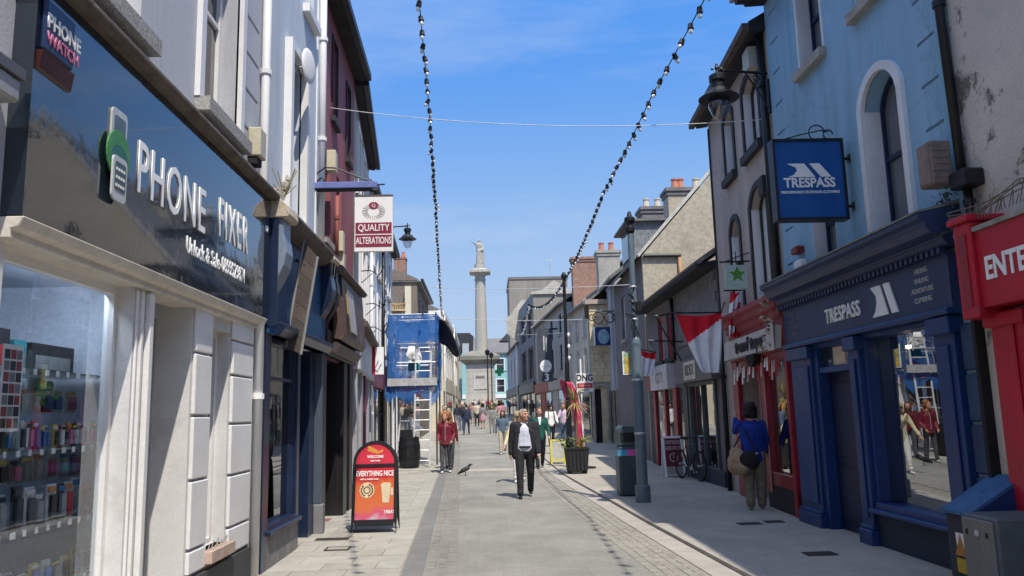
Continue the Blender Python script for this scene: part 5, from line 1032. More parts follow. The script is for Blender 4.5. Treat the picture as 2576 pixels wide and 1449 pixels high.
b.each('window', darkwin, BB); MB().box(RA,-26,1.4,2.7,3.6,0,.2).build('fascia_board', reddark, BB)
# ------------------------------------------------------------------ square, monument, backdrop houses
B = thing('turquoise_house', 'turquoise three storey house behind the monument', 'building', (0,125,2.2)); f125 = face(125)
MB().wall(f125,-4.4,5.5,1.8,11.2,[(u,u+1.2,z0,z1,.15) for u in (-3.6,-1.2,1.0,3.0) for z0,z1 in ((5,7),(8.4,10.2))]).wb(-4.4,5.5,125.3,133,1.8,11.2).build('wall', turq, B)
for u in (-3.6,-1.2,1.0,3.0):
    for z0,z1 in ((5,7),(8.4,10.2)): window(B,f125,u,u+1.2,z0,z1,.15,white,darkwin,trim=white,tw=.15)
MB().prof(f125,[(.4,11.0),(.4,11.2),(-4,13.8),(-8,11.2),(-8,11.0),(-4,13.6)],-2.6,5.8).build('roof', slate, B); MB().wb(-4.4,5.5,124.8,124.99,4.1,4.7).build('fascia_board', white, B)
MB().prism(f125,[(1.6,13.2),(3.0,14.6),(4.4,13.2)],-3.5,-2.5).build('dormer', mat('dark dormer',(.06,.06,.065),.8), B)
B = thing('mansard_house', 'dark mansard roofed building left of the monument column', 'building', (-6,132,2)); f122 = face(122)
MB().wb(-12,-2.4,135,143,2,11).build('wall', pebble, B); MB().prism(face(134.9),[(-12,10.8),(-2.2,10.8),(-2.7,14.8),(-3.4,15.4),(-11,15.4)],-7,0).build('roof', mat('mansard slate',(.035,.035,.04),.7,.2), B)
for x in (-4.6,-6.8): MB().wb(x,x+1.1,134.6,134.89,11.8,13.6).build('dormer_window', palegrey, B)
MO = thing('monument', 'tall limestone column with a robed statue on a broad pedestal', 'monument', (-1.3,100,1.7))
mc = (-1.02,100)
MB().wb(mc[0]-3.4,mc[0]+3.4,96.6,103.4,1.2,2.5).wb(mc[0]-2.6,mc[0]+2.6,97.4,102.6,2.5,3.4).build('step', granite, MO)
zc = 3.4
for i in range(5): MB().wb(mc[0]-1.95-(.06 if i == 0 else 0),mc[0]+1.55+(.06 if i == 0 else 0),98.2,101.8,zc+.008,zc+.86).build('pedestal_course', granite, MO); zc += .87
MB().wb(mc[0]-1.0,mc[0]+.6,98.12,98.19,4.7,6.6).build('inscription_panel', mat('pale panel stone',(.5,.48,.44),.85), MO); MB().wb(mc[0]-.75,mc[0]+.35,98.06,98.12,6.1,6.35).build('panel_band', mat('dark panel stone',(.2,.19,.17),.85), MO)
MB().lathe((mc[0]-.2,100,0),[(2.55,7.75),(2.75,7.95),(3.45,8.3),(3.5,8.75),(2.9,9.0),(2.0,9.3),(1.4,9.5)],4,sq=True).build('pedestal_cornice', mat('weathered cornice stone',(.24,.23,.2),.9,.2,1), MO)
zc = 9.4; nD = 16; hh = (18.5-9.4)/nD
for i in range(nD):
    r0 = .80-.16*i/nD; r1 = .80-.16*(i+1)/nD
    MB().lathe((mc[0],100,0),[(r0-.012,zc),(r0,zc+.02),(r1,zc+hh-.02),(r1-.012,zc+hh)],20).build('column_drum', granite, MO, smooth=False); zc += hh
MB().lathe((mc[0]-.02,100,0),[(.62,18.5),(.74,18.52),(.74,18.66),(.64,18.7),(.66,19.0),(.9,19.25),(1.0,19.3)],20).build('capital', granite, MO)
MB().lathe((mc[0]-.02,100,0),[(1.35,19.3),(1.88,19.42),(1.88,19.72),(1.3,19.8),(.95,20.0)],4,sq=True).build('abacus', granite, MO)
MB().lathe((mc[0]-.06,100,0),[(.66,19.9),(.66,20.6),(.6,20.62)],16).build('statue_drum', granite, MO)
def capsule(b, p0, p1, r0, r1, fx=1.0, fy=1.0, seg=12):
    p0, p1 = Vector(p0), Vector(p1); ax = (p1-p0); ln = ax.length; t = ax.normalized() if ln > 1e-6 else Vector((0,0,1))
    a = t.cross(Vector((0,1,0))); a = a.normalized() if a.length > .05 else Vector((1,0,0)); c = t.cross(a).normalized()
    rings = []
    for k in (80,55,28,0): rings.append((p0-t*r0*math.sin(R(k))*min(1,fy), r0*math.cos(R(k))))
    for k in (0,28,55,80): rings.append((p1+t*r1*math.sin(R(k))*min(1,fy), r1*math.cos(R(k))))
    vs = []
    for q, r in rings:
        for j in range(seg):
            an = 2*math.pi*j/seg; vs.append(q+a*math.cos(an)*r*fx+c*math.sin(an)*r*fy)
    n = len(rings)
    b.add(vs, [(i*seg+j,i*seg+(j+1)%seg,(i+1)*seg+(j+1)%seg,(i+1)*seg+j) for i in range(n-1) for j in range(seg)]+[tuple(range(seg-1,-1,-1)),tuple(range((n-1)*seg,n*seg))])
    return b
def melt(b, m, vox, sm=5, name='body'):
    me = b.mesh(m, name); o = bpy.data.objects.new('tmp', me); COL.objects.link(o)
    md = o.modifiers.new('r','REMESH'); md.mode = 'VOXEL'; md.voxel_size = vox
    s_ = o.modifiers.new('s','SMOOTH'); s_.factor = .5; s_.iterations = sm
    r = bpy.data.meshes.new_from_object(o.evaluated_get(bpy.context.evaluated_depsgraph_get())); bpy.data.objects.remove(o)
    r.materials.clear(); r.materials.append(m); r.polygons.foreach_set('use_smooth',[True]*len(r.polygons)); r.name = name
    return r
def skeleton(h, legs, arms, lean=0, wid=1.0):
    """legs: [(swing, knee bend)] and arms: [(swing, spread, elbow bend, elbow inward)] for left (-x) and right (+x); figure faces -y"""
    J = {}; s = lambda a: math.sin(R(a)); c = lambda a: math.cos(R(a))
    tl, sl_, low = .245*h, .24*h, 9
    for i, sx in enumerate((-1, 1)):
        sw, kb = legs[i]; hp = Vector((sx*.052*h*wid,0,0)); kn = hp+Vector((sx*.006*h,-s(sw)*tl,-c(sw)*tl)); an = kn+Vector((0,-s(sw-kb)*sl_,-c(sw-kb)*sl_)); J['hip%d'%i] = hp; J['knee%d'%i] = kn; J['ankle%d'%i] = an; low = min(low, an.z)
    dz = .045*h-low
    for k in list(J): J[k] = J[k]+Vector((0,0,dz))
    hz = dz; J['pelvis'] = Vector((0,0,hz+.015*h)); tb = lambda z, y=0: Vector((0, -s(lean)*(z)+y, hz+c(lean)*z))
    J['waist'] = tb(.09*h); J['chest'] = tb(.225*h); J['neck0'] = tb(.305*h); J['neck'] = tb(.345*h,-.008*h); J['head'] = tb(.405*h,-.02*h)
    for i, sx in enumerate((-1, 1)):
        sw, sp, eb, ei = arms[i]; sh = tb(.285*h)+Vector((sx*.105*h*wid,0,0)); el = sh+Vector((sx*s(sp),-s(sw)*c(sp),-c(sw)*c(sp)))*.175*h
        d = Vector((sx*s(sp)-sx*s(ei),-s(sw+eb),-c(sw+eb))).normalized(); wr = el+d*.145*h; J['sh%d'%i] = sh; J['el%d'%i] = el; J['wr%d'%i] = wr; J['hd%d'%i] = d
    return J
def figure(root, h, J, skinm, top, legm, shoem, hairm, vox=.02, wid=1.0, yaw=0, hair='short', sleeve=1.0, belly=0.0, topz=-.03, skirt=False, face_on=True, fat=1.0, bare=False, legw=1.0):
    u = h/1.75; sm = 4
    b = MB()                                   # the body, one skin surface from head to ankles
    capsule(b,J['pelvis'],J['chest'],.115*u*fat,.125*u*fat,1.25,.75); capsule(b,J['chest'],J['neck0'],.12*u,.07*u,1.3,.7); capsule(b,J['neck0'],J['neck']+Vector((0,0,.02)),.055*u,.052*u)
    for i in (0,1):
        capsule(b,J['hip%d'%i],J['knee%d'%i],.078*u,.052*u); capsule(b,J['knee%d'%i],J['ankle%d'%i],.052*u,.036*u); capsule(b,J['sh%d'%i],J['el%d'%i],.046*u,.038*u); capsule(b,J['el%d'%i],J['wr%d'%i],.038*u,.026*u)
        w_, d = J['wr%d'%i], J['hd%d'%i]; side = Vector((1 if i == 0 else -1,0,0)); side = (side-d*side.dot(d)).normalized(); fr_ = d.cross(side).normalized()
        capsule(b,w_,w_+d*.075*u,.027*u,.036*u,1,.55)
        if vox < .013:
            for k in range(4):
                o_ = fr_*(.024-.016*k)*u; L_ = (.062,.074,.07,.054)[k]*u; k0 = w_+d*.075*u+o_; k1 = k0+(d+side*.12).normalized()*L_*.5; k2 = k1+(d+side*.55).normalized()*L_*.55
                capsule(b,k0,k1,.0092*u,.0086*u,seg=8); capsule(b,k1,k2,.0086*u,.0075*u,seg=8)
            t0 = w_+d*.03*u+fr_*.028*u; t1 = t0+(d*.6+fr_*.75).normalized()*.04*u; capsule(b,t0,t1,.0125*u,.0105*u,seg=8); capsule(b,t1,t1+(d+fr_*.1+side*.2).normalized()*.032*u,.0105*u,.0088*u,seg=8)
        else: capsule(b,w_+d*.07*u,w_+d*.14*u,.03*u,.02*u,1,.5)
    hd = J['head']; rot = Matrix.Rotation(R(yaw),3,'Z'); q = lambda x,y,z: hd+rot@Vector((x*u,y*u,z*u))
    b.ball(q(0,.01,.02),(.074*u,.092*u,.098*u),14,10,rot=rot); b.ball(q(0,-.03,-.05),(.058*u,.062*u,.068*u),12,8,rot=rot)
    if vox < .03:
        capsule(b,q(0,-.088,.012),q(0,-.112,-.02),.012*u,.016*u,seg=8); b.ball(q(0,-.085,-.088),(.024*u,.022*u,.02*u),8,6)
        for s_ in (-1,1): b.ball(q(s_*.076,.005,-.012),(.012*u,.02*u,.03*u),8,6); b.ball(q(s_*.03,-.08,.036),(.026*u,.014*u,.01*u),8,6); b.ball(q(s_*.034,-.066,-.03),(.026*u,.026*u,.026*u),8,6)
        b.ball(q(0,-.09,-.055),(.026*u,.012*u,.008*u),8,6)
    obj('body', melt(b,skinm,vox,2 if vox < .013 else 3,'body'), root, local=True)
    if face_on and vox < .02:
        e = MB()
        for s_ in (-1,1): e.ball(q(s_*.031,-.0835,.012),(.0125*u,.007*u,.0065*u),8,5)
        e.build('eyes', mat('dark eyes',(.03,.022,.02),.3), root, local=True)
        MB().ball(q(0,-.1005,-.0575),(.021*u,.006*u,.0045*u),8,5).build('mouth', mat('lip',(.33,.11,.1),.5), root, local=True)
    # hair
    g = MB()
    if hair == 'short': g.ball(q(0,.022,.035),(.08*u,.096*u,.094*u),14,8,rot=rot); g.ball(q(0,.06,-.02),(.066*u,.05*u,.07*u),10,6,rot=rot)
    elif hair == 'balding': g.ball(q(0,.04,.03),(.079*u,.085*u,.088*u),14,8,rot=rot); g.ball(q(0,-.015,.075),(.062*u,.07*u,.045*u),10,6,rot=rot); g.ball(q(0,.06,-.02),(.07*u,.045*u,.07*u),10,6,rot=rot)
    elif hair == 'long':
        g.ball(q(0,.022,.035),(.088*u,.1*u,.096*u),14,8,rot=rot); g.ball(q(0,.05,-.1),(.095*u,.065*u,.13*u),12,8,rot=rot)
        for s_ in (-1,1): g.ball(q(s_*.075,.0,-.08),(.035*u,.05*u,.14*u),10,6,rot=rot)
    elif hair == 'wild':
        random.seed(8); g.ball(q(0,.04,.05),(.112*u,.105*u,.105*u),14,8,rot=rot)
        for k in range(46):
            a = random.uniform(.2,math.pi-.2); z = random.uniform(-.2,.1); r_ = .11+.06*random.random(); g.ball(q(r_*math.cos(a)*1.1,r_*math.sin(a)*.75+.0,z),(.036*u,.036*u,.05*u),6,5)
    elif hair == 'bob':
        g.ball(q(0,.03,.045),(.12*u,.124*u,.118*u),14,8,rot=rot); g.ball(q(0,.05,-.05),(.128*u,.09*u,.085*u),12,8,rot=rot)
    if hair == 'bob' and vox < .02:
        random.seed(3)
        for k in range(60): a = random.uniform(0,6.283); z = random.uniform(-.11,.13); r_ = .105*math.sqrt(max(.05,1-(max(0,z-.0)/.16)**2)); g.ball(q(r_*math.cos(a)*1.05,.03+r_*math.sin(a)*(1.0 if math.sin(a) > -.3 else .55),z),(.022*u,.022*u,.035*u),6,5)
    if g.v: obj('hair', melt(g,hairm,max(vox,.011),2,'hair'), root, local=True)
    # trousers
    b = MB(); wt = J['pelvis']+(J['waist']-J['pelvis'])*.45
    capsule(b,J['pelvis']-Vector((0,0,.03)),wt,.122*u*fat,.118*u*fat,1.3,.85)
    if skirt: b.lathe(J['pelvis']+Vector((0,0,-.42*u)),[(.2*u,0),(.19*u,.2*u),(.15*u,.42*u),(.12*u,.5*u)],14)
    else:
        for i in (0,1):
            kn, an = J['knee%d'%i], J['ankle%d'%i]; capsule(b,J['hip%d'%i],kn,.096*u*fat,.07*u*legw); capsule(b,kn,an+(kn-an)*.06,.068*u*legw,.056*u*legw)
            sd = an.lerp(kn,.12); b.ball(sd+Vector((0,-.01,0)),(.06*u,.07*u,.035*u),10,6)
            for zz in (.35,.5,.62): b.ball(an.lerp(kn,zz)+Vector((.012,-.02,0)),(.058*u,.06*u,.018*u),8,5)
    if legm: obj('skirt' if skirt else 'trousers', melt(b,legm,vox*1.1,3,'legs'), root, local=True)
    # shoes
    for i in (0,1):
        an = J['ankle%d'%i]; b = MB(); capsule(b,an+Vector((0,.02*u,-.035*u)),an+Vector((0,-.13*u,-.045*u)),.04*u,.034*u,1,.75,seg=10); capsule(b,an+Vector((0,.01*u,.0)),an+Vector((0,0,-.03*u)),.042*u,.042*u,seg=10)
        obj('shoe', melt(b,shoem,max(vox,.012),2,'shoe'), root, local=True)
    # top garment
    if top:
        b = MB(); p0 = J['pelvis']+Vector((0,0,topz*u))
        capsule(b,p0,J['waist'],.135*u*fat,.13*u*fat,1.3,.86); capsule(b,J['waist'],J['chest'],.132*u*fat,.142*u*fat,1.28,.82); capsule(b,J['chest'],J['neck0']-Vector((0,0,.02*u)),.135*u,.085*u,1.3,.72)
        if belly: b.ball(J['waist']+Vector((0,-.06*u,-.01)),(.14*u,.1*u*(1+belly),.15*u),12,8)
        for i in (0,1):
            sh, el, wr = J['sh%d'%i], J['el%d'%i], J['wr%d'%i]; capsule(b,sh,el,.062*u,.055*u)
            if sleeve > .5: capsule(b,el,el.lerp(wr,min(1,sleeve)*.97),.056*u,.043*u); b.ball(el.lerp(wr,.3),(.056*u,.056*u,.03*u),8,5)
            b.ball(sh.lerp(el,.6),(.062*u,.06*u,.025*u),8,5)
        obj('top', melt(b,top,vox*1.1,3,'top'), root, local=True)
    return u
# ------------------------------------------------------------------ statue, lamps, poles, wires
st_ = MB(); sx, sy, sz = mc[0]-.04, 100.0, 20.6
st_.lathe((sx,sy,sz),[(.42,0),(.46,.3),(.38,1.2),(.34,1.9)],12)
capsule(st_,(sx,sy,sz+1.8),(sx,sy-.05,sz+2.5),.36,.4,1.2,.8); capsule(st_,(sx,sy,sz+2.6),(sx,sy-.03,sz+2.85),.2,.13); st_.ball((sx+.02,sy-.05,sz+3.05),(.19,.21,.24),10,8)
capsule(st_,(sx-.4,sy-.05,sz+2.55),(sx-.62,sy-.25,sz+2.75),.14,.11); capsule(st_,(sx-.62,sy-.25,sz+2.75),(sx-.98,sy-.35,sz+2.92),.11,.08); capsule(st_,(sx+.4,sy,sz+2.5),(sx+.5,sy-.2,sz+1.95),.15,.11); capsule(st_,(sx+.5,sy-.2,sz+1.95),(sx+.2,sy-.4,sz+1.75),.11,.09)
for k in range(5): capsule(st_,(sx-.3+.15*k,sy-.3,sz+.15),(sx-.2+.1*k,sy-.33,sz+1.8),.1,.07)
capsule(st_,(sx+.45,sy+.1,sz+.1),(sx+.45,sy+.1,sz+1.6),.18,.2)
obj('statue', melt(st_,mat('statue stone',(.38,.36,.33),.9,.25,3),.06,3,'statue'), MO)
lantern('wall_lantern','small black lantern on a bracket above the left shopfronts, against the sky',(-2.72,26.6,7.56),(-3.55,26.7,7.9),.98)
PO = thing('lamp_post', 'tall blue grey tapered post in the pavement beside the bin', 'post', (2.66,14.4,.05))
MB().lathe((2.66,14.4,0),[(.135,.05),(.135,.32),(.125,.345),(.098,.36),(.095,2.86),(.085,2.93),(.058,2.97),(.054,5.1)],18).build('shaft', polegrey, PO, smooth=False)
MB().lathe((2.66,14.4,0),[(.056,4.9),(.085,4.95),(.085,5.02),(.06,5.05),(.06,5.1),(.1,5.14),(.1,5.2),(.05,5.24),(.03,5.32),(.0,5.34)],14).build('finial', iron, PO)
b = MB()
for z in (1.25,2.2,3.3,3.62,3.9): b.lathe((2.66,14.4,0),[(.1 if z < 2.9 else .065,z-.02),(.105 if z < 2.9 else .07,z),(.1 if z < 2.9 else .065,z+.02)],14)
b.build('band', steel, PO)
b = MB(); random.seed(6)
for i in range(7):
    z = 3.1+i*.12; b.tube([(2.66,14.35,z),(2.6+random.uniform(-.12,.12),14.3,z+.06),(2.62+random.uniform(-.1,.12),14.32,z-.1)],.012,5)
b.wb(2.6,2.66,14.3,14.34,3.0,3.2).wb(2.7,2.78,14.3,14.36,3.45,3.62); b.build('cable_clip', iron, PO)
PM = thing('lamp_post', 'slim black post standing behind the planter, carrying the string of bulbs', 'post', (2.66,27.5,.17))
MB().lathe((2.66,27.5,gz(27.5)),[(.13,.05),(.13,.6),(.09,.65),(.08,3.2),(.06,3.3),(.055,6.2)],14).build('shaft', iron, PM); MB().lathe((2.66,27.5,gz(27.5)),[(.06,6.15),(.1,6.2),(.1,6.3),(.04,6.4)],12).build('cap', iron, PM)
b = MB()
for z in (3.5,3.9,4.3): b.ball((2.74,27.4,z),(.05,.05,.08),6,5)
b.build('lamp_holder', wh, PM)
hb = thing('street_banner', 'pale picture banner with green and yellow print hung from the near post', 'banner', (2.55,14.5,2.95)); f45 = face(14.5); c0, c1 = aty(1565,884,14.5), aty(1604,942,14.5)
MB().box(f45,c0.x,c1.x,c1.z,c0.z,-.01,0).build('cloth', wh, hb)
pr = mat('banner print',(.18,.4,.32),.7,.9,5,dirt=(.5,.45,.12),dscale=6,dlo=.45,dhi=.6); MB().box(f45,c0.x+.02,c1.x-.01,c1.z+.02,c0.z-.02,.001,.004).build('print', pr, hb); MB().prism(f45,[(c0.x+.03,c1.z+.03),(c0.x+.1,c1.z+.03),(c0.x+.13,c1.z+.28),(c0.x+.06,c1.z+.33)],.004,.007).build('figure_print', mat('print ochre',(.55,.33,.06),.7), hb)
MB().tube([(c0.x,14.51,c0.z+.01),(2.66,14.45,c0.z+.01)],.01,5).tube([(c0.x,14.51,c1.z-.01),(2.66,14.45,c1.z-.01)],.01,5).build('rod', iron, hb)
# strings of bulbs
blk = mat('bulb holder black',(.008,.008,.01),.5); blb = mat('bulb glass',(.75,.76,.74),.15,.05,spec=.8)
hold = MB().lathe((0,0,0),[(.018,.036),(.037,.022),(.042,-.03),(.049,-.062),(.03,-.067)],8).mesh(blk,'bulb_holder'); bulb = MB().ball((0,0,-.1),(.032,.032,.045),8,6).mesh(blb,'bulb',True)
def bulbs(lab, pts, sp):
    t = thing('string_lights', lab, 'string lights', pts[0], 'strings of bulbs over the street'); fine = []
    for a, c, sag in pts[1]:
        a, c = Vector(a), Vector(c); k = max(2,int((c-a).length/.15))
        for i in range(k+(1 if (a,c) == (Vector(pts[1][-1][0]),Vector(pts[1][-1][1])) else 0)): s_ = i/k; fine.append(a.lerp(c,s_)-Vector((0,0,sag*4*s_*(1-s_))))
    MB().tube(fine,.009,5).build('cable', blk, t); acc = 0; last = fine[0]; nxt = .2
    for p in fine[1:]:
        L0 = (p-last).length
        while acc+L0 >= nxt:
            q = last.lerp(p,(nxt-acc)/L0); tilt = Matrix.Rotation(random.gauss(0,.35),4,'Y')@Matrix.Rotation(random.gauss(0,.25),4,'X')
            h = bpy.data.objects.new('bulb_holder',hold); COL.objects.link(h); h.parent = t; h.matrix_parent_inverse = Matrix.Translation(-Vector(t.location)); h.matrix_basis = Matrix.Translation(q)@tilt
            w_ = bpy.data.objects.new('bulb',bulb); COL.objects.link(w_); w_.parent = h; nxt += sp
        acc += L0; last = p
random.seed(12)
tp = lambda x,y,Y: aty(x,y,Y)
bulbs('left string of dark bulb holders running down the street to the scaffold',((-.9,10,7.6),[(Vector((.25,4.2,7.9)),tp(1043,-120,10.2),.05),(tp(1043,-120,10.2),tp(1080,280,15.6),.0),(tp(1080,280,15.6),tp(1096,520,22.6),.05),(tp(1096,520,22.6),tp(1112,793,47),.35)]),.45)
bulbs('right string of dark bulb holders from above the blue shop to the slim post',((2.9,9,7),[(Vector((2.9,3.2,7.3)),tp(1840,-130,8.8),.04),(tp(1840,-130,8.8),tp(1640,240,13.0),.02),(tp(1640,240,13),tp(1520,480,18.2),.04),(tp(1520,480,18.2),tp(1428,690,27.5),.1)]),.45)
bulbs('sagging bulb string from the slim black post towards the flat topped house',((2.7,27.5,6.4),[(tp(1428,690,27.5),tp(1330,765,40),.55),(tp(1330,765,40),tp(1312,840,64),.3)]),.42)
ww = mat('white wire',(.6,.6,.6),.5)
def wire(lab, a, c, sag, r=.008, m_=ww):
    a, c = Vector(a), Vector(c); tag(MB().tube([a.lerp(c,i/24)-Vector((0,0,sag*4*(i/24)*(1-i/24))) for i in range(25)],r,5).build('overhead_wire', m_), lab, 'wire', 'wires across the street')
wire('thin white wire crossing the sky from the maroon house to the lantern bracket', tp(822,270,12.9), tp(1945,298,12.2), .22, .007)
wire('thin pale wire crossing high behind the slim black post', tp(1075,722,40), tp(1585,716,24.8), .12, .012)
wire('thin pale wire crossing just above the blue netting', tp(1110,800,45), tp(1480,803,38), .1, .014)
wire('lowest thin pale wire crossing in front of the charcoal banner', tp(1300,842,60), tp(1440,835,44), .05, .014)
# ------------------------------------------------------------------ scaffold with blue netting
SC = thing('scaffold_tower', 'narrow scaffold tower wrapped in torn blue netting with a plank deck', 'scaffold', (-2.45,26.4,.1)); g0 = gz(26.4)
x0,x1,y0,y1 = -3.22,-1.72,25.6,27.2
for i,(x,y) in enumerate(((x0,y0),(x1,y0),(x0,y1),(x1,y1))): MB().tube([(x,y,g0+.03),(x,y,4.95)],.028,8).build('upright', steel if x < -2 else mat('dark steel',(.08,.085,.09),.5), SC)
for z in (2.75,3.35,3.95,4.9):
    for q in (((x0,y0),(x1,y0)),((x0,y1),(x1,y1)),((x0,y0),(x0,y1)),((x1,y0),(x1,y1))): MB().tube([(*q[0],z),(*q[1],z)],.022,7).build('rail', steel, SC)
MB().tube([(x0,y0,.2),(x1,y1,2.7)],.02,6).build('brace', steel, SC)
for i in range(4): MB().wb(x0,x1,y0+.05+.38*i,y0+.4+.38*i,2.62,2.66).build('plank', timber, SC)
MB().wb(x0-.03,x1+.03,y0-.22,y0-.19,2.6,2.84).build('toe_board', mat('grey board',(.42,.42,.42),.8,.2,6), SC)
MB().wb(x0+.4,x1-.1,y0-.06,y0-.03,4.78,4.84).wb(x0+.5,x0+1.0,y0-.06,y0-.03,4.64,4.68).build('batten', wh, SC)
netb = bpy.data.materials.new('blue netting'); netb.use_nodes = True; n_ = netb.node_tree; P_ = n_.nodes['Principled BSDF']; P_.inputs['Base Color'].default_value = (.03,.17,.5,1); P_.inputs['Roughness'].default_value = .8
tr_ = n_.nodes.new('ShaderNodeBsdfTransparent'); tl_ = n_.nodes.new('ShaderNodeBsdfTranslucent'); tl_.inputs[0].default_value = (.02,.15,.5,1); m1 = n_.nodes.new('ShaderNodeMixShader'); m1.inputs[0].default_value = .35; m2 = n_.nodes.new('ShaderNodeMixShader')
nzz = n_.nodes.new('ShaderNodeTexNoise'); nzz.inputs['Scale'].default_value = 2.2; nzz.inputs['Detail'].default_value = 6; gg_ = n_.nodes.new('ShaderNodeNewGeometry'); n_.links.new(gg_.outputs['Position'],nzz.inputs['Vector']); rr_ = n_.nodes.new('ShaderNodeMapRange'); rr_.inputs[1].default_value = .52; rr_.inputs[2].default_value = .7; rr_.inputs[3].default_value = .8; rr_.inputs[4].default_value = .3; n_.links.new(nzz.outputs[0],rr_.inputs[0]); n_.links.new(rr_.outputs[0],m2.inputs[0])
n_.links.new(P_.outputs[0],m1.inputs[1]); n_.links.new(tl_.outputs[0],m1.inputs[2]); n_.links.new(tr_.outputs[0],m2.inputs[1]); n_.links.new(m1.outputs[0],m2.inputs[2]); n_.links.new(m2.outputs[0],n_.nodes['Material Output'].inputs[0])
def drape(pts, z0, z1, nu, nv, amp, nm, m_, par, hang=0):
    vs = []; random.seed(nu*7+nv)
    P = [Vector(p) for p in pts]
    for i in range(nu+1):
        s_ = i/nu*(len(P)-1); k = min(int(s_),len(P)-2); p = P[k].lerp(P[k+1],s_-k)
        for j in range(nv+1): vs.append((p.x+random.gauss(0,amp)*(.4 if j in (0,nv) else 1), p.y+random.gauss(0,amp), z0+(z1-z0)*j/nv+(random.gauss(0,amp*1.6) if j == 0 else 0)-hang*(0 if j else math.sin(i*1.3)*.5+.5)))
    o = MB().add(vs,[(i*(nv+1)+j,(i+1)*(nv+1)+j,(i+1)*(nv+1)+j+1,i*(nv+1)+j+1) for i in range(nu) for j in range(nv)]).build(nm, m_, par, smooth=True); return o
drape([(x0,y1+.05),(x1+.05,y1+.05)] and [(x0,y1+.06,0),(x1+.05,y1+.06,0)],2.7,4.92,12,9,.025,'netting',netb,SC)
drape([(x1+.06,y1,0),(x1+.06,y0-.05,0)],2.45,4.9,10,9,.03,'netting',netb,SC)
drape([(x0-.05,y1,0),(x0-.05,y0-.05,0)],2.45,4.9,10,9,.04,'netting',netb,SC)
drape([(x0-.05,y0-.09,0),(x0+.3,y0-.09,0)],2.4,4.9,5,9,.03,'netting',netb,SC,.3); drape([(x0+.25,y0-.08,0),(x1+.06,y0-.09,0)],4.05,4.9,10,4,.02,'netting',netb,SC,.12); drape([(x0-.1,y0-.1,0),(x0+.6,y0-.12,0),(x1+.05,y0-.1,0)],2.3,2.66,12,4,.04,'netting',netb,SC,.3)
MB().wb(-2.75,-2.35,26.9,26.98,3.15,3.55).build('teal_panel', mat('teal paint',(.03,.3,.35),.5), SC); drape([(-2.75,26.5,0),(-2.35,26.6,0)],3.4,3.95,5,4,.07,'dust_sheet',wh,SC)
LD_ = thing('ladder', 'pale aluminium ladder leaning up through the blue scaffold', 'ladder', (-2.05,25.4,.1))
la0, la1, lb0, lb1 = Vector((-1.93,25.2,g0)), Vector((-1.88,25.75,4.25)), Vector((-2.42,25.2,g0)), Vector((-2.37,25.75,4.25))
alu = mat('aluminium',(.72,.72,.7),.4,.1,8,metal=.3)
MB().tube([la0,la1],.03,6).build('stile', alu, LD_); MB().tube([lb0,lb1],.03,6).build('stile', alu, LD_)
for i in range(13): s_ = (i+.6)/13.4; MB().tube([la0.lerp(la1,s_),lb0.lerp(lb1,s_)],.017,6).build('rung', alu, LD_)
sl2 = thing('stepladder', 'open aluminium stepladder standing behind the black barrel', 'ladder', (-2.7,26.0,.1))
for dx in (-.2,.2): MB().tube([(-2.75+dx*1.3,25.6,g0),(-2.75+dx*.8,26.0,1.7)],.025,6).tube([(-2.75+dx*1.3,26.5,g0),(-2.75+dx*.8,26.0,1.7)],.02,6).build('stile', alu, sl2)
for i in range(5): MB().tube([(-2.75-.25+.02*i,25.65+.08*i,.3+.3*i),(-2.75+.25-.02*i,25.65+.08*i,.3+.3*i)],.025,6).build('rung', alu, sl2)
tarp = thing('tarpaulin', 'black tarpaulin blowing off the top right corner of the scaffold', 'tarpaulin', (-1.6,26.5,4.9)); tpn = [[aty(px,py,Y) for px,py,Y in r_] for r_ in (
    [(1098,790,26.4),(1112,800,26.2),(1128,815,26.1),(1140,838,26.0),(1150,862,26.0),(1158,892,26.0)],
    [(1095,805,26.5),(1110,815,26.4),(1122,838,26.3),(1133,860,26.2),(1143,880,26.2),(1153,900,26.1)],
    [(1098,830,26.6),(1108,845,26.6),(1116,860,26.5),(1126,866,26.3),(1138,884,26.2),(1150,898,26.1)],
    [(1102,855,26.8),(1108,862,26.7),(1114,868,26.6),(1124,868,26.4),(1136,886,26.3),(1149,900,26.2)])]
o = MB().add([p for r_ in tpn for p in r_],[(r_*6+i,r_*6+i+1,r_*6+7+i,r_*6+6+i) for r_ in range(3) for i in range(5)]).build('sheet', mat('black tarpaulin cloth',(.02,.021,.024),.6,.3,5), tarp, smooth=True)
sm_ = o.modifiers.new('thick','SOLIDIFY'); sm_.thickness = .04; o.modifiers.new('sub','SUBSURF').levels = 2; o.modifiers['sub'].render_levels = 2
b = MB(); b.tube([aty(1090,795,26.4),aty(1128,812,26.1)],.03,5); b.build('batten', timber, tarp)
ca = thing('cane_chair', 'pale wicker armchair stored on top of the scaffold', 'chair', (-3.0,26.4,4.95)); wk = mat('wicker',(.5,.38,.2),.8,.2,20)
c_ = aty(1002,797,26.4); c_.z = 4.95
MB().lathe(c_,[(.22,.12),(.25,.16),(.22,.2)],10).build('seat', wk, ca); b = MB(); b.tube([c_+Vector((.24*math.cos(a*.35),.2*math.sin(a*.35),.42)) for a in range(10)],.03,6)
for a in range(0,10): b.tube([c_+Vector((.24*math.cos(a*.35),.2*math.sin(a*.35),.42)),c_+Vector((.2*math.cos(a*.35),.17*math.sin(a*.35),.16))],.012,5)
b.build('backrest', wk, ca)
for dx in (-.15,.15): 
    for dy in (-.13,.13): MB().tube([c_+Vector((dx,dy,0)),c_+Vector((dx,dy,.14))],.018,5).build('leg', wk, ca)
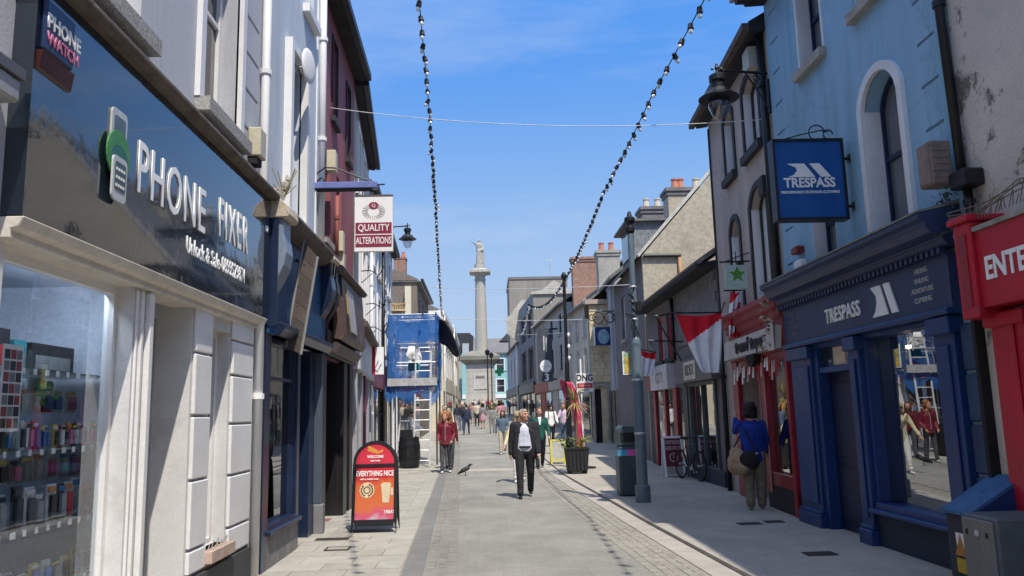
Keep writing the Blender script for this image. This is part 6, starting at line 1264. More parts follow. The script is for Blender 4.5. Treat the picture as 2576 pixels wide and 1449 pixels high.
# ------------------------------------------------------------------ left street furniture
AB = thing('sandwich_board', 'orange and red round topped sandwich board with drink and doughnut poster', 'sandwich board', (-1.72,11.95,0))
fa = face(11.9); top = [(-.36+.0,.0)]; W_ = .36
def arched(w_, z0, zs, k=12): return [(-1.72-w_,z0),(-1.72+w_,z0)]+[(-1.72+w_*math.cos(math.pi*i/k), zs+w_*math.sin(math.pi*i/k)) for i in range(k+1)]
out, inn = arched(.325,0,.98), arched(.285,.18,.98)
def lean(o_, sgn): 
    for v in o_.data.vertices:
        v.co.y += sgn*(1.3-v.co.z)*.17
for sgn,nm in ((-1,'front'),(1,'rear')):
    b = MB(); k = len(out); yf = 12.1; fz = face(yf)
    b.add([fz.pt(u,z,.02) for u,z in out]+[fz.pt(u,z,.02) for u,z in inn]+[fz.pt(u,z,-.02) for u,z in out]+[fz.pt(u,z,-.02) for u,z in inn],[(i,(i+1)%k,k+(i+1)%k,k+i) for i in range(1,k)]+[(2*k+i,3*k+i,3*k+(i+1)%k,2*k+(i+1)%k) for i in range(1,k)]+[(i,2*k+i,2*k+(i+1)%k,(i+1)%k) for i in range(1,k)]+[(k+i,k+(i+1)%k,3*k+(i+1)%k,3*k+i) for i in range(1,k)])
    b.box(fz,-2.005,-1.435,.93,.97,-.015,.022); b.box(fz,-2.005,-1.435,.10,.19,-.012,.012); lean(b.build('frame', black, AB), sgn)
    if sgn == -1:
        pg = bpy.data.materials.new('poster gradient'); pg.use_nodes = True; n_ = pg.node_tree; P_ = n_.nodes['Principled BSDF']; P_.inputs['Roughness'].default_value = .35; g_ = n_.nodes.new('ShaderNodeNewGeometry'); sx_ = n_.nodes.new('ShaderNodeSeparateXYZ'); n_.links.new(g_.outputs['Position'],sx_.inputs[0]); nn_ = n_.nodes.new('ShaderNodeTexNoise'); nn_.inputs['Scale'].default_value = 6; ad_ = n_.nodes.new('ShaderNodeMath'); ad_.operation = 'MULTIPLY_ADD'; ad_.inputs[1].default_value = .4; n_.links.new(nn_.outputs[0],ad_.inputs[0]); n_.links.new(sx_.outputs[2],ad_.inputs[2]); n_.links.new(g_.outputs['Position'],nn_.inputs['Vector'])
        cr = n_.nodes.new('ShaderNodeValToRGB'); cr.color_ramp.elements[0].position = .32; cr.color_ramp.elements[0].color = (.5,.38,.42,1); cr.color_ramp.elements[1].position = 1.2; cr.color_ramp.elements[1].color = (.5,.02,.03,1)
        for p_,c_ in ((.42,(.55,.08,.16,1)),(.55,(.58,.14,.05,1)),(.85,(.58,.12,.035,1))): e = cr.color_ramp.elements.new(p_); e.color = c_
        n_.links.new(ad_.outputs[0],cr.inputs[0]); n_.links.new(cr.outputs[0],P_.inputs['Base Color'])
        po_ = MB().box(fz,-2.0,-1.44,.19,.93,-.01,.006).build('poster', pg, AB); lean(po_,-1)
        hd_ = MB().prism(fz,[(-1.72-.283,.97),(-1.72+.283,.97)]+[(-1.72+.283*math.cos(math.pi*i/12),.985+.283*math.sin(math.pi*i/12)) for i in range(13)],-.01,.006).build('header_panel', mat('poster red pink',(.55,.035,.06),.35,.2,4), AB); lean(hd_,-1)
        for s_,sz,u,z in (('EVERYTHING NICE',.105,-1.72,.83),('with a sweet treat',.04,-1.8,.755),('TREAT',.06,-1.5,.29),('WELCOME',.055,-1.72,1.07),('open today',.035,-1.72,1.015)):
            lean(text(s_,sz,fz,u,z,.012,wh,AB,bold=.02,xs=.62 if len(s_) > 14 and s_.isupper() else .9),-1)
        crm = mat('print cream',(.6,.5,.33),.5); b = MB(); b.prism(fz,[(-1.60,.42),(-1.51,.42),(-1.485,.66),(-1.625,.66)],.007,.011).prism(fz,[(-1.64,.66),(-1.47,.66),(-1.5,.7),(-1.61,.7)],.007,.011).box(fz,-1.485,-1.45,.52,.63,.007,.01); lean(b.build('cup_print', crm, AB),-1)
        dn = mat('print brown',(.13,.05,.03),.5); b = MB()
        for r0_,r1_,m_ in ((.035,.055,0),(.07,.095,0)):
            for i in range(14):
                if (r0_ > .05 and i in (3,4,10)): continue
                a0,a1 = i*.4488,(i+.8)*.4488; b.quad(fz.pt(-1.83+r0_*math.cos(a0),.6+r0_*math.sin(a0),.011),fz.pt(-1.83+r1_*math.cos(a0),.6+r1_*math.sin(a0),.011),fz.pt(-1.83+r1_*math.cos(a1),.6+r1_*math.sin(a1),.011),fz.pt(-1.83+r0_*math.cos(a1),.6+r0_*math.sin(a1),.011))
        lean(b.build('doughnut_print', dn, AB),-1); lean(MB().prism(fz,[(-1.83+.11*math.cos(i*.5236),.6+.11*math.sin(i*.5236)) for i in range(12)],.0065,.009).build('doughnut_print', crm, AB),-1)
        b = MB(); b.prism(fz,[(-1.85,1.17),(-1.77,1.21),(-1.67,1.15),(-1.6,1.18),(-1.62,1.13),(-1.7,1.11),(-1.74,1.13),(-1.8,1.14)],.0065,.01).prism(fz,[(-1.84,1.22),(-1.8,1.23),(-1.76,1.17),(-1.8,1.15)],.0105,.013); lean(b.build('animal_print', mat('print orange',(.6,.25,.05),.5), AB),-1)
    else: lean(MB().prism(fz,arched(.284,.19,.98),-.01,.006).build('rear_panel', blackm, AB),1)
BR = thing('barrel', 'black painted wooden barrel at the foot of the scaffold', 'barrel', (-2.55,25.2,g0)); nst = 18
bp = [(.29,0),(.33,.22),(.345,.46),(.33,.7),(.29,.92)]
for i in range(nst):
    a0, a1 = 2*math.pi*i/nst+.012, 2*math.pi*(i+1)/nst-.012; vs = []
    for r_,z in bp: vs += [(-2.55+r_*math.cos(a0),25.2+r_*math.sin(a0),g0+z),(-2.55+r_*math.cos(a1),25.2+r_*math.sin(a1),g0+z),(-2.55+(r_-.04)*math.cos(a1),25.2+(r_-.04)*math.sin(a1),g0+z),(-2.55+(r_-.04)*math.cos(a0),25.2+(r_-.04)*math.sin(a0),g0+z)]
    MB().add(vs,[(4*j,4*j+1,4*j+5,4*j+4) for j in range(4)]+[(4*j+1,4*j+2,4*j+6,4*j+5) for j in range(4)]+[(4*j+3,4*j,4*j+4,4*j+7) for j in range(4)]+[(0,1,2,3),(16,17,18,19)]).build('stave', black, BR)
for z in (.08,.3,.62,.84):
    r_ = .29+.055*math.sin(math.pi*z/.92)+.006; MB().lathe((-2.55,25.2,g0+z),[(r_-.012,-.028),(r_,-.026),(r_,.026),(r_-.012,.028)],24).build('hoop', iron, BR)
MB().lathe((-2.55,25.2,g0),[(.27,.88),(.27,.9)],20).build('head', black, BR)
bx_ = thing('crate', 'small black crate standing on the barrel', 'crate', (-2.62,25.2,g0+.92)); b = MB()
for q in [(-.22,.16,-.16,.16,.905,.93),(-.22,-.2,-.16,.16,.93,1.14),(.14,.16,-.16,.16,.93,1.14),(-.2,.14,-.16,-.14,.93,1.14),(-.2,.14,.14,.16,.93,1.14)]: b.wb(-2.6+q[0],-2.6+q[1],25.2+q[2],25.2+q[3],g0+q[4],g0+q[5])
b.build('box', black, bx_)
# ------------------------------------------------------------------ right street furniture
bn_ = thing('litter_bin', 'grey green litter bin with pink and blue sticker behind the near post', 'bin', (2.58,15.6,.05)); bxx, byy = 2.6, 15.65
MB().wb(bxx-.18,bxx+.18,byy-.24,byy+.24,.06,.98).build('body', bingrey, bn_, bevel=.03)
MB().prism(face(byy+.24),[(bxx-.18,.985),(bxx+.18,.985),(bxx+.18,1.28),(bxx+.14,1.36),(bxx-.08,1.38),(bxx-.16,1.33),(bxx-.18,1.25)],0,.48).build('hood', bingrey, bn_, bevel=.02)
MB().box(face(byy-.242),bxx-.14,bxx+.14,1.06,1.24,-.06,.004).build('opening', blackm, bn_); MB().wb(bxx-.14,bxx+.14,byy-.2,byy+.2,.045,.062).build('base', blackm, bn_)
b = MB(); b.box(face(byy-.245),bxx-.2,bxx-.02,.8,.92,-.5,.012,0).box(face(byy-.245),bxx-.018,bxx+.2,.8,.92,-.5,.012,1); b.build('sticker', [mat('sticker cyan',(.08,.3,.5),.4), mat('sticker pink',(.6,.12,.4),.4)], bn_)
b = MB()
for i in range(6): b.box(face(byy-.24),bxx-.14+.055*i,bxx-.125+.055*i,.12,.76,0,.012)
b.build('rib', bingrey, bn_)
PL = thing('planter', 'square black planter holding a spiky cordyline and yellow flowers', 'planter', (2.25,21.5,.05)); pc_ = Vector((2.25,21.5,.05))
MB().lathe(pc_,[(.36,.06),(.43,.62),(.45,.62),(.45,.68),(.41,.68),(.4,.62)],4,sq=True).build('tub', mat('planter charcoal',(.018,.018,.02),.65,.3,5), PL, bevel=.01)
b = MB()
for i in range(5): b.box(Fr((2.25-.26+.001,21.5-.30),(2.25+.3,21.5-.30),1),.03+.1*i,.11+.1*i,.14,.62,-.01,.012)
b.build('board', mat('planter charcoal',(.018,.018,.02)), PL)
for dx in (-.2,.2):
    for dy in (-.2,.2): MB().lathe(pc_+Vector((dx,dy,-.005)),[(.045,0),(.045,.07)],8).build('foot', blackm, PL)
MB().wb(1.98,2.52,21.23,21.77,.64,.66).build('soil', mat('planter soil',(.05,.04,.03),.95), PL)
cp = thing('cordyline', 'spiky cordyline with green and bronze blades growing from the black planter', 'plant', pc_+Vector((0,0,.6)))
MB().tube([pc_+Vector((0,0,.6)),pc_+Vector((.02,0,1.2)),pc_+Vector((0,.02,1.85))],[.045,.04,.035],7).build('trunk', mat('cordyline trunk',(.16,.11,.07),.9), cp)
random.seed(31); bm1 = [mat('blade green',(.12,.15,.03),.6,.3,9), mat('blade bronze',(.22,.16,.06),.6,.3,9), mat('blade straw',(.34,.28,.1),.7,.2,9)]
for i in range(84):
    a = random.uniform(0,6.283); el = random.uniform(-.6,1.3); ln = random.uniform(.45,.75); o_ = pc_+Vector((0,.02,1.86)); d = Vector((math.cos(a)*math.cos(el),math.sin(a)*math.cos(el),math.sin(el))); w_ = Vector((-math.sin(a),math.cos(a),0))*.012; mid = o_+d*ln*.55; tip = o_+d*ln+Vector((0,0,-.13*ln))
    MB().add([o_-w_*.6,o_+w_*.6,mid+w_,mid-w_,tip],[(0,1,2,3),(3,2,4)]).build('blade', bm1[random.choice([0,0,1,1,2]) if el > 0 else 2], cp)
for nm,lab,m_,zz,nn,rr,cat_ in (('flower_bed','low yellow flowers filling the black planter',mat('yellow petal',(.4,.36,.05),.7,.2,12),.76,40,.26,'flowers'),('green_plant','dark leafy plant spilling over the left rim of the planter',mat('leaf green dark',(.03,.065,.02),.6,.3,10),.82,90,.2,'plant')):
    b = MB(); random.seed(len(nm))
    for i in range(nn):
        p = pc_+Vector((random.gauss(0,rr*.5)+(-.2 if 'green' in nm else .05),random.gauss(-.05,rr*.45),zz-.1+random.uniform(-.08,.16))); d1 = Vector((random.uniform(-1,1),random.uniform(-1,1),random.uniform(-.2,1)))*.05; d2 = Vector((random.uniform(-1,1),random.uniform(-1,1),random.uniform(-1,1)))*.035
        b.add([p,p+d1+d2,p+d1*2,p+d1-d2],[(0,1,2,3)])
    tag(b.build(nm,m_), lab, cat_)
b = MB(); random.seed(77)
for i in range(26):
    a = random.uniform(0,6.28); p = pc_+Vector((.1,0,.66)); b.tube([p,p+Vector((.12*math.cos(a),.12*math.sin(a),.22)),p+Vector((.32*math.cos(a),.3*math.sin(a),.2+random.uniform(-.05,.12)))],.008,4)
tag(b.build('grass_tuft', mat('arching leaf',(.22,.24,.05),.7)), 'arching yellow green grass tuft at the right of the planter', 'plant')
def feather(lab, pa, Y, m_, trim):
    t = thing('feather_flag', lab, 'flag', aty(*pa[0],Y)); P = [aty(px,py,Y) for px,py in pa]; base, topp = P[0], P[1]; b = MB(); k = 14
    lft = [aty(px,py,Y) for px,py in trim[0]]; rgt = [aty(px,py,Y) for px,py in trim[1]]
    def smp(L_, s_): s_ *= len(L_)-1; i = min(int(s_),len(L_)-2); return L_[i].lerp(L_[i+1],s_-i)
    vs = []
    for i in range(k+1):
        for j in range(5): q = smp(lft,i/k).lerp(smp(rgt,i/k),j/4); vs.append(q+Vector((0,.05*math.sin(i*.9+j),0)))
    b.add(vs,[(i*5+j,i*5+j+1,i*5+6+j,i*5+5+j) for i in range(k) for j in range(4)]); o_ = b.build('cloth', m_, t, smooth=True); o_.modifiers.new('s','SOLIDIFY').thickness = .006
    MB().tube([base]+[smp(rgt,1-i/8) for i in range(9)],.014,6).build('pole', wh, t); MB().lathe((base.x,base.y,gz(Y)+.05),[(.22,0),(.22,.04),(.03,.06)],12).build('foot', blackm, t)
ff = mat('flag pink red',(.5,.03,.1),.7,.12,2,dirt=(.5,.2,.1),dscale=3,dlo=.55,dhi=.7)
feather('tall pink and red feather flag behind the planter', [(1478,1128),(1440,965)], 23, ff, ([(1424,960),(1432,985),(1440,1030),(1445,1080),(1448,1125)],[(1438,962),(1452,985),(1460,1020),(1465,1075),(1470,1128)]))
feather('smaller red feather flag top leaning left behind the slim black post', [(1428,1125),(1412,955)], 27.9, ff, ([(1407,954),(1412,978),(1420,1000),(1427,1040),(1428,1100)],[(1420,956),(1428,975),(1433,1005),(1435,1045),(1434,1105)]))
ya = thing('sandwich_board', 'yellow framed sandwich board with a grey chalk panel left of the planter', 'sandwich board', (1.9,25,0)); q_ = [aty(px,py,24.6) for px,py in ((1386,1165),(1425,1165),(1425,1105),(1386,1105))]
yw = mat('yellow frame',(.5,.45,.08),.5); xl, xr, zt = q_[0].x, q_[1].x, q_[2].z
for sgn in (-1,1):
    b = MB(); y_ = 24.8; b.wb(xl,xl+.06,y_-.02,y_+.02,gz(24.6)+.05,zt).wb(xr-.06,xr,y_-.02,y_+.02,gz(24.6)+.05,zt).wb(xl+.06,xr-.06,y_-.02,y_+.02,zt-.06,zt).wb(xl+.06,xr-.06,y_-.02,y_+.02,.2,.26)
    o_ = b.build('frame', yw, ya); o2 = MB().wb(xl+.06,xr-.06,y_-.01,y_+.01,.26,zt-.06).build('panel', mat('grey chalkboard',(.36,.36,.33),.8,.2,8), ya)
    for q in (o_,o2):
        for v in q.data.vertices: v.co.y += sgn*(zt-v.co.z)*.22
dn_ = thing('estate_sign', 'white board lettered DNG with a red band on a thin post', 'sign', (3.6,30,.2)); f30 = face(30); c0, c1 = aty(1449,940,30), aty(1493,985,30)
MB().box(f30,c0.x,c1.x,c1.z,c0.z,-.03,0).build('board', wh, dn_); MB().box(f30,c0.x+.02,c1.x-.02,c1.z+.14,c1.z+.32,0,.006).build('band', mat('sign red',(.45,.02,.04),.5), dn_); text('DNG',.33,f30,(c0.x+c1.x)/2,c0.z-.17,.003,inkblack,dn_,bold=.03,xs=.85); text('FOR SALE',.1,f30,(c0.x+c1.x)/2,c1.z+.23,.008,wh,dn_); text('065 682',.1,f30,(c0.x+c1.x)/2,c1.z+.07,.003,inkblack,dn_)
MB().wb(c0.x+.16,c0.x+.22,30.04,30.1,gz(30)+.05,c0.z+.55).build('post', wh, dn_); MB().wb(c0.x+.3,c0.x+.36,30.04,30.1,c1.z,c0.z+.7).build('brace', palestone, dn_)
ex = thing('sandwich_board', 'maroon sandwich board lettered EXPRESS SERVICE with a white frame beside the bicycle', 'sandwich board', (4.4,19.7,.05)); f19 = face(19.5); e0, e1 = aty(1666,1098,19.5), aty(1722,1178,19.5); xl, xr, zt = e0.x, e1.x, e0.z
for sgn in (-1,1):
    y_ = 19.6; b = MB(); fz = face(y_); pr_ = [(xl,.05),(xl+.05,.05),(xl+.05,zt-.05),(xr-.05,zt-.05),(xr-.05,.05),(xr,.05),(xr,zt-.03),(xr-.04,zt),(xl+.04,zt),(xl,zt-.03)]
    b.prism(fz,pr_,-.02,.02); os_ = [b.build('frame', wh, ex), MB().box(fz,xl+.05,xr-.05,.3,zt-.05,-.01,.006).build('panel', mat('board maroon',(.15,.015,.03),.4), ex), MB().box(fz,xl+.05,xr-.05,.12,.3,-.01,.005).build('lower_panel', palestone, ex)]
    if sgn == -1:
        xm = (xl+xr)/2
        os_ += [text('EXPRESS',.12,fz,xm,zt-.15,.008,mat('board print',(.5,.38,.4),.6),ex,bold=.02,xs=.9), text('SERVICE',.12,fz,xm,zt-.29,.008,mat('board print',(.5,.38,.4)),ex,bold=.02,xs=.9)]
        b = MB()
        for i in range(12): a0, a1 = i*.5236, (i+.8)*.5236; b.quad(fz.pt(xm+.08*math.cos(a0),zt-.5+.08*math.sin(a0),.008),fz.pt(xm+.11*math.cos(a0),zt-.5+.11*math.sin(a0),.008),fz.pt(xm+.11*math.cos(a1),zt-.5+.11*math.sin(a1),.008),fz.pt(xm+.08*math.cos(a1),zt-.5+.08*math.sin(a1),.008))
        b.box(fz,xm-.01,xm+.01,zt-.5,zt-.44,.007,.009).box(fz,xm-.01,xm+.04,zt-.51,zt-.49,.007,.01); os_.append(b.build('clock_print', mat('board print',(.5,.38,.4)), ex))
    for q in os_:
        for v in q.data.vertices: v.co.y += sgn*(zt-v.co.z)*.2
# bicycle
BI = thing('bicycle', 'dark bicycle leaning by the low grey shop window', 'bicycle', (4.54,18.5,.052), rz=R(-80)); dsteel = mat('dull dark steel',(.07,.07,.075),.5,metal=.5); bt = mat('tyre rubber',(.012,.012,.013),.8); bf = mat('bicycle frame paint',(.02,.02,.028),.35)
def ring(c, r0, rt, m_, nm, par, seg=28):
    return MB().tube([Vector(c)+Vector((r0*math.cos(2*math.pi*i/seg),0,r0*math.sin(2*math.pi*i/seg))) for i in range(seg+1)],rt,6,caps=False).build(nm,m_,par,local=True)
wl = MB(); 
for cx_ in (-.52,.52):
    w_ = MB().lathe((0,0,0),[(.025,-.05),(.025,.05)],8); me_ = w_.mesh(steel,'hub'); me_.transform(Matrix.Translation((cx_,0,.34))@Matrix.Rotation(R(90),4,'X')); wh_o = obj('wheel', me_, BI, local=True)
    o_ = ring((cx_,0,.34),.32,.02,bt,'tyre',wh_o); o_ = ring((cx_,0,.34),.295,.009,dsteel,'rim',wh_o); b = MB()
    for i in range(14): a = i*.4488; b.tube([(cx_,.02*(-1)**i,.34),(cx_+.29*math.cos(a),0,.34+.29*math.sin(a))],.0025,3)
    b.build('spoke', dsteel, wh_o, local=True)
b = MB(); bbk, seat_, hd1, hd2, rw_, fw_ = (-.06,0,.3),(-.2,0,.78),(.36,0,.82),(.4,0,.68),(-.52,0,.34),(.52,0,.34)
for a,c,r_ in ((bbk,seat_,.016),(seat_,hd1,.016),(bbk,hd2,.018),(hd1,hd2,.02),(bbk,rw_,.011),(seat_,rw_,.009),(hd2,fw_,.013),(seat_,(-.23,0,.9),.013),(hd1,(.34,0,.95),.014)): b.tube([a,c],r_,7)
b.build('frame', bf, BI, local=True); MB().tube([(.3,-.28,.98),(.36,-.15,.96),(.34,0,.95),(.36,.15,.96),(.3,.28,.98)],.014,7).build('handlebar', bf, BI, local=True)
b = MB(); b.ball((-.24,0,.93),(.14,.07,.03),10,6); b.ball((-.32,0,.94),(.08,.09,.035),10,6); b.build('saddle', blackm, BI, local=True)
MB().lathe((0,0,0),[(.09,-.005),(.09,.005)],14).build('chainring', steel, BI, local=True).matrix_basis = Matrix.Translation((-.06,.04,.3))@Matrix.Rotation(R(90),4,'X')
MB().tube([(-.06,.06,.3),(.05,.07,.18)],.01,5).tube([(.02,.06,.17),(.09,.13,.18)],.014,5).tube([(-.06,-.06,.3),(-.17,-.07,.42)],.01,5).build('crank', steel, BI, local=True)
# cabinets
cg = thing('grit_box', 'navy street box with a weathered blue sloping lid and warning sticker', 'box', (4.2,6.95,.05))
MB().wb(3.98,4.44,6.74,7.12,.05,.70).build('body', mat('scuffed dark box',(.045,.045,.06),.7,.4,4,dirt=(.15,.14,.15),dscale=4,streak=True), cg, bevel=.01)
MB().prof(Fr((4.44,0),(4.44,1),-1),[(-.005,.705),(.49,.705),(.49,.73),(-.005,1.02)],6.72,7.14).build('lid', mat('peeling blue paint',(.045,.12,.26),.6,.2,6,.2,30,dirt=(.02,.03,.08),dscale=5,dlo=.58,dhi=.64), cg)
MB().prof(Fr((4.44,0),(4.44,1),-1),[(-.004,.72),(.46,.72),(-.004,.99)],6.715,6.72).build('side_plate', navyblue, cg)
fc = Fr((3.975,0),(3.975,1),-1); MB().box(fc,6.86,7.0,.22,.34,.0,.004).build('sticker', mat('sticker yellow',(.55,.36,.03),.5), cg); b = MB().prism(fc,[(6.84,.36),(7.01,.36),(6.925,.54)],.0,.004); b.build('sticker', mat('sticker orange',(.45,.2,.05),.5,.3,30), cg); MB().prism(fc,[(6.87,.42),(6.98,.42),(6.99,.55),(6.86,.55)],-.002,.001).build('sticker', wh, cg)
c2 = thing('utility_cabinet', 'plain grey metal utility cabinet nearest the bottom right corner', 'cabinet', (4.15,6.4,.05))
MB().wb(3.86,4.4,6.22,6.66,.05,.76).build('body', mat('cabinet blue grey',(.10,.115,.122),.6,.2,4,dirt=(.1,.1,.11),dscale=3), c2, bevel=.02); MB().wb(3.835,3.86,6.24,6.64,.07,.73).build('door', mat('cabinet pale',(.2,.195,.18),.6,.15,4,streak=True), c2, bevel=.008)
b = MB(); b.ball((3.832,6.44,.62),(.008,.03,.03),8,6); b.build('lock', steel, c2); MB().wb(3.828,3.834,6.3,6.32,.6,.64).wb(3.828,3.834,6.56,6.58,.6,.64).build('vent_slot', blackm, c2)
# flags
def flag(lab, A4, Y, colfn, mats_, pole_to):
    t = thing('flag', lab, 'flag', aty(*A4[0],Y)); tl,tr,br,bl = [aty(px,py,Y) for px,py in A4]; vs = []; fs = []; ms = []; k, l = 36, 36
    for i in range(k+1):
        for j in range(l+1): q = tl.lerp(tr,i/k).lerp(bl.lerp(br,i/k),j/l); vs.append(q+Vector((0,.06*math.sin(i*.43+j*.12)*(.3+j/l),-.05*math.sin(math.pi*i/k)*(1-j/l))))
    b = MB(); b.v = [tuple(v) for v in vs]
    for i in range(k):
        for j in range(l): b.f.append((i*(l+1)+j,(i+1)*(l+1)+j,(i+1)*(l+1)+j+1,i*(l+1)+j+1)); b.m.append(colfn((i+.5)/k,(j+.5)/l))
    b.build('cloth', mats_, t, smooth=True).modifiers.new('s','SOLIDIFY').thickness = .004; MB().tube([tl-Vector((.12,0,-.02)),tr,pole_to],.016,6).build('pole', iron, t); return t
fr_ = mat('flag red',(.66,.012,.03),.8,.1,3); fw = mat('flag white',(.78,.8,.84),.8,.08,3)
flag('large triangular red over white flag above the low grey shop',[(1700,790),(1815,786),(1812,938),(1764,938)],14.9,lambda s_,t_: 0 if t_ < .5-.4*s_ else 1,[fr_,fw],RB.pt(3.9,3.75,0))
flag('small red and white flag hanging beside the near post',[(1606,878),(1650,886),(1642,946),(1612,946)],22.2,lambda s_,t_: 0 if t_ < .2+.1*s_ else 1,[fr_,fw],RC.pt(7.9,3.7,0))
flag('narrow red and white chequered pennant under the star sign',[(1838,733),(1864,730),(1856,848),(1832,848)],14.4,lambda s_,t_: 0 if (int(t_*4)+(1 if s_+(t_*4%1)*.8 > .9 else 0)) % 2 == 0 else 1,[fr_,fw],RB.pt(3.4,4.0,0))
b = MB(); b.tube([RC.pt(3.4,4.05,0),RC.pt(3.3,3.95,.7)],.02,6).tube([RC.pt(3.35,3.3,0),RC.pt(3.3,3.35,.9)],.02,6).tube([RC.pt(3.3,2.8,.1),RC.pt(3.3,3.95,.7)],.02,6)
tag(b.build('iron_bracket', iron), 'black iron bracket frame behind the large red and white flag', 'bracket')
# ------------------------------------------------------------------ people
charcoal = mat('charcoal cloth',(.02,.021,.026),.85,.25,9,.8,13); shirtb = mat('pale blue shirt',(.56,.6,.70),.8,.06,6,.7,15); blkshoe = mat('black shoe',(.012,.012,.013),.35)
greyh = mat('grey hair',(.36,.31,.25),.8,.25,60); darkh = mat('near black hair',(.012,.01,.012),.6,.3,40,.8,45); auburn = mat('auburn hair',(.24,.10,.045),.7,.35,50,dirt=(.3,.16,.08),dscale=30); blonde = mat('blonde hair',(.45,.34,.2),.7,.25,50,.8,45); brownh = mat('brown hair',(.07,.04,.025),.7,.3,40); redh = mat('ginger hair',(.2,.1,.05),.75,.3,50)
# the man in the dark suit
h = 1.76; P1 = thing('person','man in an open dark suit and pale blue shirt striding towards the viewpoint','person',(.66,16.2,0))
J = skeleton(h,[(16,6),(-12,16)],[(-6,9,14,4),(10,10,16,8)],lean=-2,wid=1.1)
figure(P1,h,J,skin2,shirtb,charcoal,blkshoe,greyh,vox=.0105,yaw=42,hair='balding',belly=0,topz=.03,fat=1.14,legw=1.12)
b = MB(); u = h/1.75
for i,sx in enumerate((-1,1)):
    sh, el, wr = J['sh%d'%i], J['el%d'%i], J['wr%d'%i]
    capsule(b,sh,el,.086*u,.078*u); capsule(b,el,el.lerp(wr,.93),.077*u,.06*u); capsule(b,J['neck0']+Vector((sx*.045,.02,-.02)),sh,.055*u,.08*u)
    capsule(b,J['chest']+Vector((sx*.135*u,.0,.08)),J['waist']+Vector((sx*.175*u,.0,0)),.075*u,.075*u,1,1.25); capsule(b,J['waist']+Vector((sx*.175*u,.0,0)),J['pelvis']+Vector((sx*.18*u,.01,-.13)),.075*u,.07*u,1,1.35)
    capsule(b,J['neck0']+Vector((sx*.065,-.06,-.01)),J['chest']+Vector((sx*.12,-.107,-.02)),.03*u,.042*u,1,.7); capsule(b,J['chest']+Vector((sx*.14,-.1,-.02)),J['waist']+Vector((sx*.178,-.09,0)),.046*u,.05*u,1,.7); capsule(b,J['waist']+Vector((sx*.178,-.09,0)),J['pelvis']+Vector((sx*.185,-.07,-.13)),.05*u,.055*u,1,.6)
capsule(b,J['chest']+Vector((0,.065,.06)),J['pelvis']+Vector((0,.085,-.12)),.14*u,.15*u,1.25,.55); capsule(b,J['neck0']+Vector((0,.04,-.01)),J['chest']+Vector((0,.05,0)),.08*u,.13*u,1.2,.6)
obj('jacket', melt(b,charcoal,.012,3,'jacket'), P1, local=True)
MB().lathe(J['pelvis']+Vector((0,0,.055)),[(.155,-.018),(.158,0),(.155,.018)],16).build('belt', blkshoe, P1, local=True)
# woman in the red jacket
redj = mat('maroon jacket',(.16,.012,.025),.5,.25,7,.9,14); jean = mat('washed grey jeans',(.07,.072,.08),.9,.35,7,.8,14); whs = mat('white trainers',(.62,.62,.62),.6)
h = 1.7; P2 = thing('person','woman with big auburn hair in a maroon jacket and grey jeans by the ladder','person',(-1.3,23.2,gz(23.2)),rz=R(-8))
J = skeleton(h,[(8,4),(-5,8)],[(-8,12,50,22),(-6,12,50,22)]); figure(P2,h,J,skin,redj,jean,whs,auburn,vox=.0125,yaw=-25,hair='wild',topz=-.06,fat=1.02)
b = MB(); b.tube([J['neck0']+Vector((0,-.085,-.02)),J['chest']+Vector((0,-.125,-.05)),J['waist']+Vector((0,-.125,-.05)),J['pelvis']+Vector((0,-.125,-.02))],.008,5); b.build('zip', steel, P2, local=True)
MB().lathe(J['pelvis']+Vector((0,0,-.12)),[(.155,0),(.165,.03),(.155,.06)],14).build('hem', redj, P2, local=True)
P2b = thing('person','person in a dark red jacket half hidden behind the woman with auburn hair','person',(-1.27,24.5,gz(24.5)),rz=R(15)); h = 1.66; J = skeleton(h,[(6,3),(-6,8)],[(5,9,15,3),(-6,9,12,3)]); figure(P2b,h,J,skin,mat('dark red coat',(.1,.012,.02),.8),jean,blkshoe,brownh,vox=.018,hair='long',yaw=10)
# woman in blue from behind
blueknit = mat('royal blue knit',(.01,.035,.26),.9,.25,12,.8,13); khaki = mat('khaki trousers',(.2,.165,.12),.9,.3,12,.8,15)
h = 1.66; P3 = thing('person','woman in a royal blue knit seen from behind before the red shop','person',(4.2,12.95,.05),rz=R(180-8))
J = skeleton(h,[(3,3),(-4,5)],[(16,14,14,8),(62,8,95,16)]); figure(P3,h,J,skin,blueknit,khaki,mat('beige sandal',(.3,.22,.16),.7),darkh,vox=.0115,hair='bob',topz=-.12,fat=1.16,face_on=True,sleeve=.95,legw=1.35)
bgm = mat('tan canvas bag',(.33,.23,.14),.9,.25,9,.2,60)
t1 = thing('shoulder_bag','slouching tan canvas tote hanging at the side of the woman in blue','bag',(3.94,12.9,.8)); b = MB(); b.ball((0,0,.0),(.11,.2,.18),12,8); b.ball((.0,-.02,-.08),(.12,.21,.13),12,8); b.ball((0,.05,.14),(.06,.13,.1),10,6); o_ = obj('pouch', melt(b,bgm,.014,4,'pouch'), t1, local=True); MB().tube([(.0,-.05,.2),(.1,.0,.5),(.16,.05,.64)],.014,6).tube([(.0,.12,.18),(.12,.04,.5),(.17,.06,.64)],.012,6).build('strap', blackm, t1, local=True)
t1.rotation_euler = (0,R(12),R(40))
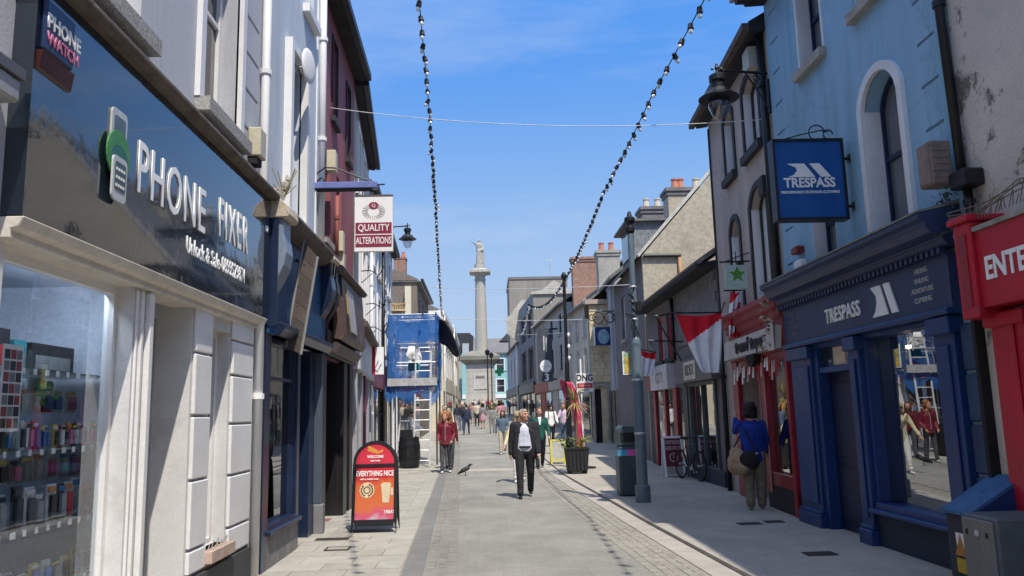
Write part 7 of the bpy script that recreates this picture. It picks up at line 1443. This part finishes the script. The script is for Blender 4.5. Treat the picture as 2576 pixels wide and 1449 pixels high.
t2 = thing('shoulder_bag','black leather bag in front of the tan tote of the woman in blue','bag',(4.07,12.74,.84),rz=R(70)); b = MB(); b.ball((0,0,0),(.07,.16,.14),12,8); b.ball((0,0,-.05),(.08,.16,.1),10,6); obj('pouch', melt(b,blackm,.014,3,'pouch'), t2, local=True); MB().tube([(0,-.12,.1),(.04,-.02,.34),(.1,.06,.5)],.012,6).build('strap', blackm, t2, local=True); MB().ball((-.06,-.12,.1),(.015,.02,.02),8,5).build('clasp', steel, t2, local=True)
# man in green
P4 = thing('person','man in a dark green jacket walking behind the suited man on his right','person',(1.42,23.8,gz(23.8)),rz=R(5)); h = 1.78; J = skeleton(h,[(15,6),(-12,18)],[(-10,10,18,4),(14,12,30,14)])
figure(P4,h,J,skin2,mat('dark green jacket',(.012,.085,.068),.7,.2,8),charcoal,blkshoe,redh,vox=.014,yaw=8,hair='short',topz=-.06,fat=1.05); MB().hexa([J['neck0']+Vector(p) for p in ((-.05,-.09,.02),(.05,-.09,.02),(.015,-.125,-.2),(-.015,-.125,-.2),(-.05,-.1,.03),(.05,-.1,.03),(.015,-.14,-.2),(-.015,-.14,-.2))]).build('shirt_front', fw, P4, local=True)
cj = thing('folded_coat','black coat carried over the arm of the man in green','coat',(1.1,23.5,.85)); b = MB(); b.ball((0,0,0),(.13,.1,.26),12,8); b.ball((.03,0,-.1),(.15,.09,.2),10,6); obj('cloth', melt(b,blackm,.02,3,'cloth'), cj, local=True)
# blonde woman in cream
P5 = thing('person','blonde woman in a cream top and sunglasses just behind the suited man','person',(.68,19.8,0),rz=R(-3)); h = 1.69; J = skeleton(h,[(14,5),(-12,16)],[(22,20,12,4),(-14,12,14,4)]); crt = mat('cream knit',(.58,.52,.34),.9,.1,12)
figure(P5,h,J,skin,crt,mat('white trousers',(.6,.6,.58),.85),whs,blonde,vox=.013,yaw=10,hair='bob',topz=-.1); hd = J['head']; b = MB()
for s_ in (-1,1): b.ball(hd+Matrix.Rotation(R(10),3,'Z')@Vector((s_*.035,-.09,.012)),(.03,.012,.022),10,6)
b.build('sunglasses', blackm, P5, local=True)
b = MB(); b.tube([J['sh0']+Vector((0,-.1,.03)),J['chest']+Vector((0,-.15,-.08)),J['pelvis']+Vector((.19,-.06,.02))],.012,6); b.build('bag_strap', mat('brown strap',(.1,.05,.03),.6), P5, local=True)
P6 = thing('person','young woman with long dark hair, denim jacket and pale trousers walking towards the viewpoint','person',(.42,30,gz(30)),rz=R(4)); h = 1.62; J = skeleton(h,[(16,5),(-14,18)],[(-14,10,18,4),(16,10,16,4)]); figure(P6,h,J,skin,mat('denim',(.09,.13,.19),.85,.2,9),mat('beige trousers',(.42,.36,.28),.85),whs,darkh,vox=.016,hair='long',topz=-.02)
P7 = thing('person','person in a white shirt busy behind the barrel under the scaffold','person',(-2.75,28.2,gz(28.2)),rz=R(60)); h = 1.7; J = skeleton(h,[(5,3),(-5,6)],[(30,10,40,10),(25,10,40,10)]); figure(P7,h,J,skin,wh,mat('plum trousers',(.08,.02,.03),.9),blkshoe,brownh,vox=.02,hair='short')
P8 = thing('person','person in a pink and white shirt beside the feather flag','person',(3.1,34,gz(34)+.05),rz=R(-35)); h = 1.72; J = skeleton(h,[(6,3),(-6,8)],[(24,10,60,12),(20,10,60,12)]); figure(P8,h,J,skin,mat('pale pink shirt',(.6,.45,.55),.85),mat('blue jeans',(.05,.09,.16),.9),whs,brownh,vox=.02,hair='short')
P9 = thing('person','person in a white top with dark backpack straps beyond the man in green','person',(2.45,33,gz(33)+.05),rz=R(10)); h = 1.68; J = skeleton(h,[(10,4),(-8,12)],[(14,10,50,14),(14,10,50,14)]); figure(P9,h,J,skin,wh,charcoal,blkshoe,darkh,vox=.02,hair='bob')
b = MB()
for s_ in (-1,1): b.tube([J['neck0']+Vector((s_*.1,.03,.02)),J['neck0']+Vector((s_*.11,-.1,-.06)),J['waist']+Vector((s_*.13,-.13,.05))],.02,5)
b.build('strap', blackm, P9, local=True)
# crowd between the shops and the monument
protos = []; cr_ = random.Random(41)
def proto(h, hair, hm, skirt, stance):
    t = bpy.data.objects.new('person',None); COL.objects.link(t); t.location = (0,60,gz(60)); J = skeleton(h,stance[0],stance[1]); figure(t,h,J,skin,wh,charcoal,blkshoe,hm,vox=.03,hair=hair,skirt=skirt,face_on=False); return t
st1 = ([(14,5),(-12,16)],[(-12,9,16,4),(14,9,16,4)]); st2 = ([(3,2),(-3,4)],[(6,9,30,8),(4,9,16,4)]); st3 = ([(80,88),(78,86)],[(30,8,50,16),(30,8,50,16)])
protos = [proto(1.76,'short',brownh,False,st1),proto(1.64,'long',blonde,False,st1),proto(1.66,'bob',darkh,True,st2),proto(1.78,'short',greyh,False,st2),proto(1.62,'long',brownh,False,st2),proto(1.7,'short',darkh,False,st3)]
cloth = {k: mat('crowd '+k,c,.85,.12,6) for k,c in {'navy':(.03,.045,.08),'white':(.6,.6,.6),'black':(.02,.02,.022),'grey':(.2,.2,.21),'cream':(.5,.45,.35),'red':(.3,.03,.04),'green':(.03,.16,.1),'pink':(.5,.25,.3),'denim':(.09,.13,.22),'patterned black and white':(.22,.22,.22),'olive':(.12,.12,.06),'orange':(.45,.18,.05)}.items()}
fix = [(0,-1.4,46,0,170,'navy','navy','man in navy walking away alone in the middle of the street'),(4,.05,47,0,0,'patterned black and white','patterned black and white','woman in black and white patterned clothes right of the street centre'),(2,-.55,54,0,180,'grey','pink','woman in a grey top and pale pink skirt walking away'),(3,-1.0,58,0,180,'cream','black','man in a cream shirt and dark trousers left of the pink skirt'),
       (1,-2.0,38,0,5,'cream','black','blonde woman in a cream coat just right of the tarpaulin'),(0,-2.35,40,0,0,'orange','grey','man in an orange top at the left edge of the street'),(3,-1.9,52,0,20,'black','denim','man in a black jacket beyond the man in navy')]
random.seed(13); used = set(); names = list(cloth)
for i in range(18):
    y = random.uniform(58,94); fr2 = random.random(); x = lane(y)-.8+(kerb(y)+.9-lane(y)+.8)*fr2
    if y > 84: x = random.uniform(-5,2.2)
    k = random.choice([0,1,2,3,4]); a, c = random.choice(names), random.choice(['black','denim','grey','cream','navy'])
    fix.append((k,x,y,0,random.choice([0,180,20,200,-30]),a,c,None))
for i in range(11): fix.append((5,mc[0]+random.uniform(-3.3,3.3),96.9+random.uniform(0,.5),1,random.uniform(-30,30),random.choice(names),random.choice(['black','denim','grey']),'S'))
allo = list(COL.objects); tree = {p: [c for c in allo if c.parent == p] for p in protos}; first = set()
for (k,x,y,stp,rz,a,c,lab) in fix:
    p = protos[k]; kind_ = ['man','woman with pale hair','woman in a skirt','grey haired man','brown haired woman','person'][k]
    z = 2.5-.35 if stp else gz(y)
    lb = lab if lab not in (None,'S') else (f'{kind_} with {a} top and {c} lower clothes sitting on the monument steps' if lab == 'S' else f'{kind_} in {a} top over {c} in the distant crowd')
    gp = 'crowd in the street before the monument' if not stp else 'people sitting on the monument steps'
    if p not in first: first.add(p); r_, kd = p, tree[p]; r_.location = (x,y,z); r_.rotation_euler = (0,0,R(rz))
    else:
        r_ = p.copy(); COL.objects.link(r_); r_.location = (x,y,z); r_.rotation_euler = (0,0,R(rz)); kd = []
        for q in tree[p]: w_ = q.copy(); COL.objects.link(w_); w_.parent = r_; kd.append(w_)
    tag(r_,lb,'person',gp)
    for q in kd:
        n0 = q.name.split('.')[0]
        if n0 in ('top','trousers','skirt'): q.material_slots[0].link = 'OBJECT'; q.material_slots[0].material = cloth[a] if n0 == 'top' else cloth[c]
# crow
CW = thing('crow','black crow standing on the paving to the right of the woman in maroon','bird',(-.74,22.3,gz(22.3)),rz=R(8)); b = MB(); crw = mat('crow feathers',(.012,.012,.016),.5,.2,20,spec=.5)
capsule(b,(-.07,0,.14),(.07,0,.2),.055,.06,1,1); capsule(b,(.06,0,.21),(.125,0,.275),.045,.036); b.ball((.14,0,.29),(.042,.036,.036),10,7); capsule(b,(-.07,0,.13),(-.2,0,.06),.035,.02,1.4,.4); capsule(b,(.03,.05,.18),(-.14,.035,.1),.03,.012,.5,1); capsule(b,(.03,-.05,.18),(-.14,-.035,.1),.03,.012,.5,1)
obj('body', melt(b,crw,.009,3,'body'), CW, local=True); MB().tube([(.17,0,.29),(.2,0,.286),(.228,0,.276)],[.016,.012,.003],8).build('beak', iron, CW, local=True)
for s_ in (-1,1): MB().tube([(.0,s_*.03,.14),(.015,s_*.03,.07),(.0,s_*.03,.008)],.007,6).tube([(-.02,s_*.03,.006),(.05,s_*.03,.006)],.006,5).build('leg', iron, CW, local=True)
# hanging street lamps in the square
for i,(px,yy) in enumerate(((1228,86),(1238,92))):
    c_ = aty(px,1000,yy); t = thing('lamp_post', ['slim dark lamp post standing before the monument pedestal','second slim dark lamp post, right of the pedestal edge'][i], 'post', (c_.x,yy,gz(yy)))
    MB().lathe((c_.x,yy,gz(yy)),[(.12,0),(.12,.8),(.07,.9),(.06,6.6),(.03,6.7)],10).build('shaft', iron, t); MB().lathe((c_.x,yy,gz(yy)+6.5),[(.05,0),(.22,.1),(.28,.5),(.05,.7)],8).build('lantern', iron, t)
